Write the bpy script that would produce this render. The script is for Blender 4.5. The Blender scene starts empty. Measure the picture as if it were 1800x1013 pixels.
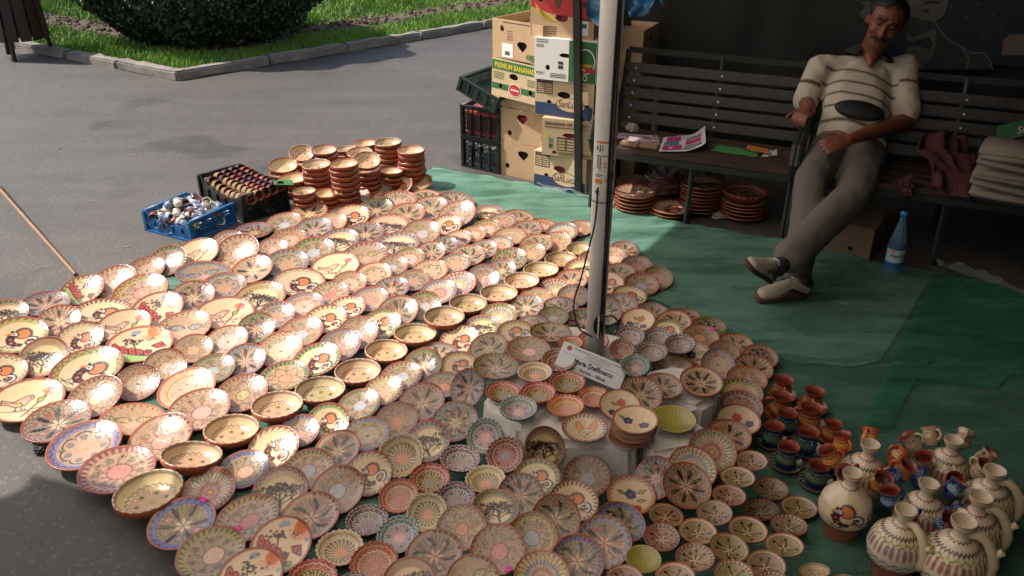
import bpy, bmesh, math, random
import numpy as np
from mathutils import Vector, Matrix, noise as mnoise
C = bpy.context.scene.collection
SC = bpy.context.scene
PI = math.pi
# ------------------------------------------------------------------ camera, sky, sun, exposure
TH = math.radians(27.0); H = 1.70; FOC = 1498.0
cam_data = bpy.data.cameras.new('camera'); cam = bpy.data.objects.new('camera', cam_data); C.objects.link(cam)
cam.location = (0, 0, H); cam.rotation_euler = (PI/2 - TH, 0, 0)
cam_data.sensor_width = 36.0; cam_data.lens = 36.0*FOC/1800.0
cam_data.clip_start = 0.05; cam_data.clip_end = 500
SC.camera = cam
SUN_EL = math.radians(49); SUN_AZ = math.radians(-77)          # azimuth from +Y, negative = towards -X
SD = Vector((math.sin(SUN_AZ)*math.cos(SUN_EL), math.cos(SUN_AZ)*math.cos(SUN_EL), math.sin(SUN_EL)))
world = bpy.data.worlds.new('World'); SC.world = world; world.use_nodes = True
wn = world.node_tree
sky = wn.nodes.new('ShaderNodeTexSky'); sky.sky_type = 'NISHITA'; sky.sun_disc = False
sky.sun_elevation = SUN_EL; sky.sun_rotation = SUN_AZ; sky.air_density = 1.2; sky.dust_density = 2.5
wn.links.new(sky.outputs[0], wn.nodes['Background'].inputs[0]); wn.nodes['Background'].inputs[1].default_value = 0.10
sun_d = bpy.data.lights.new('sun', 'SUN'); sun_d.energy = 4.8; sun_d.angle = math.radians(0.55); sun_d.color = (1.0, 0.94, 0.86)
sun = bpy.data.objects.new('sun', sun_d); C.objects.link(sun)
sun.rotation_euler = SD.to_track_quat('Z', 'Y').to_euler(); sun.location = (-6, 4, 9)
SC.view_settings.view_transform = 'Standard'; SC.view_settings.look = 'None'
SC.view_settings.exposure = 0.60; SC.view_settings.gamma = 1.0; SC.view_settings.use_curve_mapping = False
SC.cycles.max_bounces = 6; SC.cycles.transparent_max_bounces = 12
rnd = random.Random(7); nrs = np.random.RandomState(7)
# ------------------------------------------------------------------ geometry of the view, used only to find where things stand
CF = Vector((0, math.cos(TH), -math.sin(TH))); CU = Vector((0, math.sin(TH), math.cos(TH))); CX = Vector((1, 0, 0))
CO = Vector((0, 0, H))
def ray(px, py): return (CF + CX*((px-900)/FOC) + CU*((506.5-py)/FOC))
def G(px, py, z=0.0):
    d = ray(px, py); t = (z-H)/d.z; return CO + d*t
def PD(px, py, y):
    d = ray(px, py); return CO + d*(y/d.y)
def project(p):
    v = Vector(p)-CO; k = v.dot(CF); return 900+FOC*v.dot(CX)/k, 506.5-FOC*v.dot(CU)/k
# ------------------------------------------------------------------ helpers
def tag(o, label=None, cat=None, group=None, kind=None):
    if label: o['label'] = label
    if cat: o['category'] = cat
    if group: o['group'] = group
    if kind: o['kind'] = kind
    return o
def empty(name, loc, rz=0, label=None, cat=None, group=None):
    o = bpy.data.objects.new(name, None); C.objects.link(o); o.location = loc; o.rotation_euler = (0, 0, rz)
    o.empty_display_size = 0.05
    return tag(o, label, cat, group)
def mesh_obj(name, me, parent=None):
    o = bpy.data.objects.new(name, me); C.objects.link(o)
    if parent is not None: o.parent = parent
    return o
def pydata(name, vs, fs, mat, smooth=False):
    me = bpy.data.meshes.new(name); me.from_pydata([tuple(v) for v in vs], [], fs); me.materials.append(mat)
    if smooth: me.polygons.foreach_set('use_smooth', [True]*len(me.polygons))
    me.update(); return me
def copy_tree(o, parent=None):
    c = o.copy(); C.objects.link(c); c.parent = parent
    for ch in list(o.children):
        if ch.name in C.objects: copy_tree(ch, c)
    return c
class MB:
    """collects boxes, tubes and lathes into one mesh"""
    def __init__(s): s.bm = bmesh.new()
    def box(s, c, size, rot=None, bev=0.0):
        r = bmesh.ops.create_cube(s.bm, size=1.0); vs = r['verts']
        bmesh.ops.scale(s.bm, vec=size, verts=vs)
        if bev > 0:
            es = list({e for v in vs for e in v.link_edges})
            rb = bmesh.ops.bevel(s.bm, geom=es, offset=bev, segments=2, affect='EDGES'); vs = list({v for f in rb['faces'] for v in f.verts} | {v for v in vs if v.is_valid})
        if rot is not None: bmesh.ops.rotate(s.bm, cent=(0,0,0), matrix=rot, verts=vs)
        bmesh.ops.translate(s.bm, vec=c, verts=vs); return s
    def tube(s, pts, r, n=8, cap=True):
        pts = [Vector(p) for p in pts]; rs = r if isinstance(r, (list, tuple)) else [r]*len(pts)
        rings = []; up = Vector((0, 0, 1)); side = None
        for i, p in enumerate(pts):
            t = (pts[min(i+1, len(pts)-1)]-pts[max(i-1, 0)]).normalized()
            if side is None:
                side = t.cross(up)
                if side.length < 0.1: side = t.cross(Vector((1, 0, 0)))
            side = (side - t*side.dot(t)).normalized(); b = t.cross(side)
            rings.append([s.bm.verts.new(p + (side*math.cos(2*PI*k/n)+b*math.sin(2*PI*k/n))*rs[i]) for k in range(n)])
        for a, b in zip(rings[:-1], rings[1:]):
            for k in range(n): s.bm.faces.new((a[k], a[(k+1) % n], b[(k+1) % n], b[k]))
        if cap:
            s.bm.faces.new(rings[0][::-1]); s.bm.faces.new(rings[-1])
        return s
    def lathe(s, prof, n=24, c=(0, 0, 0), axis=None):
        c = Vector(c); q = Matrix.Identity(3) if axis is None else Vector(axis).to_track_quat('Z', 'Y').to_matrix()
        rings = []
        for r, z in prof:
            if r < 1e-5: rings.append([s.bm.verts.new(c+q@Vector((0, 0, z)))])
            else: rings.append([s.bm.verts.new(c+q@Vector((r*math.cos(2*PI*k/n), r*math.sin(2*PI*k/n), z))) for k in range(n)])
        for a, b in zip(rings[:-1], rings[1:]):
            for k in range(n):
                k2 = (k+1) % n
                if len(a) == 1: s.bm.faces.new((a[0], b[k2], b[k]))
                elif len(b) == 1: s.bm.faces.new((a[k], a[k2], b[0]))
                else: s.bm.faces.new((a[k], a[k2], b[k2], b[k]))
        return s
    def prism(s, poly, z0, z1):
        a = [s.bm.verts.new((x, y, z0)) for x, y in poly]; b = [s.bm.verts.new((x, y, z1)) for x, y in poly]
        n = len(poly); s.bm.faces.new(a[::-1]); s.bm.faces.new(b)
        for i in range(n): s.bm.faces.new((a[i], a[(i+1) % n], b[(i+1) % n], b[i]))
        return s
    def face(s, pts): s.bm.faces.new([s.bm.verts.new(p) for p in pts]); return s
    def build(s, name, mat, parent=None, smooth=False, normals=True):
        if normals: bmesh.ops.recalc_face_normals(s.bm, faces=s.bm.faces)
        me = bpy.data.meshes.new(name); s.bm.to_mesh(me); s.bm.free()
        for m in (mat if isinstance(mat, (list, tuple)) else [mat]): me.materials.append(m)
        if smooth: me.polygons.foreach_set('use_smooth', [True]*len(me.polygons))
        return mesh_obj(name, me, parent)
# ------------------------------------------------------------------ materials
def mat(name, col, rough=0.7, metal=0.0, nscale=0, namt=0.15, bump=0.0, bscale=60, spec=0.5, col2=None, detail=6, **kw):
    m = bpy.data.materials.new(name); m.use_nodes = True; nt = m.node_tree; N = nt.nodes; L = nt.links
    b = N['Principled BSDF']; b.inputs['Roughness'].default_value = rough; b.inputs['Metallic'].default_value = metal
    b.inputs['Base Color'].default_value = (*col, 1); b.inputs['Specular IOR Level'].default_value = spec
    for k, v in kw.items(): b.inputs[k.replace('_', ' ')].default_value = v
    if nscale:
        tc = N.new('ShaderNodeTexCoord'); no = N.new('ShaderNodeTexNoise'); no.inputs['Scale'].default_value = nscale
        no.inputs['Detail'].default_value = detail; no.inputs['Roughness'].default_value = 0.65
        L.new(tc.outputs['Object'], no.inputs['Vector'])
        mr = N.new('ShaderNodeMapRange'); mr.inputs[1].default_value = .32; mr.inputs[2].default_value = .68
        L.new(no.outputs['Fac'], mr.inputs[0])
        mx = N.new('ShaderNodeMix'); mx.data_type = 'RGBA'
        c2 = col2 or tuple(max(0, c*(1-namt)) for c in col); c1 = col if col2 else tuple(min(1, c*(1+namt)) for c in col)
        mx.inputs['A'].default_value = (*c1, 1); mx.inputs['B'].default_value = (*c2, 1)
        L.new(mr.outputs[0], mx.inputs['Factor']); L.new(mx.outputs['Result'], b.inputs['Base Color'])
    if bump:
        tc = N.new('ShaderNodeTexCoord'); no = N.new('ShaderNodeTexNoise'); no.inputs['Scale'].default_value = bscale; no.inputs['Detail'].default_value = 5
        L.new(tc.outputs['Object'], no.inputs['Vector'])
        bp = N.new('ShaderNodeBump'); bp.inputs['Strength'].default_value = bump; bp.inputs['Distance'].default_value = 0.01
        L.new(no.outputs['Fac'], bp.inputs['Height']); L.new(bp.outputs[0], b.inputs['Normal'])
    return m
def glaze_material():
    """painted, glazed earthenware: the painted pattern is a colour attribute, its alpha says where glaze covers the clay"""
    m = bpy.data.materials.new('glazed_pottery'); m.use_nodes = True; nt = m.node_tree; N = nt.nodes; L = nt.links
    b = N['Principled BSDF']
    b.inputs['Specular IOR Level'].default_value = .32
    at = N.new('ShaderNodeAttribute'); at.attribute_name = 'paint'
    oi = N.new('ShaderNodeObjectInfo')
    mx = N.new('ShaderNodeMix'); mx.data_type = 'RGBA'; mx.blend_type = 'MULTIPLY'; mx.inputs['Factor'].default_value = 1
    L.new(at.outputs['Color'], mx.inputs['A']); L.new(oi.outputs['Color'], mx.inputs['B'])
    tc = N.new('ShaderNodeTexCoord'); no = N.new('ShaderNodeTexNoise'); no.inputs['Scale'].default_value = 5; no.inputs['Detail'].default_value = 8
    L.new(tc.outputs['Object'], no.inputs['Vector'])
    mr = N.new('ShaderNodeMapRange'); mr.inputs[3].default_value = .78; mr.inputs[4].default_value = 1.14
    L.new(no.outputs['Fac'], mr.inputs[0])
    m2 = N.new('ShaderNodeMix'); m2.data_type = 'RGBA'; m2.blend_type = 'MULTIPLY'; m2.inputs['Factor'].default_value = 1
    L.new(mx.outputs['Result'], m2.inputs['A']); L.new(mr.outputs[0], m2.inputs['B']); L.new(m2.outputs['Result'], b.inputs['Base Color'])
    rr = N.new('ShaderNodeMapRange'); rr.inputs[3].default_value = .62; rr.inputs[4].default_value = .27
    L.new(at.outputs['Alpha'], rr.inputs[0]); L.new(rr.outputs[0], b.inputs['Roughness'])
    cw = N.new('ShaderNodeMath'); cw.operation = 'MULTIPLY'; cw.inputs[1].default_value = .65; L.new(at.outputs['Alpha'], cw.inputs[0])
    L.new(cw.outputs[0], b.inputs['Coat Weight']); b.inputs['Coat Roughness'].default_value = .10
    n2 = N.new('ShaderNodeTexNoise'); n2.inputs['Scale'].default_value = 9; n2.inputs['Detail'].default_value = 3
    L.new(tc.outputs['Object'], n2.inputs['Vector'])
    sep = N.new('ShaderNodeSeparateColor'); L.new(at.outputs['Color'], sep.inputs[0])
    ad = N.new('ShaderNodeMath'); ad.operation = 'MULTIPLY_ADD'; ad.inputs[1].default_value = .35
    L.new(sep.outputs[1], ad.inputs[0]); L.new(n2.outputs['Fac'], ad.inputs[2])
    bp = N.new('ShaderNodeBump'); bp.inputs['Strength'].default_value = .35; bp.inputs['Distance'].default_value = .004
    L.new(ad.outputs[0], bp.inputs['Height']); L.new(bp.outputs[0], b.inputs['Normal']); L.new(bp.outputs[0], b.inputs['Coat Normal'])
    return m
GLAZE = glaze_material()

def text_mesh(txt, size, m, extrude=.0004, align='LEFT', bold=0.0, shear=0.0, space=1.0, xs=1.0):
    cu = bpy.data.curves.new('lettering', 'FONT'); cu.body = txt; cu.size = size; cu.align_x = align; cu.extrude = extrude; cu.offset = bold; cu.shear = shear; cu.space_character = space; cu.resolution_u = 2
    ob = bpy.data.objects.new('lettering', cu); me = bpy.data.meshes.new_from_object(ob); bpy.data.objects.remove(ob); bpy.data.curves.remove(cu)
    me.materials.clear(); me.materials.append(m)
    if xs != 1.0: me.transform(Matrix.Diagonal((xs, 1, 1, 1)))
    return me
def front(x, z, y=-.001):
    """matrix that stands a flat mesh up on a box front (local x right, z up, facing -y)"""
    return Matrix.Translation((x, y, z)) @ Matrix.Rotation(PI/2, 4, 'X')
def put(name, me, parent, M):
    o = mesh_obj(name, me, parent); o.matrix_basis = M; return o
def flat(pts, m, t=.0006, name='print'):
    mb = MB(); mb.prism(pts, 0, t); mb2 = mb
    bmesh.ops.recalc_face_normals(mb.bm, faces=mb.bm.faces); me = bpy.data.meshes.new(name); mb.bm.to_mesh(me); mb.bm.free(); me.materials.append(m); return me
def ell(cx, cy, rx, ry, n=28, a0=0, a1=2*PI): return [(cx+rx*math.cos(a0+(a1-a0)*k/n), cy+ry*math.sin(a0+(a1-a0)*k/n)) for k in range(n if a1-a0 > 6.28 else n+1)]
def rect(x0, y0, x1, y1): return [(x0, y0), (x1, y0), (x1, y1), (x0, y1)]
def holed(outer, holes, thick, m, name='panel'):
    """a flat sheet with real holes cut through"""
    cu = bpy.data.curves.new(name, 'CURVE'); cu.dimensions = '2D'; cu.fill_mode = 'BOTH'; cu.extrude = thick/2
    for P in [outer]+holes:
        sp = cu.splines.new('POLY'); sp.points.add(len(P)-1); sp.use_cyclic_u = True
        for i, (x, y) in enumerate(P): sp.points[i].co = (x, y, 0, 1)
    ob = bpy.data.objects.new(name, cu); me = bpy.data.meshes.new_from_object(ob); bpy.data.objects.remove(ob); bpy.data.curves.remove(cu)
    me.materials.clear(); me.materials.append(m); return me
def join(name, meshes, m, parent=None, smooth=False):
    """[(mesh, matrix)] into one mesh"""
    bm = bmesh.new()
    for me, M in meshes:
        t = me.copy(); t.transform(M); bm.from_mesh(t); bpy.data.meshes.remove(t)
    me = bpy.data.meshes.new(name); bm.to_mesh(me); bm.free(); me.materials.append(m)
    if smooth: me.polygons.foreach_set('use_smooth', [True]*len(me.polygons))
    return mesh_obj(name, me, parent)
# ------------------------------------------------------------------ painted pottery
CREAM = np.array((.62, .46, .28)); PALE = np.array((.56, .37, .24)); TAN = np.array((.25, .155, .09)); CLAY = np.array((.31, .082, .038)); RED = np.array((.42, .06, .03))
BROWN = np.array((.06, .018, .010)); BLACK = np.array((.012, .008, .008)); OLIVE = np.array((.26, .24, .04)); GREEN = np.array((.10, .20, .06)); BLUE = np.array((.05, .08, .22))
SLATE = np.array((.22, .27, .33)); ORANGE = np.array((.60, .17, .05)); PINK = np.array((.56, .25, .2)); WHITE = np.array((.72, .66, .56)); PURPLE = np.array((.13, .05, .06)); YEL = np.array((.55, .40, .08))
class Canvas:
    """colours at points (x,y) of the unit disc"""
    def __init__(s, X, Y, base, seed=0):
        s.X, s.Y = X, Y; s.R = np.hypot(X, Y); s.T = np.arctan2(Y, X); s.c = np.tile(base, (len(X), 1)).astype(float); s.r = random.Random(seed)
        s.q = 30 if len(X) > 5500 else 24; s.w = .02*np.sin(5*s.T+seed)+.012*np.sin(11*s.T+seed*2)
    def put(s, m, col, a=1.0): m = np.clip(m, 0, 1)[:, None]*a; s.c = s.c*(1-m)+np.asarray(col)*m
    def soft(s, d, w=.012): return np.clip(.5-d/(2*w), 0, 1)          # d<0 inside
    def band(s, r0, r1, col, a=1.0): s.put(s.soft(np.abs(s.R-(r0+r1)/2)-(r1-r0)/2), col, a)
    def disc(s, x, y, r, col, a=1.0): s.put(s.soft(np.hypot(s.X-x, s.Y-y)-r, .015), col, a)
    def ringat(s, x, y, r, w, col, a=1.0): s.put(s.soft(np.abs(np.hypot(s.X-x, s.Y-y)-r)-w/2, .014), col, a)
    def hatch(s, r0, r1, n, col, slant=0., duty=.45, a=1.0, ph=0.):
        n = min(n, s.q); f = np.abs(((n*(s.T/(2*PI))+slant*(s.R-r0)+ph) % 1)-.5)
        s.put(s.soft(f-duty/2, .12)*s.soft(np.abs(s.R-(r0+r1)/2)-(r1-r0)/2, .012), col, a)
    def wave(s, r0, amp, n, w, col, sharp=False):
        q = np.sin(min(n, s.q)*s.T)
        if sharp: q = 2/PI*np.arcsin(q)
        s.put(s.soft(np.abs(s.R-(r0+amp*q))-w/2, .014), col)
    def dots(s, n, r, size, col, ph=0., a=1.0):
        n = min(n, s.q)
        for k in range(n):
            t = 2*PI*(k+ph)/n; s.disc(r*math.cos(t), r*math.sin(t), size, col, a)
    def seg(s, pts, w, col, a=1.0):
        d = np.full(len(s.X), 9.)
        for (x0, y0), (x1, y1) in zip(pts[:-1], pts[1:]):
            dx, dy = x1-x0, y1-y0; L = dx*dx+dy*dy+1e-9
            t = np.clip(((s.X-x0)*dx+(s.Y-y0)*dy)/L, 0, 1); d = np.minimum(d, np.hypot(s.X-x0-t*dx, s.Y-y0-t*dy))
        s.put(s.soft(d-w/2, .012), col, a)
    def poly(s, P, col, a=1.0, line=None):
        ins = np.zeros(len(s.X), bool); n = len(P)
        for i in range(n):
            x0, y0 = P[i]; x1, y1 = P[(i+1) % n]
            c = ((y0 > s.Y) != (y1 > s.Y)) & (s.X < (x1-x0)*(s.Y-y0)/(y1-y0+1e-12)+x0); ins ^= c
        s.put(ins.astype(float), col, a)
        if line is not None: s.seg(list(P)+[P[0]], .035, line)
    def comb(s, col, n=46, a=.5, r1=.8):                                    # fine concentric combed lines
        s.put((.5+.5*np.sin(n*s.R*2.2))*(s.R < r1), col, a)
    def speckle(s, col, a=.3, k=19):
        q = np.sin(k*s.X+3*np.sin(7*s.Y+s.w*40))*np.sin(k*s.Y+2*np.sin(9*s.X)); s.put(np.clip(q*1.6-.3, 0, 1), col, a)
def border(cv, kind, dark=BROWN, accent=None):
    if accent is not None: cv.band(.74, .95, accent, .8)
    if kind == 'zigzag':
        cv.wave(.84, .05, 24, .042, dark, True); cv.band(.755, .772, dark, .7)
    elif kind == 'hatched': cv.hatch(.78, .93, 44, dark, 2.2, .45, 1); cv.band(.76, .775, dark, .5)
    elif kind == 'dotted': cv.dots(26, .845, .034, dark); cv.band(.755, .77, CLAY, .6)
    elif kind == 'wavy': cv.wave(.85, .026, 22, .04, dark); cv.band(.77, .785, CLAY, .6)
    elif kind == 'leafy':
        cv.hatch(.83, .93, 22, dark, 4.5, .4); cv.hatch(.77, .85, 22, accent if accent is not None else GREEN, -4.5, .35, .8); cv.band(.74, .752, dark, .6)
    elif kind == 'striped':
        for r, c in ((.90, CLAY), (.85, SLATE), (.80, ORANGE), (.76, OLIVE)): cv.band(r-.014, r+.014, c, .8)
    elif kind == 'triangle':
        q = np.abs(((22*cv.T/(2*PI)) % 1)-.5)*2
        cv.put(cv.soft(np.abs(cv.R-(.79+.12*q))-.012, .012), dark); cv.dots(22, .82, .018, dark, .0)
    elif kind == 'feathered': cv.hatch(.76, .93, 60, dark, 0, .5, .85); cv.band(.745, .765, OLIVE, .8)
def paint(code, X, Y, seed, rim):
    r = random.Random(seed*31+5)
    tone = r.random()
    base = CREAM if code in ('bwl', 'plainbowl', 'roo', 'bird', 'fbl', 'frd', 'hou', 'rab') else (PALE*.8+TAN*.2 if tone < .4 else PALE*.4+TAN*.6)
    cv = Canvas(X, Y, base, seed)
    dark = r.choice([BROWN, BROWN, BLACK, BROWN*1.6]); acc = None
    if code in ('roo',) and r.random() < .4: acc = r.choice([OLIVE*1.2, GREEN*1.4, PINK])
    elif code not in ('fbl', 'frd', 'hou', 'bird', 'rab', 'bwl', 'dsh') and r.random() < .5: acc = r.choice([OLIVE*1.2, PINK*.9, SLATE*.8, ORANGE*.7, GREEN*1.2, BLUE*1.5, YEL*.8])
    if code in ('spk', 'swl', 'eye', 'cld', 'str', 'ros', 'ray'): cv.comb(TAN*.6, 24, .35); cv.hatch(.2, .70, r.choice((7, 9, 11)), r.choice([BROWN, OLIVE*.5, CLAY*.6, SLATE*.4]), r.choice((0, 1.5)), .3, .55)
    if code == 'roo':
        cv.disc(.12, .20, .26, BLACK)
        for k in range(13):
            t = -0.5+PI*1.1*k/12; cv.disc(.12+.28*math.cos(t), .20+.28*math.sin(t), .038, BLACK)
        cv.disc(.12, .20, .215, ORANGE); cv.disc(-.14, .14, .15, BLACK); cv.disc(-.15, .15, .10, WHITE); cv.disc(-.16, .16, .04, BLACK)
        cv.disc(-.30, .10, .09, ORANGE); cv.poly([(-.3, .3), (-.22, .34), (-.16, .22), (-.26, .2)], BLACK)
        cv.poly([(-.32, .1), (-.04, .1), (-.08, -.14), (.04, -.28), (.26, -.30), (.24, -.48), (0, -.52), (-.24, -.38), (-.36, -.14)], BROWN*.7)
        cv.disc(-.2, -.12, .05, RED); cv.disc(-.12, -.3, .05, ORANGE); cv.disc(.06, -.4, .045, RED)
        for k in range(9):
            t = -.9+k*.34; cv.disc(.45+.20*math.cos(t), -.18+.22*math.sin(t), .085, BLACK); 
        cv.disc(.45, -.2, .19, BROWN)
        for k in range(14): cv.disc(.45+r.gauss(0, .1), -.2+r.gauss(0, .1), .026, r.choice([WHITE, CREAM, ORANGE]))
        for k in range(11):
            t = -1.0+k*.3; cv.disc(.44+.18*math.cos(t), -.18+.2*math.sin(t), .032, WHITE)
        cv.dots(1, .0, .01, BLACK)
        for x in (-.2, .05):
            cv.seg([(x, -.4), (x-.08, -.58), (x-.22, -.55)], .04, BLACK); cv.seg([(x-.08, -.58), (x+.06, -.62)], .035, BLACK); cv.seg([(x-.08, -.58), (x-.12, -.66)], .03, BLACK)
    elif code == 'tree':
        if r.random() < .5: cv.disc(0, -.05, .66, CREAM*.9+YEL*.15); 
        def br(x, y, a, L, w, d):
            x2, y2 = x+math.cos(a)*L, y+math.sin(a)*L; cv.seg([(x, y), (x2, y2)], w, BLACK*1.3)
            if d == 0:
                for q in range(3): cv.disc(x2+r.uniform(-.07, .07), y2+r.uniform(-.07, .07), r.uniform(.022, .045), BROWN if r.random() < .6 else BLACK)
                return
            for da in ((-.75, .05, .8) if d > 1 else (-.6, .6)): br(x2, y2, a+da+r.uniform(-.2, .2), L*r.uniform(.68, .86), w*.66, d-1)
        br(r.uniform(-.15, .15), -.66, PI/2+r.uniform(-.3, .3), .30, .10, 4); br(-.1, -.45, PI/2+.9, .3, .05, 3); br(.1, -.45, PI/2-.95, .3, .05, 3)
    elif code == 'bird':
        cv.seg([(-.05, -.62), (.1, -.25), (.42, .38)], .05, BROWN*1.6); cv.seg([(.1, -.25), (.5, -.2), (.62, -.02)], .03, BLACK)
        cv.disc(.47, .46, .15, RED*1.2); cv.disc(.34, .5, .08, ORANGE); cv.disc(.54, .36, .08, PINK)
        cv.poly([(.2, .2), (.42, .28), (.34, .06), (.22, .02)], OLIVE*1.3, 1, BLACK)
        B = [(-.7, .12), (-.4, .08), (-.2, .26), (-.06, .36), (.06, .34), (.1, .24), (.0, .12), (-.08, -.06), (-.3, -.16), (-.5, -.06), (-.68, -.08)]
        cv.poly(B, PINK*.7+CREAM*.3, .8, BLACK); cv.disc(0, .27, .03, BLACK); cv.seg([(-.42, .04), (-.2, .06), (-.14, -.06)], .03, BLACK); cv.disc(-.27, -.01, .06, OLIVE*1.4)
        cv.seg([(-.7, .02), (-.5, .02)], .03, BLACK)
        for x in (-.3, -.16): cv.seg([(x, -.14), (x+.04, -.3), (x-.05, -.36)], .03, BLACK)
        cv.seg([(-.6, -.4), (.1, -.28)], .03, BLACK)
        for k in range(9): cv.disc(r.uniform(-.3, .6), r.uniform(-.5, -.25), .035, BROWN)
    elif code == 'fish':
        cv.comb(TAN, 26, .3); cv.disc(0, -.12, .22, PINK); cv.hatch(0, .3, 20, PALE, 0, .4, .6)
        for (x, y, f) in ((-.3, .12, 1), (.32, .18, -1)):
            P = [(x+.26*f, y), (x+.12*f, y+.15), (x-.1*f, y+.13), (x-.28*f, y+.02), (x-.4*f, y+.14), (x-.4*f, y-.12), (x-.26*f, y-.02), (x-.1*f, y-.14), (x+.12*f, y-.13)]
            cv.poly(P, OLIVE*.6+CREAM*.5 if seed % 2 else SLATE*.8+CREAM*.2, .85, BLACK); cv.disc(x+.14*f, y+.03, .03, BLACK)
            for q in range(4): cv.seg([(x+(.05-.08*q)*f, y+.1), (x+(.02-.08*q)*f, y-.1)], .025, BROWN)
    elif code == 'hou':
        cv.poly([(-1, -.1), (1, -.75), (1, -1.2), (-1, -1.2)], GREEN*1.5+OLIVE*.4)
        cv.disc(.5, .62, .24, ORANGE*.9); 
        for k in range(9): t = -2.9+k*.26; cv.seg([(.5+.28*math.cos(t), .62+.28*math.sin(t)), (.5+.42*math.cos(t), .62+.42*math.sin(t))], .035, ORANGE)
        cv.disc(-.1, .72, .1, SLATE); cv.disc(.02, .74, .08, SLATE); cv.disc(.78, .2, .08, SLATE); cv.disc(-.18, .66, .07, SLATE)
        for k in range(5):
            x = -.78+k*.21; y = .06-k*.12; cv.poly([(x, y+.2), (x+.09, y+.27), (x+.2, y+.12), (x+.2, y-.22), (x, y-.1)], RED*1.1, 1, BLACK)
            for j in (0, 1): cv.disc(x+.1, y+.06-j*.14, .035, BLACK)
        cv.poly([(.3, .02), (.62, .06), (.74, -.34), (.42, -.2)], RED*.9, 1, BROWN)
        for k in range(14): cv.disc(r.uniform(.36, .68), r.uniform(-.24, .02), .022, BLACK)
        for k in range(26): cv.disc(-.2+r.gauss(0, .14), .36+r.gauss(0, .11), .04, BROWN if k % 2 else BLACK)
        cv.seg([(-.2, .3), (-.14, -.05)], .05, BLACK)
        for k in range(9): cv.disc(r.uniform(.2, .45), r.uniform(.28, .48), .026, BLACK)
        cv.seg([(.14, -.2), (.28, -.2), (.28, -.38), (.14, -.34), (.14, -.2)], .035, BLACK); cv.seg([(.14, -.28), (.28, -.28)], .03, BLACK)
        cv.seg([(.3, -.5), (.44, -.5), (.44, -.66), (.3, -.64), (.3, -.5)], .035, BLACK); cv.disc(0, -.4, .05, BLACK)
    elif code in ('spk', 'swl'):
        n = r.choice((6, 7, 8)); ctr = r.choice([CREAM, CREAM*1.05, ORANGE, PINK])
        cv.hatch(.0, .76, 60, TAN*.45 if tone > .4 else TAN*.8, 0, .45, .7)
        cv.disc(0, 0, .2, ctr, .7)
        for k in range(n):
            t = 2*PI*k/n+r.random()*.1; cu = .9 if code == 'swl' else 0.0
            pts = [(q*math.cos(t+cu*q*q), q*math.sin(t+cu*q*q)) for q in (.05, .2, .35, .5, .62, .7)]
            cv.seg(pts[:3], .028, dark); cv.seg(pts[2:], .085, BLACK if r.random() < .6 else GREEN*.35)
            for q in (.42, .52, .62):
                tt = t+cu*q*q
                for sg in (-1, 1): cv.disc(q*math.cos(tt)-sg*.06*math.sin(tt), q*math.sin(tt)+sg*.06*math.cos(tt), .03, BLACK)
            t2 = t+PI/n; cv.disc(.52*math.cos(t2), .52*math.sin(t2), .075, r.choice([RED, OLIVE, PINK, SLATE]), .75)
            cv.seg([(0, 0), (.26*math.cos(t2), .26*math.sin(t2))], .05, CREAM, .8)
        cv.disc(0, 0, .035, dark)
    elif code == 'eye':
        ctr = r.choice([ORANGE, PINK, SLATE, RED]); cv.disc(0, -.05, .30, ctr*.8+PALE*.2)
        f = np.abs(((26*(np.arctan2(Y+.05, X)/(2*PI))) % 1)-.5); cv.put(cv.soft(f-.16, .1)*(np.hypot(X, Y+.05) < .3), WHITE, .6)
        cv.ringat(0, -.05, .31, .025, dark)
        n = r.choice((5, 6, 7, 8)); ec = r.choice([OLIVE, SLATE, RED*.9, BLACK, GREEN])
        for k in range(n):
            t = 2*PI*(k+.3)/n; x, y = .54*math.cos(t), .54*math.sin(t)
            cv.disc(x, y, .105, ec*.5+PALE*.5, .7); cv.ringat(x, y, .075, .03, BLACK, .85); cv.disc(x, y, .035, ec)
            t2 = t+PI/n; cv.disc(.62*math.cos(t2), .62*math.sin(t2), .035, dark)
    elif code == 'cld':
        n = r.choice((6, 7, 8)); q = np.abs(np.cos(n*cv.T/2)); rr = .50+.14*np.sqrt(q)
        cv.put(cv.soft(cv.R-rr), PALE*.85, .7); cv.comb(TAN, 44, .35, .6)
        cv.put(cv.soft(np.abs(cv.R-rr)-.02, .012), BLACK)
        for k in range(n):
            t = 2*PI*k/n; cv.disc(.47*math.cos(t), .47*math.sin(t), .06, SLATE*.6); cv.ringat(.47*math.cos(t), .47*math.sin(t), .08, .02, BLACK)
            cv.seg([(0, 0), (.4*math.cos(t+PI/n), .4*math.sin(t+PI/n))], .04, PINK, .7)
        cv.disc(0, 0, .05, ORANGE)
    elif code == 'str':
        n = r.choice((5, 6, 8)); q = np.abs(((n*cv.T/(2*PI)+.2) % 1)-.5)*2; rr = .42+.28*q**1.4
        cv.put(cv.soft(np.abs(cv.R-rr)-.022, .014), BLACK); cv.put(cv.soft(cv.R-rr), PINK*.5+PALE*.5, .35)
        cv.disc(0, 0, .25, r.choice([RED*1.1, ORANGE, OLIVE*1.2])); cv.hatch(0, .25, 18, WHITE, 0, .35, .6); cv.ringat(0, 0, .26, .02, BROWN)
        for k in range(n):
            t = 2*PI*(k+.3)/n; cv.disc(.4*math.cos(t), .4*math.sin(t), .05, OLIVE*.8)
    elif code == 'ros':
        a = r.choice([PINK, SLATE, ORANGE, OLIVE*1.3]); cv.hatch(.1, .74, 48, a, 0, .5, .55); cv.band(.50, .53, dark, .5); cv.hatch(.06, .45, 24, WHITE, 0, .4, .7)
        for k in range(7): t = 2*PI*k/7; cv.disc(.6*math.cos(t), .6*math.sin(t), .05, dark, .8)
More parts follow.
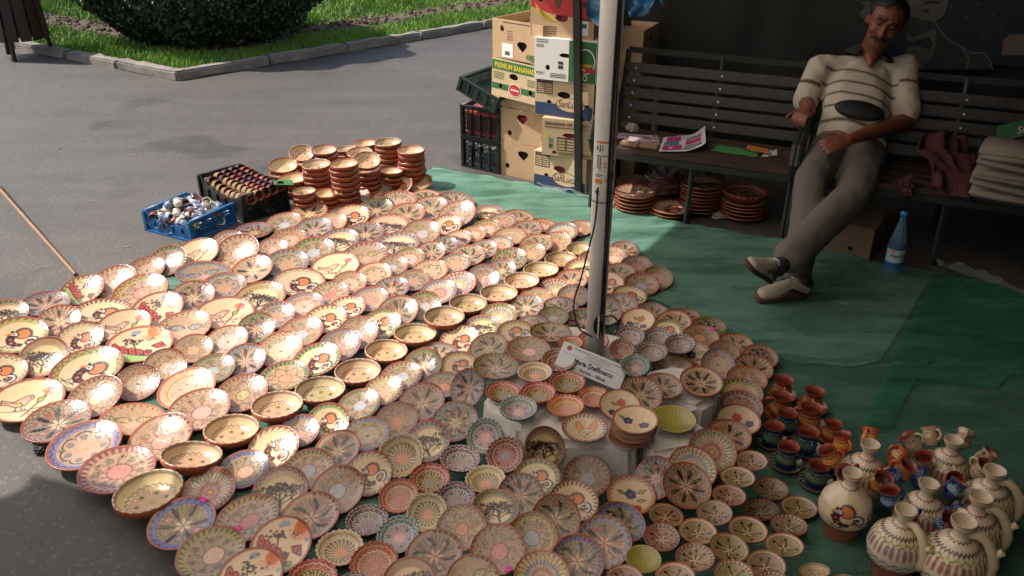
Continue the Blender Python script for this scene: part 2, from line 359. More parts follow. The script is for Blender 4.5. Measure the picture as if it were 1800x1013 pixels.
        cv.disc(0, 0, .07, dark, .7)
    elif code == 'rng':
        for q, c in ((.72, OLIVE*1.3), (.66, CLAY), (.60, CREAM), (.55, GREEN*1.5), (.50, PINK), (.42, SLATE)): cv.band(q-.02, q+.02, c, .7)
        cv.hatch(0, .38, 26, PINK, 0, .5, .6); cv.dots(6, .3, .05, SLATE*.7)
    elif code == 'ray':
        cs = r.choice([(YEL, SLATE*.7, RED, ORANGE), (OLIVE, SLATE, PALE, PINK), (RED, SLATE*.8, YEL, WHITE), (GREEN*1.4, PALE, RED, RED)])
        cv.hatch(.05, .92, 40, WHITE*.9, 0, .5, .6)
        for k, c in enumerate(cs):
            q = .05*np.abs(np.sin(20*cv.T)); r0 = .86-.22*k; cv.put(cv.soft(np.abs(cv.R+q-(r0-.06))-.06, .03), c, .75)
        cv.hatch(.05, .9, 40, BLACK, 0, .18, .55, .5); cv.disc(0, 0, .08, YEL)
    elif code in ('fbl', 'frd'):
        def flower(x, y, s, c, n=5):
            for k in range(n):
                t = 2*PI*k/n+.3; cv.disc(x+s*.62*math.cos(t), y+s*.62*math.sin(t), s*.52, c*.55)
                cv.disc(x+s*.6*math.cos(t), y+s*.6*math.sin(t), s*.44, c)
            cv.disc(x, y, s*.22, ORANGE*.8)
        def leaf(x, y, a, L): cv.poly([(x, y), (x+L*.5*math.cos(a+.5), y+L*.5*math.sin(a+.5)), (x+L*math.cos(a), y+L*math.sin(a)), (x+L*.5*math.cos(a-.5), y+L*.5*math.sin(a-.5))], OLIVE*.8+GREEN*.4, 1, GREEN*.4)
        v = seed % 4
        if code == 'fbl':
            if v == 0: flower(.05, .05, .30, BLUE); cv.seg([(0, -.25), (-.1, -.45)], .03, BLACK)
            elif v == 1: flower(-.3, .08, .2, BLUE*.6); flower(.35, -.25, .2, BLUE*.6); leaf(-.42, .2, 2.6, .32); cv.seg([(.35, -.1), (.28, .3), (.34, .45)], .025, OLIVE)
            else: flower(.02, .14, .22, BLUE*.8); leaf(-.2, .2, 2.4, .35); leaf(.3, .12, .1, .4); leaf(.15, -.22, -.2, .4); cv.disc(.05, -.62, .2, RED); cv.seg([(0, -.1), (-.05, -.5)], .025, CLAY)
        else:
            if v % 2: flower(.1, .1, .26, RED*1.3); leaf(-.2, -.3, 2.6, .3); cv.seg([(.05, -.1), (-.2, -.4)], .03, BROWN)
            else: flower(.1, .26, .2, RED*1.25); leaf(-.1, .1, 2.5, .3); leaf(.0, -.1, -2.4, .3); flower(-.38, -.35, .18, BLUE*.7); flower(.4, -.3, .18, BLUE*.7); cv.seg([(.08, .1), (0, -.5)], .04, BLACK)
    elif code == 'rab':
        o = ORANGE*.9+CREAM*.25
        for x, a in ((-.2, .25), (.38, -.3)):
            P = [(x+.14*math.cos(t)*math.cos(a)-.32*math.sin(t)*math.sin(a), .2+.14*math.cos(t)*math.sin(a)+.32*math.sin(t)*math.cos(a)) for t in np.linspace(0, 2*PI, 18, endpoint=False)]
            cv.poly(P, o, 1, CLAY)
        cv.disc(.08, -.2, .3, CREAM); cv.ringat(.08, -.2, .3, .03, CLAY); cv.disc(-.04, -.12, .045, BLACK); cv.disc(.22, -.14, .045, BLACK); cv.disc(.09, -.25, .05, BROWN); cv.seg([(-.06, -.36), (.09, -.32), (.24, -.37)], .03, CLAY)
    elif code == 'bwl':
        inner = r.choice([CLAY*.8, ORANGE*.5+TAN*.5, OLIVE*.9]); cv.disc(0, 0, .55, inner*.6+CREAM*.25, .85)
        for q in (.95, .91, .87): cv.band(q-.008, q+.008, BROWN, .8)
        cv.wave(.60, .022, 22, .03, BLACK); cv.hatch(.12, .5, 30, CREAM, 0, .45, .7)
        for k in range(6): t = 2*PI*k/6+.3; cv.disc(.36*math.cos(t), .36*math.sin(t), .07, OLIVE*.7); cv.disc(.36*math.cos(t), .36*math.sin(t), .03, BLACK)
    elif code == 'plainbowl':
        for q in (.93, .86): cv.band(q-.01, q+.01, BROWN, .6)
        cv.hatch(.1, .5, 18, BROWN, 1, .3, .5)
    elif code == 'dsh':
        cv.disc(0, 0, .8, r.choice([CLAY*.4+TAN*.3, TAN*.6, TAN*.95, OLIVE*.35+TAN*.4])); cv.comb(CREAM, 26, .28, .78); n = r.choice((4, 5, 6))
        for k in range(n):
            t = 2*PI*k/n; cu = r.choice((0, .8)); cv.seg([(q*math.cos(t+cu*q), q*math.sin(t+cu*q)) for q in (.05, .3, .6)], .05, BLACK)
            cv.disc(.6*math.cos(t+cu*.6), .6*math.sin(t+cu*.6), .08, BLACK); t2 = t+PI/n; cv.disc(.48*math.cos(t2), .48*math.sin(t2), .1, r.choice([BROWN, OLIVE*.6, CLAY]), .8)
            cv.seg([(0, 0), (.24*math.cos(t2), .24*math.sin(t2))], .05, CREAM)
    elif code in ('scr', 'scd', 'sco', 'scg', 'sct', 'scb'):
        b = {'scr': RED*.55+CLAY*.4, 'scd': PURPLE, 'sco': ORANGE*.6+CLAY*.3, 'scg': SLATE*.45+GREEN*.3, 'sct': CREAM*.9, 'scb': CLAY*.75}[code]
        cv.put(np.ones(len(X)), b); cv.wave(.82, .03, 18, .03, WHITE if code != 'sct' else BROWN, True); cv.dots(18, .72, .02, YEL if code != 'scd' else WHITE)
        cv.disc(0, 0, .62, {'scr': BROWN*1.2, 'scd': SLATE*.5, 'sco': CREAM*.6+CLAY*.2, 'scg': SLATE*.8, 'sct': TAN*.6, 'scb': PURPLE*1.3}[code]); cv.wave(.62, .03, 20, .035, YEL if seed % 2 else WHITE)
        cv.hatch(.12, .56, 20, {'scr': YEL, 'scd': PALE, 'sco': RED, 'scg': PINK, 'sct': CREAM, 'scb': ORANGE}[code], 0, .5, .8); cv.disc(0, 0, .24, {'scr': PURPLE, 'scd': PURPLE*1.5, 'sco': RED, 'scg': PINK, 'sct': ORANGE, 'scb': SLATE*.5}[code], .85)
        cv.hatch(.02, .22, 12, WHITE, 0, .3, .6); cv.dots(6, .45, .06, (OLIVE if code in ('sct', 'sco') else BLACK), .2, .8)
    elif code == 'oli':
        cv.put(np.ones(len(X)), OLIVE*.9); cv.hatch(.1, .92, 44, YEL*.8, 0, .45, .7)
        for q in (.9, .78, .64, .5, .36): cv.band(q-.02, q+.01, OLIVE*.3, .6)
        cv.disc(0, 0, .12, OLIVE*.6); cv.disc(0, 0, .06, YEL)
    if code in ('spk', 'swl', 'eye', 'cld', 'str', 'ros', 'rng', 'ray', 'fish'):
        for k in range(r.choice((10, 14, 18))):
            t, q = r.uniform(0, 6.28), r.uniform(.28, .7); x, y = q*math.cos(t), q*math.sin(t); dt = r.uniform(-.25, .25)
            cv.seg([(x, y), (x+.13*math.cos(t+dt), y+.13*math.sin(t+dt))], .026, r.choice([dark, BLACK, OLIVE*.5, CLAY]), .8)
    if acc is not None and rim in ('hatched', 'feathered', 'leafy', 'zigzag', 'striped', 'wavy'): border(cv, rim, dark, acc)
    elif rim: border(cv, rim, dark)
    if code in ('spk', 'swl', 'eye', 'cld', 'str', 'ros', 'rng') : cv.speckle(TAN*.35, .2, 17)
    if code == 'bwl': cv.band(.965, 1.1, CLAY); cv.hatch(.955, 1.1, 40, WHITE, 0, .35, .9)
    elif code == 'oli': cv.band(.95, 1.2, OLIVE*1.3+CREAM*.3)
    elif code[:2] == 'sc': cv.hatch(.93, 1.1, 24, WHITE if code in ('scd', 'scb', 'sct', 'scg') else RED, 0, .5, .8)
    else: cv.put((cv.R > .905).astype(float), (CLAY*.85) if r.random() < .8 else CLAY*1.15); cv.band(.89, .905, BROWN, .6)
    return cv.c
SHAPES = {   # inner depth, exponent, outer profile [(r,z)], all per unit rim radius
    'plate': (.17, 2.3, [(1.0, -.012), (1.0, -.04), (.93, -.075), (.72, -.15), (.52, -.21), (.48, -.222), (.0, -.215)]),
    'bowl': (.46, 4.4, [(1.02, -.02), (1.02, -.15), (.94, -.30), (.78, -.44), (.60, -.53), (.55, -.56), (.0, -.54)]),
    'scallop': (.36, 2.8, [(1.02, -.02), (1.0, -.10), (.86, -.26), (.60, -.42), (.0, -.42)]),
    'dish': (.26, 2.4, [(1.0, -.015), (.99, -.06), (.85, -.16), (.55, -.31), (.0, -.31)]),
}
_cache = {}
def pottery_mesh(shape, code, seed, rim, na=104, nr=27):
    key = (shape, code, seed, rim)
    if shape == 'plate' and (seed < 100 or seed > 110): na, nr = 140, 38
    if key in _cache: return _cache[key]
    D, ex, outer = SHAPES[shape]
    rr = np.concatenate([np.linspace(0, .6, nr//2)[1:], np.linspace(.6, .965, nr-nr//2+3)[1:]])
    zz = -D*(1-(rr/.965)**ex)
    arc = np.cumsum(np.hypot(np.diff(np.concatenate([[0], rr])), np.diff(np.concatenate([[-D], zz])))); s = arc/arc[-1]*.955
    prof = [(0., -D, 0.)]+list(zip(rr, zz, s))+[(.985, .012, .97), (1.0, .008, 1.0)]+[(a, b, 1.05) for a, b in outer]
    ang = np.arange(na)*2*PI/na
    V = [(0, 0, -D)]; PX = [0.]; PY = [0.]; inn = [1]; last = len(prof)-1
    A = []; wob = .004*np.sin(2*ang+seed)
    for i, (r_, z_, s_) in enumerate(prof[1:last], 1):
        sc = np.ones(na); dz = np.zeros(na)
        if shape == 'scallop':
            k = min(1, max(0, (r_-.7)/.3))**2; sc = 1+.035*k*np.cos(24*ang); dz = .018*k*np.cos(24*ang)
            if r_ < .99 and s_ > 1.04: sc = np.ones(na)
        elif shape == 'bowl' and r_ > .96: dz = .006*np.cos(40*ang)
        x = r_*np.cos(ang)*sc*(1+wob); y = r_*np.sin(ang)*sc*(1+wob); A.append(np.stack([x, y, z_+dz+0*ang], 1)); PX.append(s_*np.cos(ang)); PY.append(s_*np.sin(ang))
    V = np.concatenate([[[0, 0, -D]]]+A+[[[0, 0, prof[last][1]]]])
    px = np.concatenate([[0.]]+PX[1:]+[[0.]]) if len(PX) > 1 else None
    py = np.concatenate([[0.]]+PY[1:]+[[0.]])
    nring = len(A); F = []
    for k in range(na): F.append((0, 1+k, 1+(k+1) % na))
    for i in range(nring-1):
        o = 1+i*na; p = o+na
        F += [(o+k, p+k, p+(k+1) % na, o+(k+1) % na) for k in range(na)]
    o = 1+(nring-1)*na; e = len(V)-1
    F += [(o+k, e, o+(k+1) % na) for k in range(na)]
    col = paint(code, px, py, seed, rim)
    pr = np.hypot(px, py); out = pr > 1.02; out[-1] = True
    clay = {'scd': PURPLE*1.2, 'scg': SLATE*.4, 'scr': RED*.6, 'oli': OLIVE*.8+TAN*.3}.get(code, CLAY*1.05)
    col[out] = clay*(.9+.2*nrs.rand(out.sum())[:, None])
    al = np.where(out, .25, 1.0)
    if code == 'plainbowl': al = np.where(out, .1, .7)
    me = bpy.data.meshes.new('%s_%s' % (shape, code)); me.from_pydata(V.tolist(), [], F); me.materials.append(GLAZE)
    a = me.color_attributes.new('paint', 'FLOAT_COLOR', 'POINT')
    a.data.foreach_set('color', np.concatenate([np.clip(col, 0, 1), al[:, None]], 1).astype(np.float32).ravel())
    me.polygons.foreach_set('use_smooth', [True]*len(me.polygons)); me.update()
    _cache[key] = me; return me
def support(shape, n, R):
    """height of the rim centre above what the piece stands on"""
    D, ex, outer = SHAPES[shape]; st = math.sqrt(max(0, 1-n.z*n.z))
    return R*max([0*n.z+1.0*st]+[r*st-z*n.z for r, z in outer])
def ellipse_pose(px, py, w, h, ang, shape, base):
    d = ray(px, py).normalized(); v = -d; r = (CX-d*CX.dot(d)).normalized(); u = r.cross(d).normalized()
    if u.dot(CU) < 0: u = -u
    a = math.radians(ang); m = Vector((-math.sin(a), math.cos(a)))
    if m.y < 0: m = -m
    t = math.acos(min(.995, h/w)); n = (v*math.cos(t)+(r*m.x+u*m.y)*math.sin(t)).normalized()
    hc = .05; R = .1
    for _ in range(6):
        p = G(px, py, base+hc); dep = (p-CO).dot(CF); R = .5*w*dep/FOC; hc = support(shape, n, R)
    p = G(px, py, base+hc); return p, R, n, u
def place(shape, code, seed, rim, p, R, n, up, twist=0., name='painted_plate'):
    me = pottery_mesh(shape, code, seed, rim); o = mesh_obj(name, me)
    y = (up-n*up.dot(n)).normalized(); x = y.cross(n).normalized()
    c, s = math.cos(twist), math.sin(twist); x2 = x*c+y*s; y2 = n.cross(x2)
    M = Matrix((x2, y2, n)).transposed().to_4x4(); o.matrix_world = Matrix.Translation(p) @ M @ Matrix.Scale(R, 4)
    k = rnd.uniform(.78, 1.08); o.color = (k*rnd.uniform(.97, 1.05), k*rnd.uniform(.93, 1.02), k*rnd.uniform(.88, 1.02), 1)
    return o
# ------------------------------------------------------------------ the spread of plates: where each one lies (seen outline), its painting
PLATES = """
10 550 74 48 15 tree|80 533 82 42 12 spk|144 509 76 48 25 hou hatched|200 494 80 52 28 eye hatched|257 472 64 42 20 ros zigzag|293 458 70 50 30 eye hatched
346 444 78 48 22 bird|401 424 58 38 15 ros|416 442 80 58 30 eye feathered|247 511 96 56 22 eye zigzag|358 478 95 40 3 fish|394 502 78 48 10 cld wavy|338 520 78 54 15 swl lettered
104 562 72 52 20 spk hatched|182 545 92 42 5 roo|276 543 92 58 22 hou|457 522 92 54 15 tree striped|396 549 102 56 8 bird|323 575 98 56 18 fish dotted|30 588 100 64 12 roo leafy
140 595 80 58 22 roo leafy|219 570 92 54 15 bird|246 604 112 62 12 hou|399 597 74 50 18 ros dotted|76 627 84 66 35 tree striped|-2 652 92 62 10 roo zigzag|153 647 124 70 22 roo zigzag
340 612 68 50 15 eye|289 645 78 64 30 eye wavy|241 672 78 62 30 ros zigzag|374 648 78 52 18 eye wavy|430 632 74 56 20 spk leafy|48 702 122 72 18 bird|166 697 98 66 35 str
328 682 102 66 25 rng|425 690 92 64 22 str feathered|100 739 116 66 22 spk|233 736 108 56 5 fish|350 719 110 70 20 eye dotted|148 781 126 78 25 cld wavy|281 768 116 74 32 eye lettered
206 824 130 78 18 mos feathered|366 861 98 74 30 ray|428 824 92 64 20 eye|480 786 92 72 30 roo leafy|492 862 100 82 30 tree|319 918 118 84 28 spk|434 910 114 76 25 eye hatched
370 971 120 88 25 eye hatched|493 957 112 94 35 hou|440 1010 116 90 25 hou|545 906 106 80 25 swl lettered|593 861 98 82 35 eye lettered|647 832 90 76 35 roo leafy|542 824 90 70 25 eye
592 790 86 64 30 spk|645 762 82 60 15 ros leafy|752 775 80 72 30 tree feathered|757 902 1 1 0 skip|811 927 92 80 20 str|763 973 102 84 15 swl lettered|875 965 98 88 15 eye leafy
719 1022 96 84 10 tree|831 1018 96 86 10 fish lettered|958 787 76 70 100 tree|871 892 84 66 -5 tree zigzag|915 869 82 76 0 spk feathered|944 838 84 66 0 roo hatched
953 1013 100 90 0 ray dotted|1015 985 96 92 0 swl hatched|1062 952 98 92 0 spk leafy|977 912 88 88 0 swl|937 942 90 84 0 eye wavy|1009 880 88 72 -10 roo hatched|1031 838 84 76 0 eye feathered
1110 870 86 68 -10 fbl wavy|1091 918 90 70 -20 swl leafy|1150 840 80 70 60 swl|1208 853 88 78 -35 spk|1218 822 86 74 -30 ray dotted|1253 792 86 76 -35 ray
1122 562 60 42 0 frd|1146 550 58 36 -5 spk|1107 519 62 36 -8 roo leafy|1128 499 62 40 -10 eye|1156 488 54 42 -10 ros|1119 466 56 34 -5 cld hatched|1098 440 54 34 -5 spk|1078 452 56 40 0 eye
1088 482 60 40 0 spk dotted|1070 497 56 40 0 roo dotted|1090 537 62 46 0 swl|1065 547 56 50 0 spk wavy|1185 565 62 40 -5 swl|1204 556 56 30 -8 spk|1246 575 62 36 -10 swl hatched
1173 580 56 40 -5 roo|1232 592 64 44 -8 eye|1294 604 60 36 -10 spk hatched|1273 620 56 44 -20 eye|1337 627 62 42 -15 swl|1216 624 70 54 -5 fbl wavy|1262 640 60 56 -20 ros
1324 647 70 48 -15 spk|1313 666 72 46 -12 eye zigzag|1303 690 76 52 -12 rng|1303 713 76 54 -15 eye hatched|1298 738 78 56 -12 frd|1282 765 78 56 -15 spk|1182 645 70 50 -5 eye
1027 562 72 42 0 spk hatched|821 682 72 58 70 spk hatched|799 740 84 70 20 swl leafy|741 706 84 66 25 spk zigzag|697 738 78 62 20 str zigzag|631 711 78 54 20 eye|576 742 76 68 25 roo leafy
526 757 72 56 20 fish hatched|675 685 72 52 20 rng hatched|706 660 74 50 12 eye|743 641 70 58 25 spk|773 620 70 38 -3 spk wavy|778 676 74 46 5 eye|808 597 72 50 12 roo hatched|807 640 68 46 5 roo leafy
500 660 88 52 15 str hatched|557 631 88 56 20 roo feathered|597 606 78 58 25 str wavy|492 613 84 60 25 ros zigzag|528 583 82 54 20 eye|450 576 68 54 25 swl|485 554 68 48 20 cld|534 535 72 44 12 ros zigzag
573 560 76 50 12 roo feathered|628 585 76 58 22 eye|611 540 66 40 10 roo hatched|671 569 70 54 20 roo zigzag|650 525 68 44 10 rng wavy|581 515 68 42 10 str feathered|699 547 74 56 18 spk
745 537 62 52 18 eye|771 512 68 44 12 ray|848 574 64 42 5 tree feathered|858 610 70 50 20 swl|905 582 64 40 5 roo|877 554 66 44 5 ray|937 570 56 34 0 eye wavy|925 538 62 42 5 spk|943 524 62 38 0 eye
976 507 60 38 0 ray|972 556 56 36 0 eye|985 540 64 38 0 swl|1008 520 58 40 0 str|1005 491 58 36 0 spk wavy|1022 472 62 40 5 tree feathered
735 322 50 30 20 rng|700 327 52 32 20 roo|662 338 56 34 10 eye|621 346 60 34 10 tree hatched|701 352 66 34 5 cld|750 346 56 26 -3 spk|801 353 68 32 -8 spk hatched|803 376 70 46 20 cld dotted
756 365 66 42 10 swl|715 375 66 38 8 spk|661 367 62 38 8 spk|588 362 56 28 8 ros|618 380 66 40 10 roo dotted|543 373 66 34 12 spk|584 390 52 34 10 rng leafy|499 391 66 34 12 eye|551 402 70 40 12 spk
446 405 66 28 8 swl zigzag|479 436 54 38 15 eye hatched|508 419 66 36 8 ros hatched|551 441 78 50 12 eye|596 423 72 44 12 tree hatched|642 409 68 38 8 spk hatched|683 394 74 36 5 tree|740 409 70 48 12 eye
785 395 56 36 10 roo|699 428 80 42 8 tree feathered|504 462 78 50 10 cld|443 473 74 46 22 spk zigzag|642 448 82 48 10 fish hatched|590 467 86 46 10 bird|526 495 92 50 3 roo triangle|614 497 62 42 8 ros dotted
658 481 64 40 10 cld|690 467 56 38 10 eye zigzag|718 453 60 36 8 ros|758 442 52 36 10 spk|781 431 50 32 8 spk hatched|805 419 50 30 8 tree feathered|832 411 48 28 8 ros dotted|856 401 56 32 8 ros hatched
883 388 52 28 5 eye|860 373 52 26 0 tree|913 381 54 24 -10 swl dotted|926 403 58 32 5 spk|955 396 50 24 -8 ros dotted|988 408 60 34 8 ray hatched|1019 401 46 28 0 eye|978 425 54 36 5 str dotted|943 428 60 34 5 swl wavy
896 415 62 32 5 rng|878 429 52 30 5 ray|850 438 50 34 8 spk|822 449 66 38 8 swl leafy|933 444 54 36 8 str wavy|896 456 64 42 10 swl hatched|800 462 58 34 8 str feathered|882 474 52 38 10 spk wavy|756 475 66 38 8 cld leafy
726 492 64 38 5 cld wavy|805 498 66 44 10 ray dotted|849 489 60 50 20 eye leafy|688 506 64 40 10 spk
"""
# raised by the concrete blocks under the parasol
ON_BLOCKS = """
968 583 74 34 -3 plate spk leafy .17|929 613 78 44 -3 plate eye leafy .17|872 643 82 46 -3 plate swl feathered .15|1233 670 76 52 -12 plate spk none .17|1165 678 70 46 -8 plate spk wavy .17
1127 692 76 60 -20 plate spk hatched .17|1090 712 74 56 -10 plate frd none .17|1184 736 78 46 -8 plate oli none .17|1028 751 82 50 -3 plate rab hatched .17
940 653 60 34 0 scallop sct none .17|982 632 60 40 0 scallop scb none .17|1003 602 44 24 0 scallop scr none .17|884 687 60 34 0 scallop scr none .17|946 689 62 36 0 scallop scr none .17
998 671 62 38 0 scallop scr none .17|1043 697 56 36 0 scallop sco none .17|911 716 66 42 0 scallop scg none .17|995 712 64 38 0 scallop sco none .17|1042 598 56 34 0 scallop sco none .17
1106 590 54 38 0 scallop scd none .10|1156 590 50 32 0 scallop scd none .10|1145 618 56 34 0 scallop scd none .12|1195 604 54 34 0 scallop scd none .08|1093 613 44 36 0 scallop scb none .17|1117 642 50 38 0 scallop scg none .17
"""
SCALLOPS = """
703 800 84 74 30 sct|809 805 70 46 -3 scd|851 766 64 60 45 scg|887 799 66 62 30 scb|756 839 70 50 0 scr|701 871 70 58 15 sco|853 841 70 46 5 sct|801 872 68 50 5 scd|645 913 74 52 10 scd|699 939 76 62 25 scg
750 900 72 66 20 sct|597 962 82 60 10 sct|657 988 84 70 15 sco|550 1012 84 56 5 scr|622 1026 56 40 5 scd
"""
DISHES = """
1131 982 62 46 -10 oli|1163 944 64 48 -5|1171 905 62 40 -12|1227 933 66 44 -10|1256 901 62 44 -5|1222 979 68 48 -5|1282 962 68 48 -20|1315 930 68 44 -15|1347 992 68 50 -15|1379 957 66 40 -10|1387 922 64 36 -10
1337 895 64 36 -5|1405 891 62 38 -12|1355 859 60 38 -10|1297 838 60 36 -8|1282 870 58 36 -10|1321 809 56 34 -8|1290 1008 68 48 -10|1187 1012 70 46 -5|1098 1016 66 46 -5|1357 1026 64 44 -5
"""
BOWLS = """
407 753 94 50 8|337 798 102 46 2|260 862 118 66 22|487 710 88 46 8|563 683 86 44 5|629 651 80 42 4|679 615 74 38 0|730 585 74 34 0|781 555 71 35 0|823 532 66 32 0|877 514 66 30 0|917 492 62 28 0|951 473 62 26 0
986 455 57 26 0|1020 436 50 22 0|1040 452 46 24 0|1432 1003 52 26 0|1483 1021 40 22 0
"""
WHAT = {'roo': 'a rooster', 'tree': 'a branching dark tree', 'bird': 'a bird on a flowering branch', 'fish': 'two fish', 'hou': 'a red fence, tree and sun', 'spk': 'dark leafy spokes', 'swl': 'curling leaf sprays',
        'eye': 'eye spots round a rosette', 'cld': 'a scalloped outline', 'str': 'a pointed star outline', 'ros': 'a fine rayed rosette', 'rng': 'coloured rings', 'ray': 'feathered coloured rays', 'fbl': 'a blue flower',
        'frd': 'red and blue flowers', 'rab': 'a rabbit face', 'mos': 'a pink rayed rosette', 'oli': 'olive fan pattern', 'scr': 'red', 'scd': 'dark purple', 'sco': 'orange', 'scg': 'grey green', 'sct': 'cream edged', 'scb': 'brown'}
RIMW = {'hatched': 'hatched', 'zigzag': 'zigzag', 'dotted': 'dotted', 'wavy': 'wavy', 'leafy': 'leafy', 'striped': 'striped', 'triangle': 'triangle', 'feathered': 'feathered', 'lettered': 'lettered', None: 'plain', '': 'plain'}
ORD = lambda n: '%d%s' % (n, 'th' if 10 < n % 100 < 14 else {1: 'st', 2: 'nd', 3: 'rd'}.get(n % 10, 'th'))
ground_pieces = []
def parse(t): return [e.split() for ln in t.strip().splitlines() for e in ln.split('|')]
RM = ['hatched', 'zigzag', 'dotted', 'wavy', 'leafy', 'feathered', '']
placed = []
for i, e in enumerate(parse(PLATES)):
    px, py, w, h, a = map(float, e[:5]); code = e[5]
    if code == 'skip': continue
    rim = e[6] if len(e) > 6 else ('' if code in ('bird', 'hou', 'fbl', 'frd') else RM[i % 7]); big = w > 84
    seed = i if big else (i*7) % 5+100
    if not big and rim and code not in ('roo', 'tree', 'fish', 'fbl', 'frd'): pass
    p, R, n, u = ellipse_pose(px, py, w, h, a, 'plate', .012)
    pc = 'eye' if code == 'mos' else code; pr = 'hatched' if rim == 'lettered' and False else ('' if rim == 'lettered' else rim)
    pict = code in ('roo', 'tree', 'bird', 'fish', 'hou', 'fbl', 'frd', 'rab')
    tw = math.radians(rnd.uniform(-22, 22)) if pict else rnd.uniform(0, 6.28)
    if code == 'bird': tw = math.radians(8)
    o = place('plate', pc, seed, pr, p, R, n, u, tw)
    placed.append((o, code, rim, px, py, p, R, n, u))
# rows run from the near lower edge of the spread to the far corner; number them for the labels
e1 = (G(1020, 436)-G(337, 798)).normalized(); e2 = Vector((-e1.y, e1.x, 0)); o0 = G(337, 798)
def rowcol(items, pitch=.185):
    rows = {}
    for it in items:
        q = it[5]-o0; k = round(q.dot(e2)/pitch); rows.setdefault(k, []).append((q.dot(e1), it))
    return rows
rws = rowcol(placed)
for k, lst in rws.items():
    lst.sort(key=lambda t: t[0])
    for j, (_, it) in enumerate(lst, 1):
        o, code, rim = it[:3]
        where = ('in row beside bowls' if k == 0 else ('in %s row beyond bowls' % ORD(k) if k > 0 else 'in %s row before bowls' % ORD(-k)))
        size = ''
        tag(o, '%s rim plate with %s, %s %s' % (RIMW[rim], WHAT[code], ORD(j), where), 'plate', 'painted plates spread out on the green sheet')
LET = []
def lettering(txt, o, R, p, n, u, frac, start, size):
    """letters bent round the flat rim of a plate, sitting on its glaze"""
    y = (u-n*u.dot(n)).normalized(); x = y.cross(n).normalized(); parts = []
    inv = o.matrix_world.inverted()
    for k, ch in enumerate(txt):
        t = math.radians(start-k*13); rad = (x*math.cos(t)+y*math.sin(t)); c = p+rad*(frac*R)+n*(-.045*R)
        tan = n.cross(rad)*-1; upv = (rad+n*.75).normalized(); nn = tan.cross(upv).normalized()
        parts.append((text_mesh(ch, size*R, M_INK, .0004, 'CENTER'), inv @ Matrix.Translation(c+nn*.002) @ Matrix((tan, upv, nn)).transposed().to_4x4()))
    join('rim_lettering', parts, M_INK, o)
M_INK = mat('brown_ink_paint', (.06, .025, .015), .4)
for e in parse(ON_BLOCKS):
    px, py, w, h, a = map(float, e[:5]); shape, code, rim, base = e[5], e[6], e[7], float(e[8]); rim = '' if rim == 'none' else rim
    p, R, n, u = ellipse_pose(px, py, w, h, a, shape, base)
    i = int(px*7+py)
    o = place(shape, code, i % 4 if code != 'fbl' else 1, rim, p, R, n, u, 0 if code in ('rab', 'frd') else rnd.uniform(0, 6.2), 'painted_plate' if shape == 'plate' else 'scalloped_bowl')
    placed.append((o, code, rim, px, py, p, R, n, u)); o['tmp'] = 1
blk = [it for it in placed if 'tmp' in it[0]]
blk.sort(key=lambda it: it[3])
cnt = {}
for it in blk:
    o, code, rim, px, py = it[:5]; del o['tmp']
    side = 'between name card and sunlit plates' if px < 1000 and py < 720 and o.name.startswith('s') else ('behind the name card' if py < 660 else 'below the name card')
    key = (o.name.split('.')[0], code, side); cnt[key] = cnt.get(key, 0)+1
    if o.name.startswith('s'): tag(o, '%s scalloped bowl on blocks %s, %s from sunny side' % (WHAT[code], side.replace('the sunlit plates', 'sunlit plates'), ORD(cnt[key])), 'bowl', 'scalloped bowls on the concrete blocks')
    else: tag(o, '%s rim plate with %s %s, %s one' % (RIMW[rim], WHAT[code], side.replace('the name card', 'name card'), ORD(cnt[key])), 'plate', 'painted plates on the concrete blocks')
sc = sorted(parse(SCALLOPS), key=lambda e: (float(e[1])))
for j, e in enumerate(sc, 1):
    px, py, w, h, a = map(float, e[:5]); p, R, n, u = ellipse_pose(px, py, w, h, a, 'scallop', .01)
    o = place('scallop', e[5], int(px) % 3, '', p, R, n, u, rnd.uniform(0, 6.2), 'scalloped_bowl')
    tag(o, '%s scalloped bowl on the sheet before the blocks, %s counted towards the viewer' % (WHAT[e[5]], ORD(j)), 'bowl', 'scalloped bowls on the green sheet')
ds = sorted(parse(DISHES), key=lambda e: (float(e[1])))
for j, e in enumerate(ds, 1):
    px, py, w, h, a = map(float, e[:5]); p, R, n, u = ellipse_pose(px, py, w, h, a, 'dish', .008)
    code = 'oli' if len(e) > 5 else 'dsh'
    o = place('dish', code, j % 8, '' if j % 3 else 'hatched', p, R, n, u, rnd.uniform(0, 6.2), 'small_dish')
    tag(o, 'small %s brown-rimmed dish, %s counting from the blue cups towards the viewer' % ('olive green' if len(e) > 5 else 'flower painted', ORD(j)), 'dish', 'small flower dishes beside the blue cups')
bw = sorted(parse(BOWLS), key=lambda e: float(e[0]))
for j, e in enumerate(bw, 1):
    px, py, w, h, a = map(float, e[:5]); p, R, n, u = ellipse_pose(px, py, w, h, a, 'bowl', .01)
    o = place('bowl', 'bwl', j % 5, '', p, R, n, u, rnd.uniform(0, 6.2), 'deep_bowl')
    far = px > 1400
    tag(o, 'small red striped bowl by the jugs at the near edge, %s one' % ORD(j-16) if far else 'deep cream bowl with wavy line, %s along the diagonal bowl row from the near end' % ORD(j), 'bowl', 'small bowls near the jugs' if far else 'deep bowls in a diagonal row')

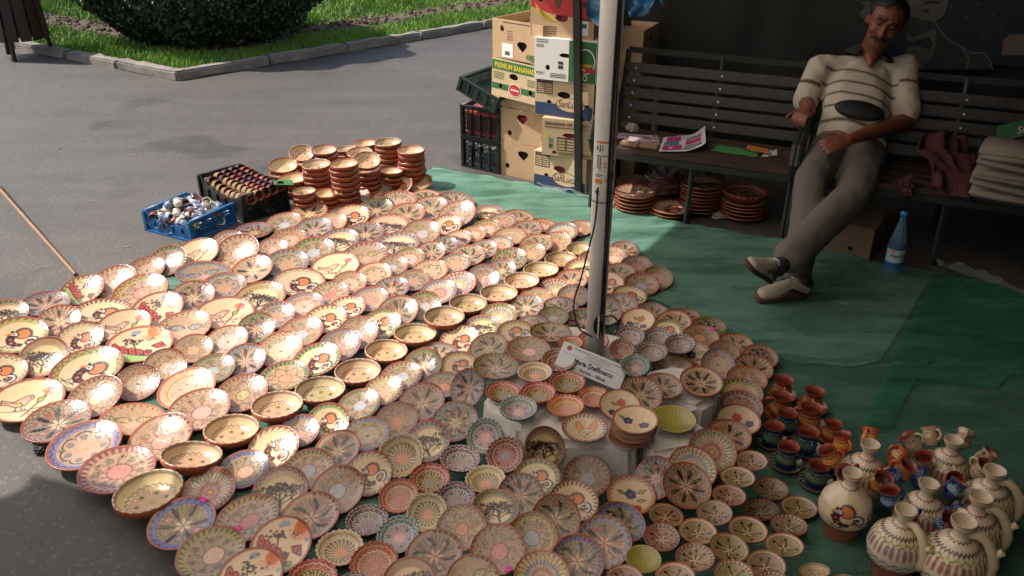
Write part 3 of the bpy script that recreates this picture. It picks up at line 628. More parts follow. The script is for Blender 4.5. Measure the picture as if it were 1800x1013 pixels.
# ------------------------------------------------------------------ ground, kerb, lawn, bush, bin
def asphalt():
    m = mat('asphalt', (.085, .073, .062), .62, bump=.5, bscale=260); nt = m.node_tree; N = nt.nodes; L = nt.links; b = N['Principled BSDF']
    tc = N.new('ShaderNodeTexCoord'); n1 = N.new('ShaderNodeTexNoise'); n1.inputs['Scale'].default_value = .9; n1.inputs['Detail'].default_value = 9; n1.inputs['Roughness'].default_value = .7; L.new(tc.outputs['Object'], n1.inputs['Vector'])
    mp = N.new('ShaderNodeMapping'); mp.inputs['Rotation'].default_value = (0, 0, -.25); mp.inputs['Scale'].default_value = (1, 6, 1); L.new(tc.outputs['Object'], mp.inputs[0])
    n2 = N.new('ShaderNodeTexNoise'); n2.inputs['Scale'].default_value = .7; n2.inputs['Detail'].default_value = 6; L.new(mp.outputs[0], n2.inputs['Vector'])
    vo = N.new('ShaderNodeTexVoronoi'); vo.inputs['Scale'].default_value = 95; L.new(tc.outputs['Object'], vo.inputs['Vector'])
    r1 = N.new('ShaderNodeValToRGB'); r1.color_ramp.elements[0].position = .3; r1.color_ramp.elements[0].color = (.044, .038, .035, 1); r1.color_ramp.elements[1].position = .72; r1.color_ramp.elements[1].color = (.092, .080, .073, 1)
    ad = N.new('ShaderNodeMath'); ad.operation = 'MULTIPLY_ADD'; ad.inputs[1].default_value = .45; L.new(n2.outputs['Fac'], ad.inputs[0]); 
    m5 = N.new('ShaderNodeMath'); m5.operation = 'MULTIPLY'; m5.inputs[1].default_value = .55; L.new(n1.outputs['Fac'], m5.inputs[0]); L.new(m5.outputs[0], ad.inputs[2]); L.new(ad.outputs[0], r1.inputs[0])
    st = N.new('ShaderNodeTexNoise'); st.inputs['Scale'].default_value = 1.7; st.inputs['Detail'].default_value = 7; st.inputs['Distortion'].default_value = .8; L.new(tc.outputs['Object'], st.inputs['Vector']); sr = N.new('ShaderNodeValToRGB'); sr.color_ramp.elements[0].position = .30; sr.color_ramp.elements[0].color = (.55, .52, .5, 1); sr.color_ramp.elements[1].position = .40; sr.color_ramp.elements[1].color = (1, 1, 1, 1); L.new(st.outputs['Fac'], sr.inputs[0])
    r2 = N.new('ShaderNodeValToRGB'); r2.color_ramp.elements[0].position = .0; r2.color_ramp.elements[0].color = (1.9, 1.8, 1.6, 1); r2.color_ramp.elements[1].position = .09; r2.color_ramp.elements[1].color = (1, 1, 1, 1)
    vc = N.new('ShaderNodeSeparateColor'); L.new(vo.outputs['Color'], vc.inputs[0]); gt = N.new('ShaderNodeMath'); gt.operation = 'GREATER_THAN'; gt.inputs[1].default_value = .93; L.new(vc.outputs[0], gt.inputs[0])
    iv = N.new('ShaderNodeMix'); iv.data_type = 'RGBA'; iv.inputs['A'].default_value = (1, 1, 1, 1); iv.inputs['B'].default_value = (1.7, 1.6, 1.4, 1); L.new(gt.outputs[0], iv.inputs['Factor'])
    mx = N.new('ShaderNodeMix'); mx.data_type = 'RGBA'; mx.blend_type = 'MULTIPLY'; mx.inputs['Factor'].default_value = 1; L.new(r1.outputs[0], mx.inputs['A']); L.new(iv.outputs['Result'], mx.inputs['B']); m7 = N.new('ShaderNodeMix'); m7.data_type = 'RGBA'; m7.blend_type = 'MULTIPLY'; m7.inputs['Factor'].default_value = 1; L.new(mx.outputs['Result'], m7.inputs['A']); L.new(sr.outputs[0], m7.inputs['B']); L.new(m7.outputs['Result'], b.inputs['Base Color'])
    return m
M_ASPH = asphalt()
g = mesh_obj('road', pydata('road', [(-150, -150, 0), (150, -150, 0), (150, 150, 0), (-150, 150, 0)], [(0, 1, 2, 3)], M_ASPH)); g['kind'] = 'structure'
K0 = Vector((-2.816, 7.158, 0)); KA = Vector((-.8385, .5449, 0)); KB = Vector((.7243, .6895, 0))
def LP(s, t, z=0): return K0+KB*s+KA*t+Vector((0, 0, z))
M_CONC = mat('weathered_concrete', (.22, .20, .17), .9, nscale=9, namt=.3, bump=.5, bscale=70)
kerb = empty('kerb', K0); kerb['kind'] = 'structure'
def kerb_line(d, L, nrm):
    s = .0
    while s < L:
        ln = rnd.uniform(.7, 1.0); mb = MB(); a = math.atan2(d.y, d.x)
        c = d*(s+ln/2)+nrm*.06
        mb.box((c.x, c.y, .03+rnd.uniform(-.006, .006)), (ln-.02, .12, .09), Matrix.Rotation(a+rnd.uniform(-.012, .012), 3, 'Z') if False else None, 0)
        o = mb.build('kerb_stone', M_CONC, kerb)
        for v in o.data.vertices: v.co -= Vector((c.x, c.y, 0))
        bm = bmesh.new(); bm.from_mesh(o.data); bmesh.ops.bevel(bm, geom=bm.edges[:], offset=.014, segments=2, affect='EDGES'); bmesh.ops.subdivide_edges(bm, edges=[e for e in bm.edges if e.calc_length() > .3], cuts=5)
        for v in bm.verts: v.co += mnoise.noise_vector(v.co*9+Vector((s, 0, 0)))*.012
        bm.to_mesh(o.data); bm.free(); o.location = (c.x, c.y, 0); o.rotation_euler = (0, 0, a+rnd.uniform(-.015, .015))
        s += ln
kerb_line(KA, 4.6, KB); kerb_line(KB, 8.0, KA)
M_SOIL = mat('garden_soil', (.085, .055, .038), .95, nscale=20, namt=.4, bump=.8, bscale=45)
def soil_z(s, t):
    d1 = max(0, 1-abs(t-1.0)/.26) if s > .8 else 0; d2 = max(0, 1-abs(s-.95)/.3) if t > .8 else 0
    return .045+max(d1, d2)*(.03+.035*mnoise.noise(Vector((s*6, t*6, 0))))
vs = []; fs = []; NS, NT = 110, 90
for i in range(NS+1):
    for j in range(NT+1):
        s = 10*(i/NS)**1.3+.06; t = 9*(j/NT)**1.2+.06; vs.append(LP(s, t, soil_z(s, t)))
for i in range(NS):
    for j in range(NT): a = i*(NT+1)+j; fs.append((a, a+NT+1, a+NT+2, a+1))
o = mesh_obj('soil_ground', pydata('soil_ground', vs, fs, M_SOIL, True)); o['kind'] = 'structure'
cl = MB()
for k in range(650):
    if k % 2: s, t = rnd.uniform(.8, 8), rnd.gauss(1.0, .13)
    else: s, t = rnd.gauss(.95, .14), rnd.uniform(.9, 5)
    p = LP(s, t, soil_z(s, t)); r = bmesh.ops.create_icosphere(cl.bm, subdivisions=1, radius=rnd.uniform(.012, .04))
    for v in r['verts']: v.co = v.co*rnd.uniform(.7, 1.2)+p
cl.build('soil_clods', M_SOIL)['kind'] = 'stuff'
BC = Vector((-3.02, 8.78, .72)); BR = (1.17, 1.02, .86)
M_GRASS = mat('grass_blades', (.13, .26, .022), .6, nscale=1.6, namt=.35, detail=5, Subsurface_Weight=0.0)
def grass(n):
    S = nrs.rand(n)**1.15*9.4+.1; T = nrs.rand(n)**1.1*6.5+.1
    keep = ~(((np.abs(T-1.0) < .22+.05*nrs.randn(n)) & (S > .8)) | ((np.abs(S-.95) < .25+.05*nrs.randn(n)) & (T > .8)) ) | (nrs.rand(n) < .05)
    X = K0.x+KB.x*S+KA.x*T; Y = K0.y+KB.y*S+KA.y*T
    inb = ((X-BC.x)/.8)**2+((Y-BC.y)/.7)**2 < 1; keep &= ~inb; X = X[keep]; Y = Y[keep]; n = len(X)
    h = (.03+.055*nrs.rand(n))*(1+.4*np.sin(X*3)*np.cos(Y*2.3)); a = nrs.rand(n)*6.28; w = .0045+.004*nrs.rand(n); le = .03*nrs.randn(n, 2)
    z = np.full(n, .04)
    P = np.stack([np.stack([X-w*np.cos(a), Y-w*np.sin(a), z], 1), np.stack([X+w*np.cos(a), Y+w*np.sin(a), z], 1), np.stack([X+le[:, 0], Y+le[:, 1], z+h], 1)], 1).reshape(-1, 3)
    me = bpy.data.meshes.new('grass'); me.vertices.add(3*n); me.vertices.foreach_set('co', P.astype(np.float32).ravel()); me.loops.add(3*n); me.loops.foreach_set('vertex_index', np.arange(3*n, dtype=np.int32))
    me.polygons.add(n); me.polygons.foreach_set('loop_start', np.arange(0, 3*n, 3, dtype=np.int32)); me.polygons.foreach_set('loop_total', np.full(n, 3, np.int32)); me.materials.append(M_GRASS); me.update(calc_edges=True)
    return mesh_obj('grass', me)
grass(150000)['kind'] = 'stuff'
lt = MB()
for k in range(170):
    x, y = rnd.uniform(-5, 1.5), rnd.uniform(1.2, 9); s = rnd.uniform(.004, .013)
    if k % 5 == 0: s *= 1.8
    a = rnd.uniform(0, 6.28); P = [(x+s*math.cos(a+t)*rnd.uniform(.5, 1), y+s*math.sin(a+t)*rnd.uniform(.5, 1)) for t in (0, 1.3, 2.5, 3.9, 5.1)]; lt.prism(P, .001, .003)
lt.build('litter', mat('dry_litter', (.16, .13, .09), .9, nscale=3, namt=.8))['kind'] = 'stuff'
# ---- round clipped bush
def leaf_mat():
    m = mat('bush_leaves', (.030, .065, .014), .42, nscale=11, namt=.65, col2=(.008, .02, .008)); return m
bush = empty('round_bush', (BC.x, BC.y, 0), 0, 'large dark green rounded bush at the corner of the lawn behind the kerb', 'bush')
def leaves(n):
    u = nrs.randn(n, 3); u /= np.linalg.norm(u, axis=1)[:, None]
    th = np.array([mnoise.noise(Vector(v*2.2))*.14+mnoise.noise(Vector(v*6))*.08 for v in u.tolist()]) if False else .12*np.sin(4*u[:, 0]+1)*np.sin(5*u[:, 1])+.06*np.sin(11*u[:, 0]+9*u[:, 2])*np.sin(13*u[:, 1])
    r = (1+th)*(1-.32*nrs.rand(n)**2.2)
    P = u*r[:, None]*np.array(BR)+np.array((0, 0, BC.z))
    low = P[:, 2] < .5; P[low, :2] *= (.74+.52*np.clip(P[low, 2], 0, .5))[:, None]
    ok = (P[:, 2] > .05) & (P[:, 2] < 1.65); P = P[ok]; u = u[ok]; n = len(P)
    s = .010+.012*nrs.rand(n); nr_ = u+.9*nrs.randn(n, 3); nr_ /= np.linalg.norm(nr_, axis=1)[:, None]
    t = np.cross(nr_, nrs.randn(n, 3)); t /= np.linalg.norm(t, axis=1)[:, None]; b = np.cross(nr_, t)
    Q = np.stack([P-t*s[:, None]*1.3, P+b*s[:, None]*.8, P+t*s[:, None]*1.3, P-b*s[:, None]*.8], 1).reshape(-1, 3)
    me = bpy.data.meshes.new('crown'); me.vertices.add(4*n); me.vertices.foreach_set('co', Q.astype(np.float32).ravel()); me.loops.add(4*n); me.loops.foreach_set('vertex_index', np.arange(4*n, dtype=np.int32))
    me.polygons.add(n); me.polygons.foreach_set('loop_start', np.arange(0, 4*n, 4, dtype=np.int32)); me.polygons.foreach_set('loop_total', np.full(n, 4, np.int32)); me.materials.append(leaf_mat()); me.update(calc_edges=True)
    return mesh_obj('crown', me, bush)
leaves(85000)
tw = MB()
for k in range(16):
    a = rnd.uniform(0, 6.28); tw.tube([(.1*math.cos(a), .1*math.sin(a), 0), (.35*math.cos(a), .3*math.sin(a), .35), (.8*math.cos(a), .7*math.sin(a), .9)], [.02, .013, .006], 6)
tw.build('trunk', mat('bush_bark', (.05, .035, .025), .9), bush)
# ---- slatted litter bin
M_BIN = mat('dark_brown_stained_wood', (.045, .018, .012), .55, nscale=14, namt=.3); M_IRON = mat('black_painted_iron', (.012, .012, .012), .45)
bc = (G(8, 106)+G(78, 102))/2; bn = empty('litter_bin', (bc.x-.05, bc.y+.12, 0), 0, 'dark brown slatted litter bin on metal legs beside the kerb', 'litter bin')
for k in range(14):
    a = 2*PI*k/14; r0, r1 = .235, .20; mb = MB(); p0 = Vector((r0*math.cos(a), r0*math.sin(a), .17)); p1 = Vector((r1*math.cos(a), r1*math.sin(a), .82))
    mb.box((0, 0, 0), (.022, .088, .65), None, .004); o = mb.build('slat', M_BIN, bn); o.location = (p0+p1)/2; o.rotation_euler = (0, -.055, a)
for a in (.6, 2.7, 4.8): MB().tube([(.24*math.cos(a), .24*math.sin(a), 0), (.16*math.cos(a), .16*math.sin(a), .6)], .02, 8).build('leg', M_IRON, bn)
for z in (.28, .68): MB().lathe([(.18, z), (.205, z), (.205, z+.03), (.18, z+.03), (.18, z)], 28).build('hoop', M_IRON, bn, True)
MB().lathe([(0, .2), (.17, .2), (.17, .74), (.165, .74), (.165, .21), (0, .21)], 24).build('liner', mat('grey_tin', (.12, .12, .12), .5, .6), bn, True)
# ------------------------------------------------------------------ plastic sheet on the ground
def film(name, col, amt, rough=.32):
    m = bpy.data.materials.new(name); m.use_nodes = True; nt = m.node_tree; N = nt.nodes; L = nt.links; b = N['Principled BSDF']; out = N['Material Output']
    b.inputs['Base Color'].default_value = (*col, 1); b.inputs['Roughness'].default_value = .5; b.inputs['Specular IOR Level'].default_value = .6; b.inputs['Coat Weight'].default_value = .4; b.inputs['Coat Roughness'].default_value = .38
    tr = N.new('ShaderNodeBsdfTransparent'); tr.inputs[0].default_value = (.45, .78, .62, 1)
    mx = N.new('ShaderNodeMixShader'); tc = N.new('ShaderNodeTexCoord'); mp = N.new('ShaderNodeMapping'); mp.inputs['Rotation'].default_value = (0, 0, .5); mp.inputs['Scale'].default_value = (1, 4, 1)
    no = N.new('ShaderNodeTexNoise'); no.inputs['Scale'].default_value = 2.4; no.inputs['Detail'].default_value = 8; no.inputs['Roughness'].default_value = .65; no.inputs['Distortion'].default_value = .6
    L.new(tc.outputs['Object'], mp.inputs[0]); L.new(mp.outputs[0], no.inputs['Vector']); mr = N.new('ShaderNodeMapRange'); mr.inputs[1].default_value = .3; mr.inputs[2].default_value = .7; mr.inputs[3].default_value = amt-.26; mr.inputs[4].default_value = amt+.2
    L.new(no.outputs['Fac'], mr.inputs[0]); L.new(mr.outputs[0], mx.inputs[0]); L.new(tr.outputs[0], mx.inputs[1]); L.new(b.outputs[0], mx.inputs[2]); L.new(mx.outputs[0], out.inputs['Surface'])
    n2 = N.new('ShaderNodeTexNoise'); n2.inputs['Scale'].default_value = 7; n2.inputs['Detail'].default_value = 5; n2.inputs['Distortion'].default_value = 1.2; L.new(mp.outputs[0], n2.inputs['Vector'])
    bp = N.new('ShaderNodeBump'); bp.inputs['Strength'].default_value = .3; bp.inputs['Distance'].default_value = .008; L.new(n2.outputs['Fac'], bp.inputs['Height']); L.new(bp.outputs[0], b.inputs['Normal']); L.new(bp.outputs[0], b.inputs['Coat Normal'])
    return m
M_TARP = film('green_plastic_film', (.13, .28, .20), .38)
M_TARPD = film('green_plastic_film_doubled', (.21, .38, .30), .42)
def resample(P, n):
    P = [Vector(p) for p in P]; d = [0]
    for a, b in zip(P[:-1], P[1:]): d.append(d[-1]+(b-a).length)
    out = []
    for k in range(n):
        s = d[-1]*k/(n-1); i = max(j for j in range(len(d)) if d[j] <= s+1e-9); i = min(i, len(P)-2); out.append(P[i].lerp(P[i+1], (s-d[i])/(d[i+1]-d[i])))
    return out
def sheet(name, far, nearl, nu, nv, zf, m):
    A = resample(far, nu); B = resample(nearl, nu); vs = []; fs = []
    for i in range(nu):
        for j in range(nv):
            p = A[i].lerp(B[i], (j/(nv-1))**1.0); p.z = zf(p, i/(nu-1), j/(nv-1)); vs.append(p)
    for i in range(nu-1):
        for j in range(nv-1): a = i*nv+j; fs.append((a, a+1, a+nv+1, a+nv))
    return mesh_obj(name, pydata(name, vs, fs, m, True))
def zt(p, u, v):
    q = mnoise.noise(Vector((p.x*2.5, p.y*5, 0))); r = mnoise.noise(Vector((p.x*9, p.y*14, 3)))
    e = math.exp(-v*22); return .005+.0018*(q+1)+.0008*(r+1)+e*(.028*abs(mnoise.noise(Vector((p.x*6, p.y*3, 7))))+.012*abs(r))
far = [G(*q) for q in [(760, 298), (850, 311), (938, 329), (1040, 350), (1155, 381), (1213, 398), (1364, 425), (1446, 440), (1525, 461), (1647, 482), (1750, 498), (1800, 518), (2150, 620)]]
nrl = [G(*q) for q in [(755, 301), (600, 340), (330, 462), (150, 530), (-60, 590), (-90, 680), (60, 735), (130, 790), (215, 845), (300, 935), (400, 1080), (1200, 1100), (2150, 1100)]]
o = sheet('green_plastic_sheet', far, nrl, 200, 110, zt, M_TARP); tag(o, 'thin green plastic sheet spread on the asphalt under the pottery', 'plastic sheet')
far2 = [G(*q) for q in [(764, 300), (850, 313), (938, 331), (1040, 352), (1155, 383), (1213, 400), (1364, 427), (1446, 442), (1525, 463), (1640, 486)]]
nrl2 = [G(*q) for q in [(600, 342), (332, 464), (152, 532), (-55, 592), (-85, 676), (400, 600), (900, 560), (1150, 530), (1280, 598), (1395, 642), (1500, 650), (1545, 640)]]
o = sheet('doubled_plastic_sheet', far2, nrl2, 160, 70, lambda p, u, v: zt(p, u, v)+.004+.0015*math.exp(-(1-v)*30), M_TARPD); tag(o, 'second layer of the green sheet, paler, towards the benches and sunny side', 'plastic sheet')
M_TARP2 = film('green_plastic_film_overlap', (.07, .25, .16), .34, .4)
def zt2(p, u, v): return .0165+.001*(mnoise.noise(Vector((p.x*3, p.y*6, 9)))+1)
o = sheet('loose_plastic_sheet', [G(*q) for q in [(1644, 487), (1730, 502), (1800, 522), (2050, 590)]], [G(*q) for q in [(1513, 751), (1562, 765), (1604, 672), (1750, 690), (1768, 668), (2050, 640)]], 60, 40, zt2, M_TARP2)
tag(o, 'brighter green plastic sheet corner lying doubled over the larger sheet', 'plastic sheet')
# clear crumpled edge of the film beside the second bench
M_CLEAR = mat('clear_film', (.5, .55, .52), .15, Alpha=.22)
for nm, A, B, lb in (('clear_plastic_wrap', [(1640, 470), (1700, 478), (1760, 500), (1800, 520)], [(1652, 482), (1690, 490), (1745, 506), (1800, 530)], 'crumpled clear plastic wrap on the ground before the second bench'),
                     ('clear_plastic_strip', [(940, 322), (1000, 334), (1060, 345), (1150, 372)], [(948, 336), (1010, 350), (1065, 362), (1150, 385)], 'shiny crumpled clear plastic edge along the sheet beside the boxes')):
    o = sheet(nm, [G(*q) for q in A], [G(*q) for q in B], 40, 12, lambda p, u, v: .02+.04*abs(mnoise.noise(Vector((p.x*11, p.y*17, 2)))), M_CLEAR); tag(o, lb, 'plastic wrap')
# ------------------------------------------------------------------ canopy over the stall (above the picture) and what holds it
edge = [(-900, 1250), (-160, 900), (0, 868), (28, 852), (38, 830), (100, 848), (170, 868), (300, 885), (420, 850), (560, 800), (650, 765), (760, 700), (835, 655), (935, 595), (1060, 505), (1150, 432), (1200, 392)]
CZ = 2.35
pts = [G(*q) for q in edge[1:]]; pts = [Vector((-5.0, .6, 0))]+pts+[Vector((1.25, 4.9, 0)), Vector((1.5, 6.6, 0)), Vector((6.2, 6.6, 0)), Vector((6.2, -5.2, 0)), Vector((-5.0, -5.2, 0))]
cp = [(p+SD*(CZ/SD.z)) for p in pts]
M_CANOPY = mat('canopy_cloth', (.30, .26, .21), .85, nscale=30, namt=.1)
def cloth_roof(name, col, tr):
    m = mat(name, col, .9); nt = m.node_tree; N = nt.nodes; L = nt.links; t = N.new('ShaderNodeBsdfTranslucent'); t.inputs[0].default_value = (*tr, 1); a = N.new('ShaderNodeMixShader'); a.inputs[0].default_value = .85
    L.new(N['Principled BSDF'].outputs[0], a.inputs[1]); L.new(t.outputs[0], a.inputs[2]); L.new(a.outputs[0], N['Material Output'].inputs['Surface']); return m
M_CANOPY = cloth_roof('cream_canopy_cloth', (.60, .56, .50), (.95, .90, .84))
XS = .55                                  # the parasol ends here; the opaque roof added for shade begins
def clipx(P, x0, keep_less):
    out = []
    for a, b in zip(P, P[1:]+P[:1]):
        ina = (a.x <= x0) == keep_less; inb = (b.x <= x0) == keep_less
        if ina: out.append(a)
        if ina != inb: out.append(a.lerp(b, (x0-a.x)/(b.x-a.x)))
    return out
mb = MB(); mb.prism([(p.x, p.y) for p in clipx(cp, XS, False)], CZ+.02, CZ+.035); o2 = mb.build('stall_roof', mat('added_dark_cover', (.015, .014, .013), .9)); tag(o2, 'dark cloth roof added unseen over the benches to darken them', 'stall roof')  # opaque roof added out of view to darken the right side
def clipy(P, y0, keep_less): return [Vector((q.y, q.x, 0)) for q in clipx([Vector((p.y, p.x, 0)) for p in P], y0, keep_less)]
cpl = clipx(cp, XS+.02, True)
for nm, P_, lb_ in (('left_blocker', clipx(cpl, -2.5, True), 'opaque awning of the neighbouring stall above the dark foreground asphalt'), ('near_awning', clipy(clipx(cpl, -2.5, False), -1.0, True), 'opaque awning overhead on the viewer side of the parasol')):
    mb = MB(); mb.prism([(p.x, p.y) for p in P_], CZ+.04, CZ+.055); o3 = mb.build('awning', bpy.data.materials['added_dark_cover']); tag(o3, lb_, 'awning')  # both opaque covers are added overhead, unseen, to hold back fill light
mb = MB(); mb.prism([(p.x, p.y) for p in clipy(clipx(cpl, -2.52, False), -1.02, False)], CZ, CZ+.012); o = mb.build('market_parasol_canopy', M_CANOPY)
pole_xy = Vector((.283, 2.506, 0))
par = empty('market_parasol', pole_xy, 0, 'large parasol with a pale pole standing among the concrete blocks', 'parasol')
o.parent = par; o.name = 'canopy'; o.location = -pole_xy
M_POLE = mat('greyish_white_enamel', (.64, .60, .56), .38, nscale=8, namt=.08)
mb = MB(); mb.lathe([(0, .10), (.0315, .10), (.0315, .62), (.0335, .63), (.0345, 1.1), (.0345, CZ), (0, CZ)], 28); mb.build('pole', M_POLE, par, True)
M_BLACK = mat('black_cord', (.012, .011, .010), .7); M_DARKSLOT = mat('dark_slot', (.006, .006, .006), .8)
def surf(t, z, r=.0325): return Vector((r*math.sin(t), -r*math.cos(t), z))
pz = lambda y: None
def pole_z(py):
    d = ray(1050, py); return H+d.z*(pole_xy.y-.03)/d.y
# winch slot and lever plate at the bottom of the pole
mb = MB(); mb.lathe([(0, -.002), (.0155, -.002), (.0155, .003), (0, .003)], 20, (0, 0, 0), (0, -1, 0)); o = mb.build('winch_slot', M_DARKSLOT, par); o.scale = (1, 1, 2.2); o.location = surf(.12, pole_z(572), .031)
mb = MB(); mb.box((0, 0, 0), (.0075, .006, .085), None, .0025); o = mb.build('winch_plate', M_POLE, par); o.location = surf(.15, pole_z(574), .037); o.rotation_euler = (0, 0, .15)
for dz in (-.025, .02):
    mb = MB(); mb.lathe([(0, -.001), (.0022, -.001), (.0018, .0015), (0, .002)], 10, (0, 0, 0), (0, -1, 0)); o = mb.build('screw', M_IRON, par); o.location = surf(.15, pole_z(574)+dz, .0405)
# cords down the pole and the loop hanging out to the side
for k, (t, n_) in enumerate(((.32, 0), (.42, 1), (.60, 2))):
    z0 = pole_z(600) if k else pole_z(560); pts_ = [surf(t+.06*math.sin(5*z+n_)-(.25 if z < .7 and k == 1 else 0)*min(1, (.7-z)*2), z, .0375) for z in np.linspace(z0+.02, CZ-.02, 34)]
    MB().tube(pts_, .0028 if k else .0034, 6).build('cord', M_BLACK, par, True)
def loop(P, name, r=.0028):
    Q = []
    for a, b, c, d in zip([P[0]]+P[:-1], P, P[1:], P[2:]+[P[-1]]):
        for q in range(6):
            t = q/6; Q.append(.5*((2*b)+(c-a)*t+(2*a-5*b+4*c-d)*t*t+(-a+3*b-3*c+d)*t**3))
    Q.append(P[-1]); return MB().tube(Q, r, 6).build(name, M_BLACK, par, True)
def on(px, py, y): return PD(px, py, y)-pole_xy
loop([on(1051, 330, 2.466), on(1046, 390, 2.455), on(1034, 440, 2.44), on(1021, 490, 2.44), on(1009, 530, 2.45), on(1011, 558, 2.45), on(1020, 580, 2.46), on(1040, 592, 2.466)], 'hanging_cord')
loop([on(1058, 558, 2.466), on(1075, 556, 2.46), on(1086, 566, 2.46), on(1083, 586, 2.46), on(1072, 584, 2.47), on(1064, 572, 2.47)], 'cord_loop')
# printed sleeve: instruction sticker, orange and grey marks
M_STICK = mat('white_sticker', (.62, .60, .56), .35); M_ORG = mat('orange_print', (.60, .17, .04), .5); M_GRY = mat('dark_grey_print', (.09, .08, .08), .6)
def on_pole(me, t, z, r=.0352):
    for v in me.vertices:
        a = t+v.co.x/r; v.co = surf(a, z+v.co.y, r+v.co.z)
    o = mesh_obj(me.name, me, par); return o
def grid_rect(x0, y0, x1, y1, m, nx=8, name='print', t=0):
    vs = [(x0+(x1-x0)*i/nx, y, t) for i in range(nx+1) for y in (y0, y1)]; return pydata(name, vs, [(2*i, 2*i+2, 2*i+3, 2*i+1) for i in range(nx)], m)
zt_, zb_ = pole_z(248), pole_z(352)
on_pole(grid_rect(-.034, zb_-zt_, .05, 0, M_STICK, 12, 'instruction_sticker'), 0, zt_)
L_ = zt_-zb_
on_pole(grid_rect(-.033, -.007, .045, -.001, M_ORG, 10, 'orange_band', .0006), 0, zt_)
for (x0, y0, x1, y1, m_) in ((-.030, -.030, -.025, -.016, M_GRY), (-.020, -.034, -.016, -.012, M_GRY), (-.012, -.030, -.009, -.014, M_GRY), (.012, -.034, .016, -.010, M_GRY), (-.030, -.048, .03, -.045, M_GRY), (-.026, -.085, -.022, -.05, M_GRY), (-.018, -.09, -.014, -.05, M_GRY), (.010, -.08, .013, -.05, M_GRY), (-.006, -.074, .003, -.068, M_ORG), (-.006, -.084, .003, -.078, M_ORG),
                             (.022, -.072, .034, -.064, M_ORG), (-.03, -.108, -.006, -.105, M_GRY), (-.03, -.113, -.012, -.111, M_GRY), (-.031, -.134, -.008, -.120, M_ORG), (.002, -.13, .010, -.118, M_ORG), (.018, -.126, .032, -.098, M_GRY)):
    if y0 > -L_: on_pole(grid_rect(x0, y0, x1, y1, m_, 5, 'sticker_mark', .0008), 0, zt_)
on_pole(text_mesh('TEX', .016, M_GRY, .0002, bold=.0006), .1, zb_+.018, .0356)
on_pole(text_mesh('@', .016, M_GRY, .0002, bold=.0005), -.85, zb_+.022, .0356)
mb = MB(); mb.lathe([(.0350, 0), (.0362, .0015), (.0350, .003)], 28); o = mb.build('tie_wire', M_BLACK, par, True); o.location = (0, 0, pole_z(357))
# ------------------------------------------------------------------ concrete weights round the pole
M_BLOCK = mat('cast_concrete', (.60, .55, .49), .9, nscale=14, namt=.16, bump=.5, bscale=150, detail=10)
def block(P, h, label, notch=.03):
    """P: outline on the ground (counter-clockwise); a cast weight with sloping sides and worn edges"""
    c = sum((Vector(p) for p in P), Vector((0, 0, 0)))/len(P); c.z = 0
    bm = bmesh.new(); lo = [bm.verts.new((Vector(p)-c)*1.06) for p in P]; hi = [bm.verts.new((Vector(p)-c)*.98+Vector((0, 0, h))) for p in P]
    n = len(P); bm.faces.new(lo[::-1]); bm.faces.new(hi)
    for i in range(n): bm.faces.new((lo[i], lo[(i+1) % n], hi[(i+1) % n], hi[i]))
    bmesh.ops.recalc_face_normals(bm, faces=bm.faces)
    bmesh.ops.bevel(bm, geom=[e for e in bm.edges if max(v.co.z for v in e.verts) > .01], offset=.018, segments=3, affect='EDGES')
    me = bpy.data.meshes.new('concrete_block'); bm.to_mesh(me); bm.free(); me.materials.append(M_BLOCK)
    o = mesh_obj('concrete_block', me); o.location = c
    return tag(o, label, 'concrete weight', 'cast concrete weights round the pole')
h1 = .155
def T(px, py): p = G(px, py, h1); p.z = 0; return p
block([T(846, 705), T(912, 755), T(940, 752), T(1005, 690), T(1000, 630), T(905, 625)], h1, 'grey concrete weight with the green centred scalloped bowl on it')
block([T(922, 758), T(960, 776), T(1116, 788), T(1124, 766), T(1090, 700), T(1010, 690)], h1, 'grey concrete weight under the rabbit plate, nearest the viewer')
block([T(1135, 768), T(1140, 800), T(1240, 785), T(1262, 760), T(1220, 730), T(1130, 706), T(1098, 700)], h1*.98, 'grey concrete weight under the olive fan patterned plate')
block([T(1140, 695), T(1228, 718), T(1262, 700), T(1262, 652), T(1180, 640), T(1130, 650)], h1, 'grey concrete weight below the flower spoke plate at the far side')
block([T(905, 612), T(1000, 622), T(1095, 640), T(1100, 590), T(1010, 570), T(930, 575)], h1, 'grey concrete weight behind the pole foot under three long plates')
# ------------------------------------------------------------------ name card
M_CARD = mat('white_card', (.86, .86, .88), .5); M_TXT = mat('black_print', (.03, .03, .04), .6); M_REDT = mat('dark_red_print', (.30, .03, .05), .6)
a_ = G(975, 640, .19); tl = PD(988, 597, a_.y+.035); tr_ = PD(1100, 645, a_.y-.005); bl = PD(975, 640, a_.y); br = PD(1088, 686, a_.y-.04)
ex = ((tr_-tl)+(br-bl)).normalized(); ey = ((tl-bl)+(tr_-br)); ey = (ey-ex*ey.dot(ex)).normalized(); ez = ex.cross(ey); W_ = ((tr_-tl).length+(br-bl).length)/2; H_ = ((tl-bl).length+(tr_-br).length)/2
mb = MB(); mb.box((W_/2, H_/2, -.0006), (W_, H_, .0008)); card = mb.build('name_card', M_CARD); card.matrix_world = Matrix.Translation(bl) @ Matrix((ex, ey, ez)).transposed().to_4x4()
tag(card, 'white printed name card leaning before the pole foot', 'name card')
def cprint(name, me, x, y): return put(name, me, card, Matrix.Translation((x*W_, y*H_, .0002)))
cprint('name_lettering', text_mesh('Maria Ștefănescu', H_*.27, M_TXT, .0001, 'CENTER', .0007, xs=.88), .54, .35)
cprint('town_lettering', text_mesh('Horezu - Vâlcea', H_*.19, M_TXT, .0001, 'CENTER', .0004, xs=.92), .56, .10)
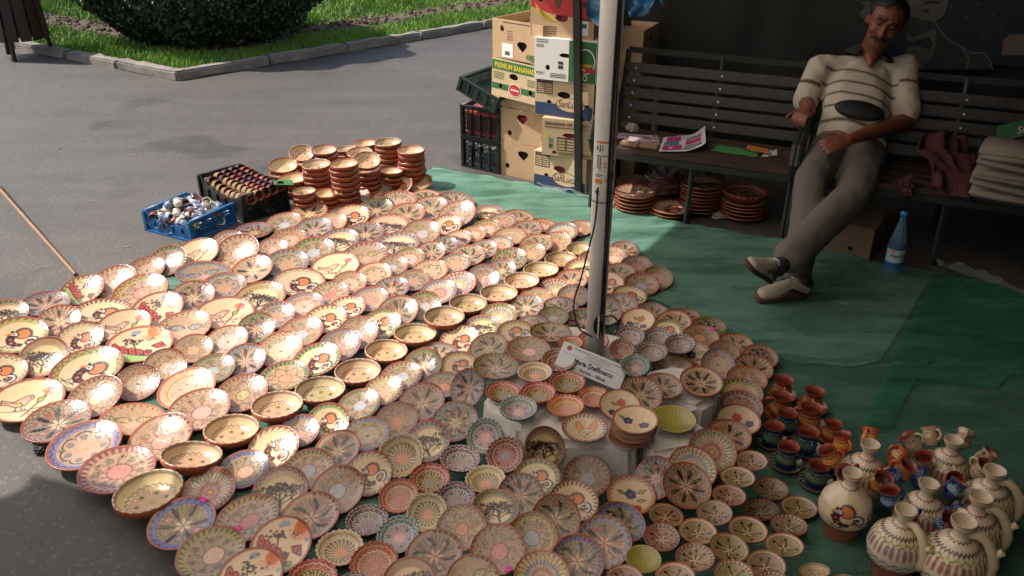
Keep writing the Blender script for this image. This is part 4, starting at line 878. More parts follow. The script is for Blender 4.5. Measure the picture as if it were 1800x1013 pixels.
cprint('header_lettering', text_mesh('CENTRUL JUDEȚEAN PENTRU CONSERVAREA ȘI PROMOVAREA', H_*.082, M_REDT, .0001, 'CENTER', .0001, xs=.92), .57, .855)
cprint('header_lettering', text_mesh('CULTURII TRADIȚIONALE IAȘI', H_*.082, M_REDT, .0001, 'CENTER', .0001, xs=.92), .57, .76)
cprint('emblem', flat(ell(0, 0, H_*.1, H_*.1, 24), M_REDT, .0002), .11, .82); cprint('emblem_ring', flat(ell(0, 0, H_*.055, H_*.055, 12), mat('pink_print', (.5, .2, .25), .6), .0004), .11, .82)
for (x0, x1, y) in ((.05, .92, .60),): cprint('rule', flat(rect(0, 0, (x1-x0)*W_, .0008), M_TXT, .0002), x0, y)
for (x0, x1, y) in ((.36, .74, .69), (.43, .66, .645)): cprint('small_print', flat(rect(0, 0, (x1-x0)*W_, .0014), mat('grey_print', (.3, .25, .26), .6), .0002), x0, y)
# ------------------------------------------------------------------ cardboard boxes
M_KRAFT = mat('brown_cardboard', (.47, .31, .18), .85, nscale=5, namt=.10, bump=.12, bscale=30); M_KRAFT2 = mat('light_cardboard', (.56, .41, .25), .85, nscale=5, namt=.08, bump=.1, bscale=30)
M_SHADEK = mat('old_dim_cardboard', (.20, .115, .07), .9)  # cardboard with the shade under the bench put into its colour
M_PGREEN = mat('green_box_print', (.03, .14, .035), .6); M_PYEL = mat('yellow_print', (.62, .48, .05), .6); M_PRED = mat('red_box_print', (.45, .03, .03), .6); M_PNAVY = mat('navy_print', (.03, .045, .11), .6)
M_PWHITE = mat('white_box_print', (.78, .76, .72), .6); M_INKB = mat('brown_print', (.10, .055, .03), .7); M_INSIDE = mat('dark_box_inside', (.05, .03, .02), .9); M_REDPAPER = mat('red_wrapping_paper', (.40, .05, .06), .6)
def carton(base_l, base_r, z0, z1, depth, label, m, holes, open_top=False, side_m=None, lean=0):
    """a carton whose front face runs from base_l to base_r"""
    d = Vector((base_r.x-base_l.x, base_r.y-base_l.y, 0)); w = d.length; rz = math.atan2(d.y, d.x); h = z1-z0-.002
    root = empty('cardboard_box', (base_l.x, base_l.y, z0), rz, label, 'box', 'fruit boxes stacked by the stall')
    if lean: root.rotation_euler = (0, lean, rz)
    t = .005
    put('front_panel', holed(rect(0, 0, w, h), [H_ for H_ in holes(w, h)], t, m), root, front(0, 0, t/2))
    put('side_panel', holed(rect(0, 0, depth-2*t, h), [ell(depth/2, h*.72, .04, .014, 16)], t, side_m or m), root, Matrix.Translation((w-t/2, t, 0)) @ Matrix.Rotation(PI/2, 4, 'Z') @ Matrix.Rotation(PI/2, 4, 'X'))
    mb = MB(); mb.box((t/2, depth/2, h/2), (t, depth-2*t, h)); mb.build('side_panel', m, root)
    mb = MB(); mb.box((w/2, depth-t/2, h/2), (w, t, h)); mb.build('back_panel', m, root)
    if not open_top:
        mb = MB(); mb.box((w/2, depth*.26+t, h-t/2), (w-2*t-.002, depth*.48, t)); mb.build('lid_flap', m, root); mb = MB(); mb.box((w/2, depth*.75, h-t/2-.001), (w-2*t-.002, depth*.47, t)); mb.build('lid_flap', m, root)
    mb = MB(); mb.box((w/2, depth/2, h*.4), (w-.06, depth-.06, h*.74)); mb.build('packed_contents', M_REDPAPER if rnd.random() < .6 else M_INSIDE, root)
    return root, w, h
bio_holes = lambda w, h: [ell(w*.5, h*.62, .033, .012, 18), ell(w*.22, h*.3, .013, .015, 14)]
def heart(w, h, x=.5, y=.68): return [(w*x-.036, h*y+.012), (w*x-.02, h*y+.024), (w*x+.02, h*y+.024), (w*x+.036, h*y+.012), (w*x+.03, h*y-.004), (w*x, h*y-.034), (w*x-.03, h*y-.004)]
def dots2(w, h): return [ell(w*.18, h*.28, .014, .016, 14), ell(w*.82, h*.28, .014, .016, 14)]
def pr(root, name, me, x, z): return put(name, me, root, front(x, z, -.0004))
# front column, bottom to top
def sanlucar(bl_, br_, z0, z1, label):
    r, w, h = carton(bl_, br_, z0, z1, .42, label, M_KRAFT2, lambda w, h: [ell(w*.5, h*.62, .038, .018, 16), ell(w*.25, h*.38, .014, .012, 12), ell(w*.9, h*.37, .014, .012, 12)], side_m=M_KRAFT)
    base = w-.004
    pr(r, 'navy_band', holed(rect(.002, .002, base, h*.36), [], .0004, M_PNAVY), 0, 0)
    pr(r, 'oval_logo', flat(ell(w*.62, h*.36, w*.25, h*.2), M_INKB, .0010), 0, 0); pr(r, 'oval_logo', flat(ell(w*.62, h*.36, w*.235, h*.18), M_KRAFT2, .0016), 0, 0)
    pr(r, 'logo_lettering', text_mesh('SanLucar', h*.27, M_INKB, .002, 'CENTER', .0008, .25, xs=.78), w*.62, h*.29)
    P = [rect(w*.03, h*.60, w*.31, h*.95)]
    pr(r, 'label_table', holed(P[0], [rect(w*.04, h*(.63+.055*k), w*.165, h*(.665+.055*k)) for k in range(5)]+[rect(w*.175, h*(.63+.055*k), w*.30, h*(.665+.055*k)) for k in range(5)], .0006, M_INKB), 0, 0)
    pr(r, 'label_heading', flat(rect(w*.03, h*.955, w*.31, h*.985), M_PNAVY), 0, 0)
    return r
b0l, b0r = G(938, 327), G(1024, 346); d0 = (b0r-b0l).normalized(); W0 = .335
sanlucar(b0l, b0l+d0*W0, 0, .215, 'cardboard fruit box with navy band and oval logo, at the foot of front stack')
l2 = G(952, 271, .215); r2 = l2+(G(1040, 281, .215)-l2).normalized()*.335
r, w, h = carton(l2, r2, .215, .423, .42, 'cardboard banana box reading bananas of ecuador, between two navy banded boxes', M_KRAFT2, lambda w, h: [ell(w*.47, h*.58, .038, .014, 18), ell(w*.22, h*.03+.012, .014, .011, 12)], side_m=M_KRAFT)
pr(r, 'box_lettering', text_mesh('BANANAS OF ECUADOR', h*.125, M_INKB, .0008, bold=.0008, xs=.98), w*.05, h*.83); pr(r, 'box_lettering', text_mesh('ORGANIC BANANAS', h*.10, M_INKB, .0008, bold=.0006), w*.27, h*.045)
pr(r, 'small_print', flat(rect(w*.05, h*.765, w*.9, h*.785), M_INKB), 0, 0)
pr(r, 'label_table', holed(rect(w*.26, h*.15, w*.58, h*.52), [rect(w*.27, h*(.18+.08*k), w*.40, h*(.235+.08*k)) for k in range(4)]+[rect(w*.43, h*(.18+.08*k), w*.57, h*(.235+.08*k)) for k in range(4)], .0006, M_INKB), 0, 0)
pr(r, 'blue_seal', flat(rect(w*.11, h*.36, w*.19, h*.47), mat('blue_print', (.05, .2, .3), .6)), 0, 0); pr(r, 'green_seal', flat(rect(w*.12, h*.21, w*.19, h*.32), M_PGREEN), 0, 0)
def banana(cx, cy, L, a0, a1, th): return [(cx+L*math.cos(a), cy+L*math.sin(a)) for a in np.linspace(a0, a1, 10)]+[(cx+(L-th*math.sin(PI*(k/9)))*math.cos(a), cy+(L-th*math.sin(PI*(k/9)))*math.sin(a)) for k, a in enumerate(np.linspace(a1, a0, 10))]
pr(r, 'printed_banana', flat(banana(w*.88, h*.30, h*.30, 1.0, 2.6, .028), M_PYEL), 0, 0); pr(r, 'printed_banana', flat(banana(w*.95, h*.42, h*.32, 3.4, 4.7, .026), M_PYEL), 0, 0); pr(r, 'printed_banana', flat(banana(-.02, h*.42, h*.3, -.3, .9, .02), M_PYEL), 0, 0)
l3 = G(940, 200, .423); sanlucar(l3, l3+(G(1026, 212, .423)-l3).normalized()*.345, .423, .622, 'cardboard box with navy band and oval logo under the green and white box')
l4 = G(939, 138, .622); r4 = l4+(G(1023, 147, .622)-l4).normalized()*.35
r, w, h = carton(l4, r4, .622, .842, .42, 'white and green printed banana box with bio lettering in the front stack', M_PWHITE, bio_holes, side_m=M_PGREEN)
pr(r, 'green_panel', holed(rect(w*.56, .002, w-.002, h-.004), [], .0004, M_PGREEN), 0, 0)
pr(r, 'white_disc', holed(ell(w*.82, h*.52, w*.16, h*.30), [ell(w*.82, h*.52, w*.145, h*.275)], .0012, M_PWHITE), 0, 0)
for k in range(4): pr(r, 'printed_banana', flat(banana(w*(.78+.02*k), h*.62, h*.24, 3.7+.18*k, 5.2+.1*k, .018), M_PYEL, .0014), 0, 0)
pr(r, 'red_ribbon', flat([(w*.64, h*.28), (w*.98, h*.26), (w*.98, h*.37), (w*.64, h*.40)], M_PRED, .0016), 0, 0); pr(r, 'box_lettering', text_mesh('FAIR-N', h*.085, M_PWHITE, .002, bold=.0006), w*.66, h*.295)
pr(r, 'box_lettering', text_mesh('BIO', h*.21, mat('pale_yellow_print', (.62, .58, .35), .6), .0016, bold=.0012, xs=.8), w*.70, h*.06); pr(r, 'box_lettering', text_mesh('PORT', h*.09, M_INKB, .0006), w*.03, h*.13)
for z in (.95, .90, .83, .79): pr(r, 'small_print', flat(rect(w*.03, h*z, w*(.22 if z > .85 else .15), h*(z+.014)), M_GRY), 0, 0)
for z in (.16, .12, .08): pr(r, 'small_print', flat(rect(w*.26, h*z, w*.52, h*(z+.014)), M_GRY), 0, 0)
for z in (.40, .30): pr(r, 'black_seal', flat(rect(w*.39, h*z, w*.47, h*(z+.075)), M_TXT), 0, 0)
o = put('box_lettering', text_mesh('BIO', h*.21, mat('pale_yellow_print2', (.5, .46, .25), .6), .0012, bold=.0012, xs=.9), r, Matrix.Translation((w+.001, .11, h*.06)) @ Matrix.Rotation(PI/2, 4, 'Z') @ Matrix.Rotation(PI/2, 4, 'X'))
put('red_ribbon', flat([(.08, h*.28), (.30, h*.28), (.30, h*.38), (.08, h*.38)], M_PRED, .0008), r, Matrix.Translation((w+.001, 0, 0)) @ Matrix.Rotation(PI/2, 4, 'Z') @ Matrix.Rotation(PI/2, 4, 'X'))
l5 = G(932, 61, .842); r5 = l5+(G(1040, 71, .842)-l5).normalized()*.36
r, w, h = carton(l5, r5, .842, 1.08, .44, 'torn red printed banana box on top of the front stack', M_KRAFT, lambda w, h: [ell(w*.16, h*.78, .018, .018, 14), ell(w*.5, h*.42, .036, .022, 16), ell(w*.86, h*.72, .018, .018, 14)], open_top=True)
pr(r, 'red_field', holed([(.003, h*.62), (w*.3, h*.5), (w*.62, h*.45), (w-.003, h*.38), (w-.003, h-.003), (.003, h-.003)], [ell(w*.16, h*.78, .019, .019, 14), ell(w*.86, h*.72, .019, .019, 14)], .0004, M_PRED), 0, 0)
for k in range(4): pr(r, 'printed_banana', flat(banana(w*(.33+.02*k), h*.72, h*.38, 3.2+.14*k, 4.6+.1*k, .02), M_PYEL, .001), 0, 0)
pr(r, 'torn_patch', flat([(w*.27, h-.004), (w*.6, h-.004), (w*.5, h*.8), (w*.47, h*.6), (w*.42, h*.62), (w*.36, h*.85)], M_INKB, .0012), 0, 0)
pr(r, 'price_label', flat(rect(w*.72, h*.08, w*.92, h*.38), M_PWHITE, .0014), 0, 0); pr(r, 'label_marks', flat(rect(w*.76, h*.24, w*.89, h*.33), M_GRY, .0018), 0, 0); pr(r, 'brown_band', flat(rect(w*.72, h*.40, w*.98, h*.46), M_INKB, .0012), 0, 0)
for z in (.2, .15, .10, .05): pr(r, 'small_print', flat(rect(w*.12, h*z, w*.42, h*(z+.02)), M_INKB), 0, 0)
# back column
l = G(880, 306); e_ = (G(938, 317.5)-l).normalized()
carton(l, l+e_*.34, 0, .206, .40, 'plain brown cardboard box on the asphalt beside the black crates', M_KRAFT, lambda w, h: [heart(w, h, .45), ell(w*.14, h*.3, .014, .016, 14), ell(w*.80, h*.3, .014, .016, 14)])
l = G(880, 247, .206); carton(l, l+e_*.345, .206, .405, .40, 'plain brown box with heart shaped hand hole, second in back stack', M_KRAFT, lambda w, h: [heart(w, h, .42, .74)]+dots2(w, h))
l = G(864, 182, .405); e2_ = (G(940, 198, .405)-l).normalized(); carton(l, l+e2_*.36, .405, .478, .42, 'low brown cardboard tray sticking out under the green striped box', M_KRAFT2, lambda w, h: [ell(w*.2, h*.75, .016, .010, 12)])
l = G(864, 166, .478); r, w, h = carton(l, l+e2_*.37, .478, .69, .42, 'tilted cardboard box with green bands reading premium bananas', M_KRAFT2, lambda w, h: [ell(w*.42, h*.60, .032, .018, 16), ell(w*.17, h*.28, .013, .015, 12), ell(w*.74, h*.28, .014, .017, 12)], lean=.04)
pr(r, 'green_band', holed(rect(.002, h*.72, w-.002, h*.97), [], .0004, M_PGREEN), 0, 0); pr(r, 'box_lettering', text_mesh('PREMIUM BANANAS', h*.19, M_PYEL, .001, bold=.001, xs=.77), w*.05, h*.775)
pr(r, 'green_band', holed(rect(.002, h*.20, w-.002, h*.36), [ell(w*.17, h*.28, .0135, .0155, 12), ell(w*.74, h*.28, .0145, .0175, 12)], .0004, M_PGREEN), 0, 0)
pr(r, 'shield_logo', flat(ell(w*.45, h*.26, w*.12, h*.17, 18), M_PWHITE, .001), 0, 0); pr(r, 'shield_logo', flat(ell(w*.45, h*.26, w*.11, h*.155, 18), M_PRED, .0014), 0, 0); pr(r, 'logo_lettering', text_mesh('del Monte', h*.085, M_PWHITE, .002, 'CENTER', .0005, xs=.8), w*.45, h*.235)
for z in (.64, .60, .56, .52, .48): pr(r, 'small_print', flat(rect(w*.03, h*z, w*.24, h*(z+.014)), M_PGREEN), 0, 0); pr(r, 'small_print', flat(rect(w*.68, h*(z-.03), w*.9, h*(z-.016)), M_PGREEN), 0, 0)
l = G(866, 99, .69); e3_ = (G(940, 113, .69)-l).normalized(); r, w, h = carton(l, l+e3_*.36, .69, .90, .42, 'open brown box with upside down green bio print, top of back stack', M_KRAFT, lambda w, h: [ell(w*.2, h*.77, .015, .017, 14), heart(w, h, .6, .38)], open_top=True)
pr(r, 'green_patch', flat(rect(w*.9, .004, w-.004, h*.22), M_PGREEN), 0, 0); put('box_lettering', text_mesh('Bio', h*.24, M_PGREEN, .001, bold=.001, shear=.3), r, front(w*.88, h*.20, -.0006) @ Matrix.Rotation(PI, 4, 'Z'))
pr(r, 'price_label', flat(rect(w*.2, h*.04, w*.42, h*.40), M_PWHITE, .0012), 0, 0); pr(r, 'label_marks', flat(rect(w*.26, h*.1, w*.36, h*.2), M_GRY, .0016), 0, 0)
for z in (.72, .66, .60, .55, .5): pr(r, 'small_print', flat(rect(w*.3, h*z, w*.42, h*(z+.012)), M_INKB), 0, 0)
pr(r, 'small_print', flat(rect(w*.22, h*.93, w*.75, h*.95), M_INKB), 0, 0)
# ------------------------------------------------------------------ slatted crates
def crate(base, rz, L, Wd, h, m, label, cat='crate', group=None, nL=5, nW=4, sag=0, rot=None):
    root = empty('plastic_crate', base, rz, label, cat, group); t = .005
    def wall(w, nx, low):
        rows = 5; out = []
        top = [(w*k/12, h-low*math.sin(PI*k/12)**.6) for k in range(12, -1, -1)] if low else [(w, h), (0, h)]
        P = [(0, 0), (w, 0)]+top
        for i in range(nx):
            for j in range(rows):
                x0 = .016+(w-.032)*i/nx+.004; x1 = .016+(w-.032)*(i+1)/nx-.004; y0 = .012+(h-.035-low)*j/rows+.003; y1 = .012+(h-.035-low)*(j+1)/rows-.003
                if y1-y0 > .004:
                    q = (x1-x0)/4 if j in (1, 2, 3) else (x1-x0)
                    n = 4 if j in (1, 2, 3) else 1
                    for k in range(n): out.append(rect(x0+q*k+(.0022 if n > 1 else 0), y0, x0+q*(k+1)-(.0022 if n > 1 else 0), y1))
        return P, out
    P, hs = wall(L, nL, sag); put('side_wall', holed(P, hs, t, m), root, front(0, 0, t/2)); put('side_wall', holed(P, hs, t, m), root, front(0, 0, Wd-t/2))
    P, hs = wall(Wd-2*t, nW, 0); Mz = Matrix.Rotation(PI/2, 4, 'Z') @ Matrix.Rotation(PI/2, 4, 'X')
    put('end_wall', holed(P, hs, t, m), root, Matrix.Translation((t/2, t, 0)) @ Mz); put('end_wall', holed(P, hs, t, m), root, Matrix.Translation((L-t/2, t, 0)) @ Mz)
    for z in (.006, h-.006):
        if z > .05 and sag: segs = [((t/2-.008, 0), (t/2-.008, Wd)), ((L, 0), (L, Wd))]
        for y in (-.006, Wd+.006):
            if not (sag and z > .05): MB().box((L/2, y, z), (L+.02, .010, .010)).build('rim_bar', m, root)
        for x in (-.006, L+.006): MB().box((x, Wd/2, z), (.010, Wd+.002, .010)).build('rim_bar', m, root)
    for x in (0, L):
        for y in (0, Wd): MB().box((x, y, h/2), (.022, .022, h-.01), None, .003).build('corner_post', m, root)
    for k in range(1, nL):
        for y in (-.005, Wd+.005): MB().box((L*k/nL, y, h*.42), (.007, .009, h*.7-sag)).build('rib', m, root)
    mb = MB(); mb.box((L/2, Wd/2, .008), (L-.012, Wd-.012, .005)); mb.build('base', m, root)
    return root
M_PBLUE = mat('blue_plastic', (.012, .11, .30), .35, nscale=6, namt=.1); M_PBLK = mat('black_plastic', (.012, .013, .013), .38); M_PDGR = mat('dark_green_plastic', (.006, .022, .019), .5)
def crate_between(A, B, Cc, h, m, label, **kw):
    """A-B one long bottom edge, B-C the short one"""
    d = B-A; L = d.length; Wd = (Cc-B).length; return crate(A, math.atan2(d.y, d.x), L, Wd, h, m, label, **kw), L, Wd, math.atan2(d.y, d.x)
A, B = G(260, 405), G(339, 426); q = (B-A).normalized(); pn = Vector((-q.y, q.x, 0)); Ab = A
blue, LB, WB, RZB = crate_between(A, B, B+pn*(G(429, 396)-B).length*.98, .112, M_PBLUE, 'bright blue plastic crate heaped with small pots, on the asphalt', sag=.05)
A, B = G(361, 335), G(432, 388)
B = G(432, 391); A = G(357, 352); AK = A; q2 = (B-A).normalized(); pn2 = Vector((-q2.y, q2.x, 0))
black, LK, WK, RZK = crate_between(A, B, B+pn2*(G(516, 375)-B).length, .15, M_PBLK, 'black plastic crate packed with rows of cups behind the blue crate', sag=.06)
cA, cB = G(815, 292), G(879, 306); dd = (cB-cA).normalized(); 
crate(cA, math.atan2(dd.y, dd.x), .262, .40, .19, M_PBLK, 'black slatted crate at the foot of the crate stack beside boxes', nL=4)
crate(cA+Vector((0, 0, .192)), math.atan2(dd.y, dd.x)+.02, .262, .40, .19, M_PBLK, 'black slatted crate second in the stack, red packets showing inside', nL=4)
mb = MB(); mb.box((0, 0, 0), (.23, .36, .16), None, .01); o = mb.build('wrapped_pots', M_REDPAPER); o.location = cA+dd*.13+Vector((-dd.y, dd.x, 0))*.2+Vector((0, 0, .275)); o.rotation_euler = (0, 0, math.atan2(dd.y, dd.x)); tag(o, 'red paper wrapped pots inside the second black crate', 'parcel')
tc_ = crate(cA+Vector((-.02, -.02, .47)), math.atan2(dd.y, dd.x), .27, .40, .09, M_PDGR, 'dark green crate tipped on top of the black crate stack', nL=4); tc_.rotation_euler = (.0, .36, math.atan2(dd.y, dd.x))
# ------------------------------------------------------------------ small pots heaped in the blue crate, cups in the black one
M_POT = {'slate': mat('slate_blue_glaze', (.13, .17, .28), .5, nscale=30, namt=.4), 'cream': mat('cream_glaze', (.62, .57, .48), .5, nscale=30, namt=.2), 'red': mat('brick_red_glaze', (.20, .06, .04), .25, nscale=30, namt=.3), 'plum': mat('plum_brown_glaze', (.07, .03, .035), .22, nscale=30, namt=.4), 'gold': mat('ochre_glaze', (.24, .15, .08), .28, nscale=40, namt=.4), 'inner': mat('terracotta_inside', (.22, .055, .035), .4)}
def pot_mesh(kind):
    mb = MB(); mb.lathe([(0, 0), (.016, 0), (.024, .010), (.026, .022), (.020, .034), (.021, .042), (.024, .047), (.022, .047), (.018, .040), (.020, .022), (.012, .008), (0, .007)], 16); bm = mb.bm
    bmesh.ops.recalc_face_normals(bm, faces=bm.faces); hb = MB(); hb.bm.free(); hb.bm = bm; hb.tube([(.020, 0, .038), (.034, 0, .034), (.036, 0, .022), (.024, 0, .012)], .0032, 6)
    me = bpy.data.meshes.new('small_pot'); bm.to_mesh(me); bm.free(); me.materials.append(M_POT[kind]); me.polygons.foreach_set('use_smooth', [True]*len(me.polygons)); return me
PM = {k: pot_mesh(k) for k in M_POT if k != 'inner'}
qn = {'slate': 'slate blue', 'cream': 'cream', 'red': 'brick red', 'plum': 'dark plum', 'gold': 'ochre'}
cosb, sinb = math.cos(RZB), math.sin(RZB)
k = 0; cntp = {}
for layer in range(4):
    for i in range(9):
        for j in range(7):
            if layer == 3 and (i in (0, 8) or j in (0, 6)): continue
            x = .035+(LB-.07)*i/8+rnd.uniform(-.012, .012); y = .035+(WB-.07)*j/6+rnd.uniform(-.012, .012); z = .022+.030*layer-(.03*(math.sin(PI*i/8)**2) if layer > 1 and j < 2 else 0)
            if layer < 2 and 0 < i < 8 and 0 < j < 6: continue
            kd = rnd.choice(['slate', 'slate', 'slate', 'cream', 'cream', 'red', 'plum']); cntp[kd] = cntp.get(kd, 0)+1
            o = mesh_obj('small_pot', PM[kd]); o.location = (Ab.x+x*cosb-y*sinb, Ab.y+x*sinb+y*cosb, z); o.rotation_euler = (rnd.uniform(.6, 2.4), rnd.uniform(-.5, .5), rnd.uniform(0, 6.28)); s_ = rnd.uniform(.72, .95); o.scale = (s_,)*3
            tag(o, 'small %s pot in the blue crate, %s layer, %s along its %s row' % (qn[kd], ['bottom', 'lower', 'upper', 'top'][layer], ORD(i+1), ORD(j+1)), 'pot', 'small pots heaped in the blue crate')
pc = MB(); pc.lathe([(0, 0), (.024, 0), (.029, .012), (.030, .035), (.027, .052), (.030, .058), (.0285, .058), (.025, .050), (.027, .02), (0, .006)], 20); 
CUPM = {}
base_me = None
bmesh.ops.recalc_face_normals(pc.bm, faces=pc.bm.faces); base_me = bpy.data.meshes.new('small_cup'); pc.bm.to_mesh(base_me); pc.bm.free(); base_me.polygons.foreach_set('use_smooth', [True]*len(base_me.polygons)); base_me.materials.append(M_POT['gold']); base_me.materials.append(M_POT['inner'])
for p in base_me.polygons:
    c = p.center
    if math.hypot(c.x, c.y) < .0275 and c.z > .008 and p.normal.dot(Vector((c.x, c.y, 0))) < 0: p.material_index = 1
for kd in ('gold', 'plum', 'red', 'cream'):
    m_ = base_me.copy(); m_.materials[0] = M_POT[kd]; CUPM[kd] = m_
ck, sk = math.cos(RZK), math.sin(RZK); A = AK
for row in range(5):
    for i in range(9):
        x = .035+i*(LK-.06)/8; y = .04+row*(WK-.08)/4
        z = .118+.02*row/4-.035*math.sin(PI*min(1, x/LK))*(1 if row < 1 else .25)
        kd = (['gold', 'gold', 'red', 'plum', 'plum'][row] if rnd.random() < .6 else rnd.choice(['plum', 'plum', 'red', 'gold']))
        o = mesh_obj('small_cup', CUPM[kd]); o.location = (A.x+x*ck-y*sk, A.y+x*sk+y*ck, z); o.rotation_euler = (0, 1.35, RZK+rnd.uniform(-.06, .06)); o.scale = (.92,)*3
        tag(o, 'small %s cup lying %s in the %s packed row of the black crate' % ({'gold': 'ochre', 'plum': 'plum', 'red': 'red', 'cream': 'cream'}[kd], ORD(i+1), ORD(row+1)), 'cup', 'cups lying in rows in the black crate')
for k in range(10):
    x = .04+k*(LK-.08)/9; o = mesh_obj('small_cup', CUPM[rnd.choice(['plum', 'red', 'gold'])]); y = (.06 if k % 2 else WK-.07); o.location = (A.x+x*ck-y*sk, A.y+x*sk+y*ck, .06); o.rotation_euler = (1.3, 0, k)
    tag(o, 'small dark cup deep in the black crate, %s below the packed rows' % ORD(k+1), 'cup', 'cups under the packed rows')
mb = MB(); mb.box((0, 0, 0), (.10, .07, .003), None); o = mb.build('green_booklet', M_PGREEN); o.location = G(498, 321, .16); o.rotation_euler = (.05, .12, .3); tag(o, 'green booklet lying across the corner of the black crate', 'booklet')
# ------------------------------------------------------------------ stacks of nested bowls and plates
STACKS = [(499, 295, 50, 3, 14, 'leaning behind the green booklet'), (531, 276, 44, 3, 22, 'tilted, behind the booklet pile'), (571, 265, 44, 4, 5, 'between the tilted bowl and the back corner'), (610, 262, 40, 3, 0, 'low, in the back row'), (642, 252, 38, 4, 0, 'in the back row beside the tallest pale pile'),
          (682, 250, 46, 7, 0, 'pale, tallest of the back row'), (723, 263, 47, 7, 0, 'at the sheet corner end of the back row'), (633, 271, 44, 4, 6, 'small, in the middle of the group'), (687, 300, 41, 4, 0, 'low, before the tallest pale pile'),
          (555, 288, 50, 6, 0, 'beside the leaning bowls, paper edge touching'), (604, 286, 50, 8, 0, 'tall and red, centre of the front row'), (645, 287, 47, 6, 18, 'topped by a tilted green patterned bowl'), (518, 312, 52, 3, 0, 'topped with white paper by the black crate'), (533, 335, 40, 4, 0, 'next to the black crate corner'), (574, 338, 44, 3, 0, 'low, nearest the spread plates')]
for si, (px, py, w, n, tilt, where) in enumerate(STACKS):
    z = 0.0; R = w*.5*4.75/FOC; dz = .029; htop = R*.56+(n-1)*dz; 
    p = G(px, py, htop)
    R = w*.5*(p-CO).dot(CF)/FOC
    for k in range(n):
        a = rnd.uniform(0, 6.28); tl_ = math.radians(rnd.uniform(0, 2.5)+(tilt if k == n-1 else 0)); nn = Vector((math.sin(tl_)*math.cos(a), math.sin(tl_)*math.sin(a), math.cos(tl_)))
        if k == n-1 and tilt: nn = Vector((.25*math.sin(tl_), -math.sin(tl_), math.cos(tl_))).normalized()
        pp = Vector((p.x+rnd.uniform(-.004, .004), p.y+rnd.uniform(-.004, .004), R*.56+k*dz+(R*math.sin(tl_)*.8 if tilt and k == n-1 else 0)))
        o = place('bowl', 'bwl' if k == n-1 and si % 2 else 'plainbowl', si % 3, '', pp, R*rnd.uniform(.97, 1.02), nn, CU, a, 'stacked_bowl')
        pos = 'bottom' if k == 0 else ('top' if k == n-1 else ORD(k+1)+' from bottom')
        tag(o, '%s bowl of the pile %s' % (pos, where), 'bowl', 'terracotta bowls piled behind the crates')
PILES = [(1117, 339, 72, 5, 0, 'dark painted plates at the bench leg', 'eye'), (1112, 318, 56, 3, 0, 'small plates behind the bench leg pile', 'eye'), (1170, 305, 64, 6, 0, 'plates wrapped in newspaper under the bench', 'eye'), (1234, 323, 74, 8, 0, 'tall plates under the middle of the bench', 'tree'), (1180, 366, 72, 3, 0, 'two cream plates before the newspaper', 'roo'), (1309, 345, 78, 6, 0, 'red scalloped plates under the bench end', 'scr')]
for si, (px, py, w, n, tilt, where, code) in enumerate(PILES):
    dz = .019; R = w*.5*4.3/FOC; p = G(px, py, R*.22+(n-1)*dz); R = w*.5*(p-CO).dot(CF)/FOC
    if code == 'roo': n = 2; p = G(px, py, R*.22+dz)
    for k in range(n):
        a = rnd.uniform(0, 6.28) if k < n-1 else 0; tl_ = rnd.uniform(0, .03); nn = Vector((math.sin(tl_)*math.cos(a), math.sin(tl_)*math.sin(a), math.cos(tl_)))
        o = place('scallop' if code == 'scr' and k == n-1 else 'plate', code if k == n-1 else 'eye', 101, '' if code == 'scr' else 'leafy', Vector((p.x, p.y, R*.22+k*dz+.008+(R*.2 if code == 'scr' and k == n-1 else 0))), R*rnd.uniform(.98, 1.02), nn, CU, a, 'stacked_plate')
        tag(o, '%s of the pile of %s' % ('bottom plate' if k == 0 else ('top plate' if k == n-1 else ORD(k+1)+' plate from bottom'), where), 'plate', 'plates piled under the bench')
for k, (px, py) in enumerate(((1110, 762), (1113, 754), (1115, 746), (1117, 737))):
    p, R, n_, u = ellipse_pose(px, py, 80, 50, -4, 'plate', .155+.02*k); p = G(1117, 770, .155) if False else p
    o = place('plate', 'fbl', 1, '', p, R, n_, u, 0, 'stacked_plate'); tag(o, ['bottom plate of the pile beside the olive plate', 'second plate of the blue flower plate pile on the blocks', 'third plate of the blue flower plate pile on the blocks', 'cream plate with two blue flowers, top of the pile on the blocks'][k], 'plate', 'flower plates piled on the concrete blocks')
# crumpled paper
def crumple(name, c, s, m, label, cat='paper', seed=0):
    bm = bmesh.new(); bmesh.ops.create_icosphere(bm, subdivisions=4, radius=1)
    for v in bm.verts:
        q = mnoise.noise_vector(v.co*2.1+Vector((seed, 0, 0))); v.co = Vector((v.co.x*s[0], v.co.y*s[1], v.co.z*s[2]))*(1+.9*(abs(q.x)-.25)) 
    me = bpy.data.meshes.new(name); bm.to_mesh(me); bm.free(); me.materials.append(m); o = mesh_obj(name, me); o.location = c; tag(o, label, cat); return o
def newsprint():
    m = mat('newsprint', (.42, .40, .38), .7); nt = m.node_tree; N = nt.nodes; L = nt.links; tc = N.new('ShaderNodeTexCoord'); br_ = N.new('ShaderNodeTexBrick'); br_.inputs['Scale'].default_value = 9; br_.inputs['Color1'].default_value = (.45, .43, .42, 1); br_.inputs['Color2'].default_value = (.28, .07, .11, 1); br_.inputs['Mortar'].default_value = (.10, .10, .12, 1); br_.inputs['Mortar Size'].default_value = .03
    L.new(tc.outputs['Object'], br_.inputs[0]); L.new(br_.outputs[0], N['Principled BSDF'].inputs['Base Color']); return m
M_NEWS = newsprint()
crumple('newspaper_wrap', G(1168, 322, .06), (.09, .08, .075), M_NEWS, 'crumpled newspaper stuffed round plates beneath the bench', 'newspaper', 3)
crumple('crumpled_foil', G(1268, 379, .015), (.045, .03, .018), mat('dull_foil', (.35, .33, .28), .35, .6), 'crumpled grey wrapper on the ground before the scalloped plates', 'wrapper', 8)
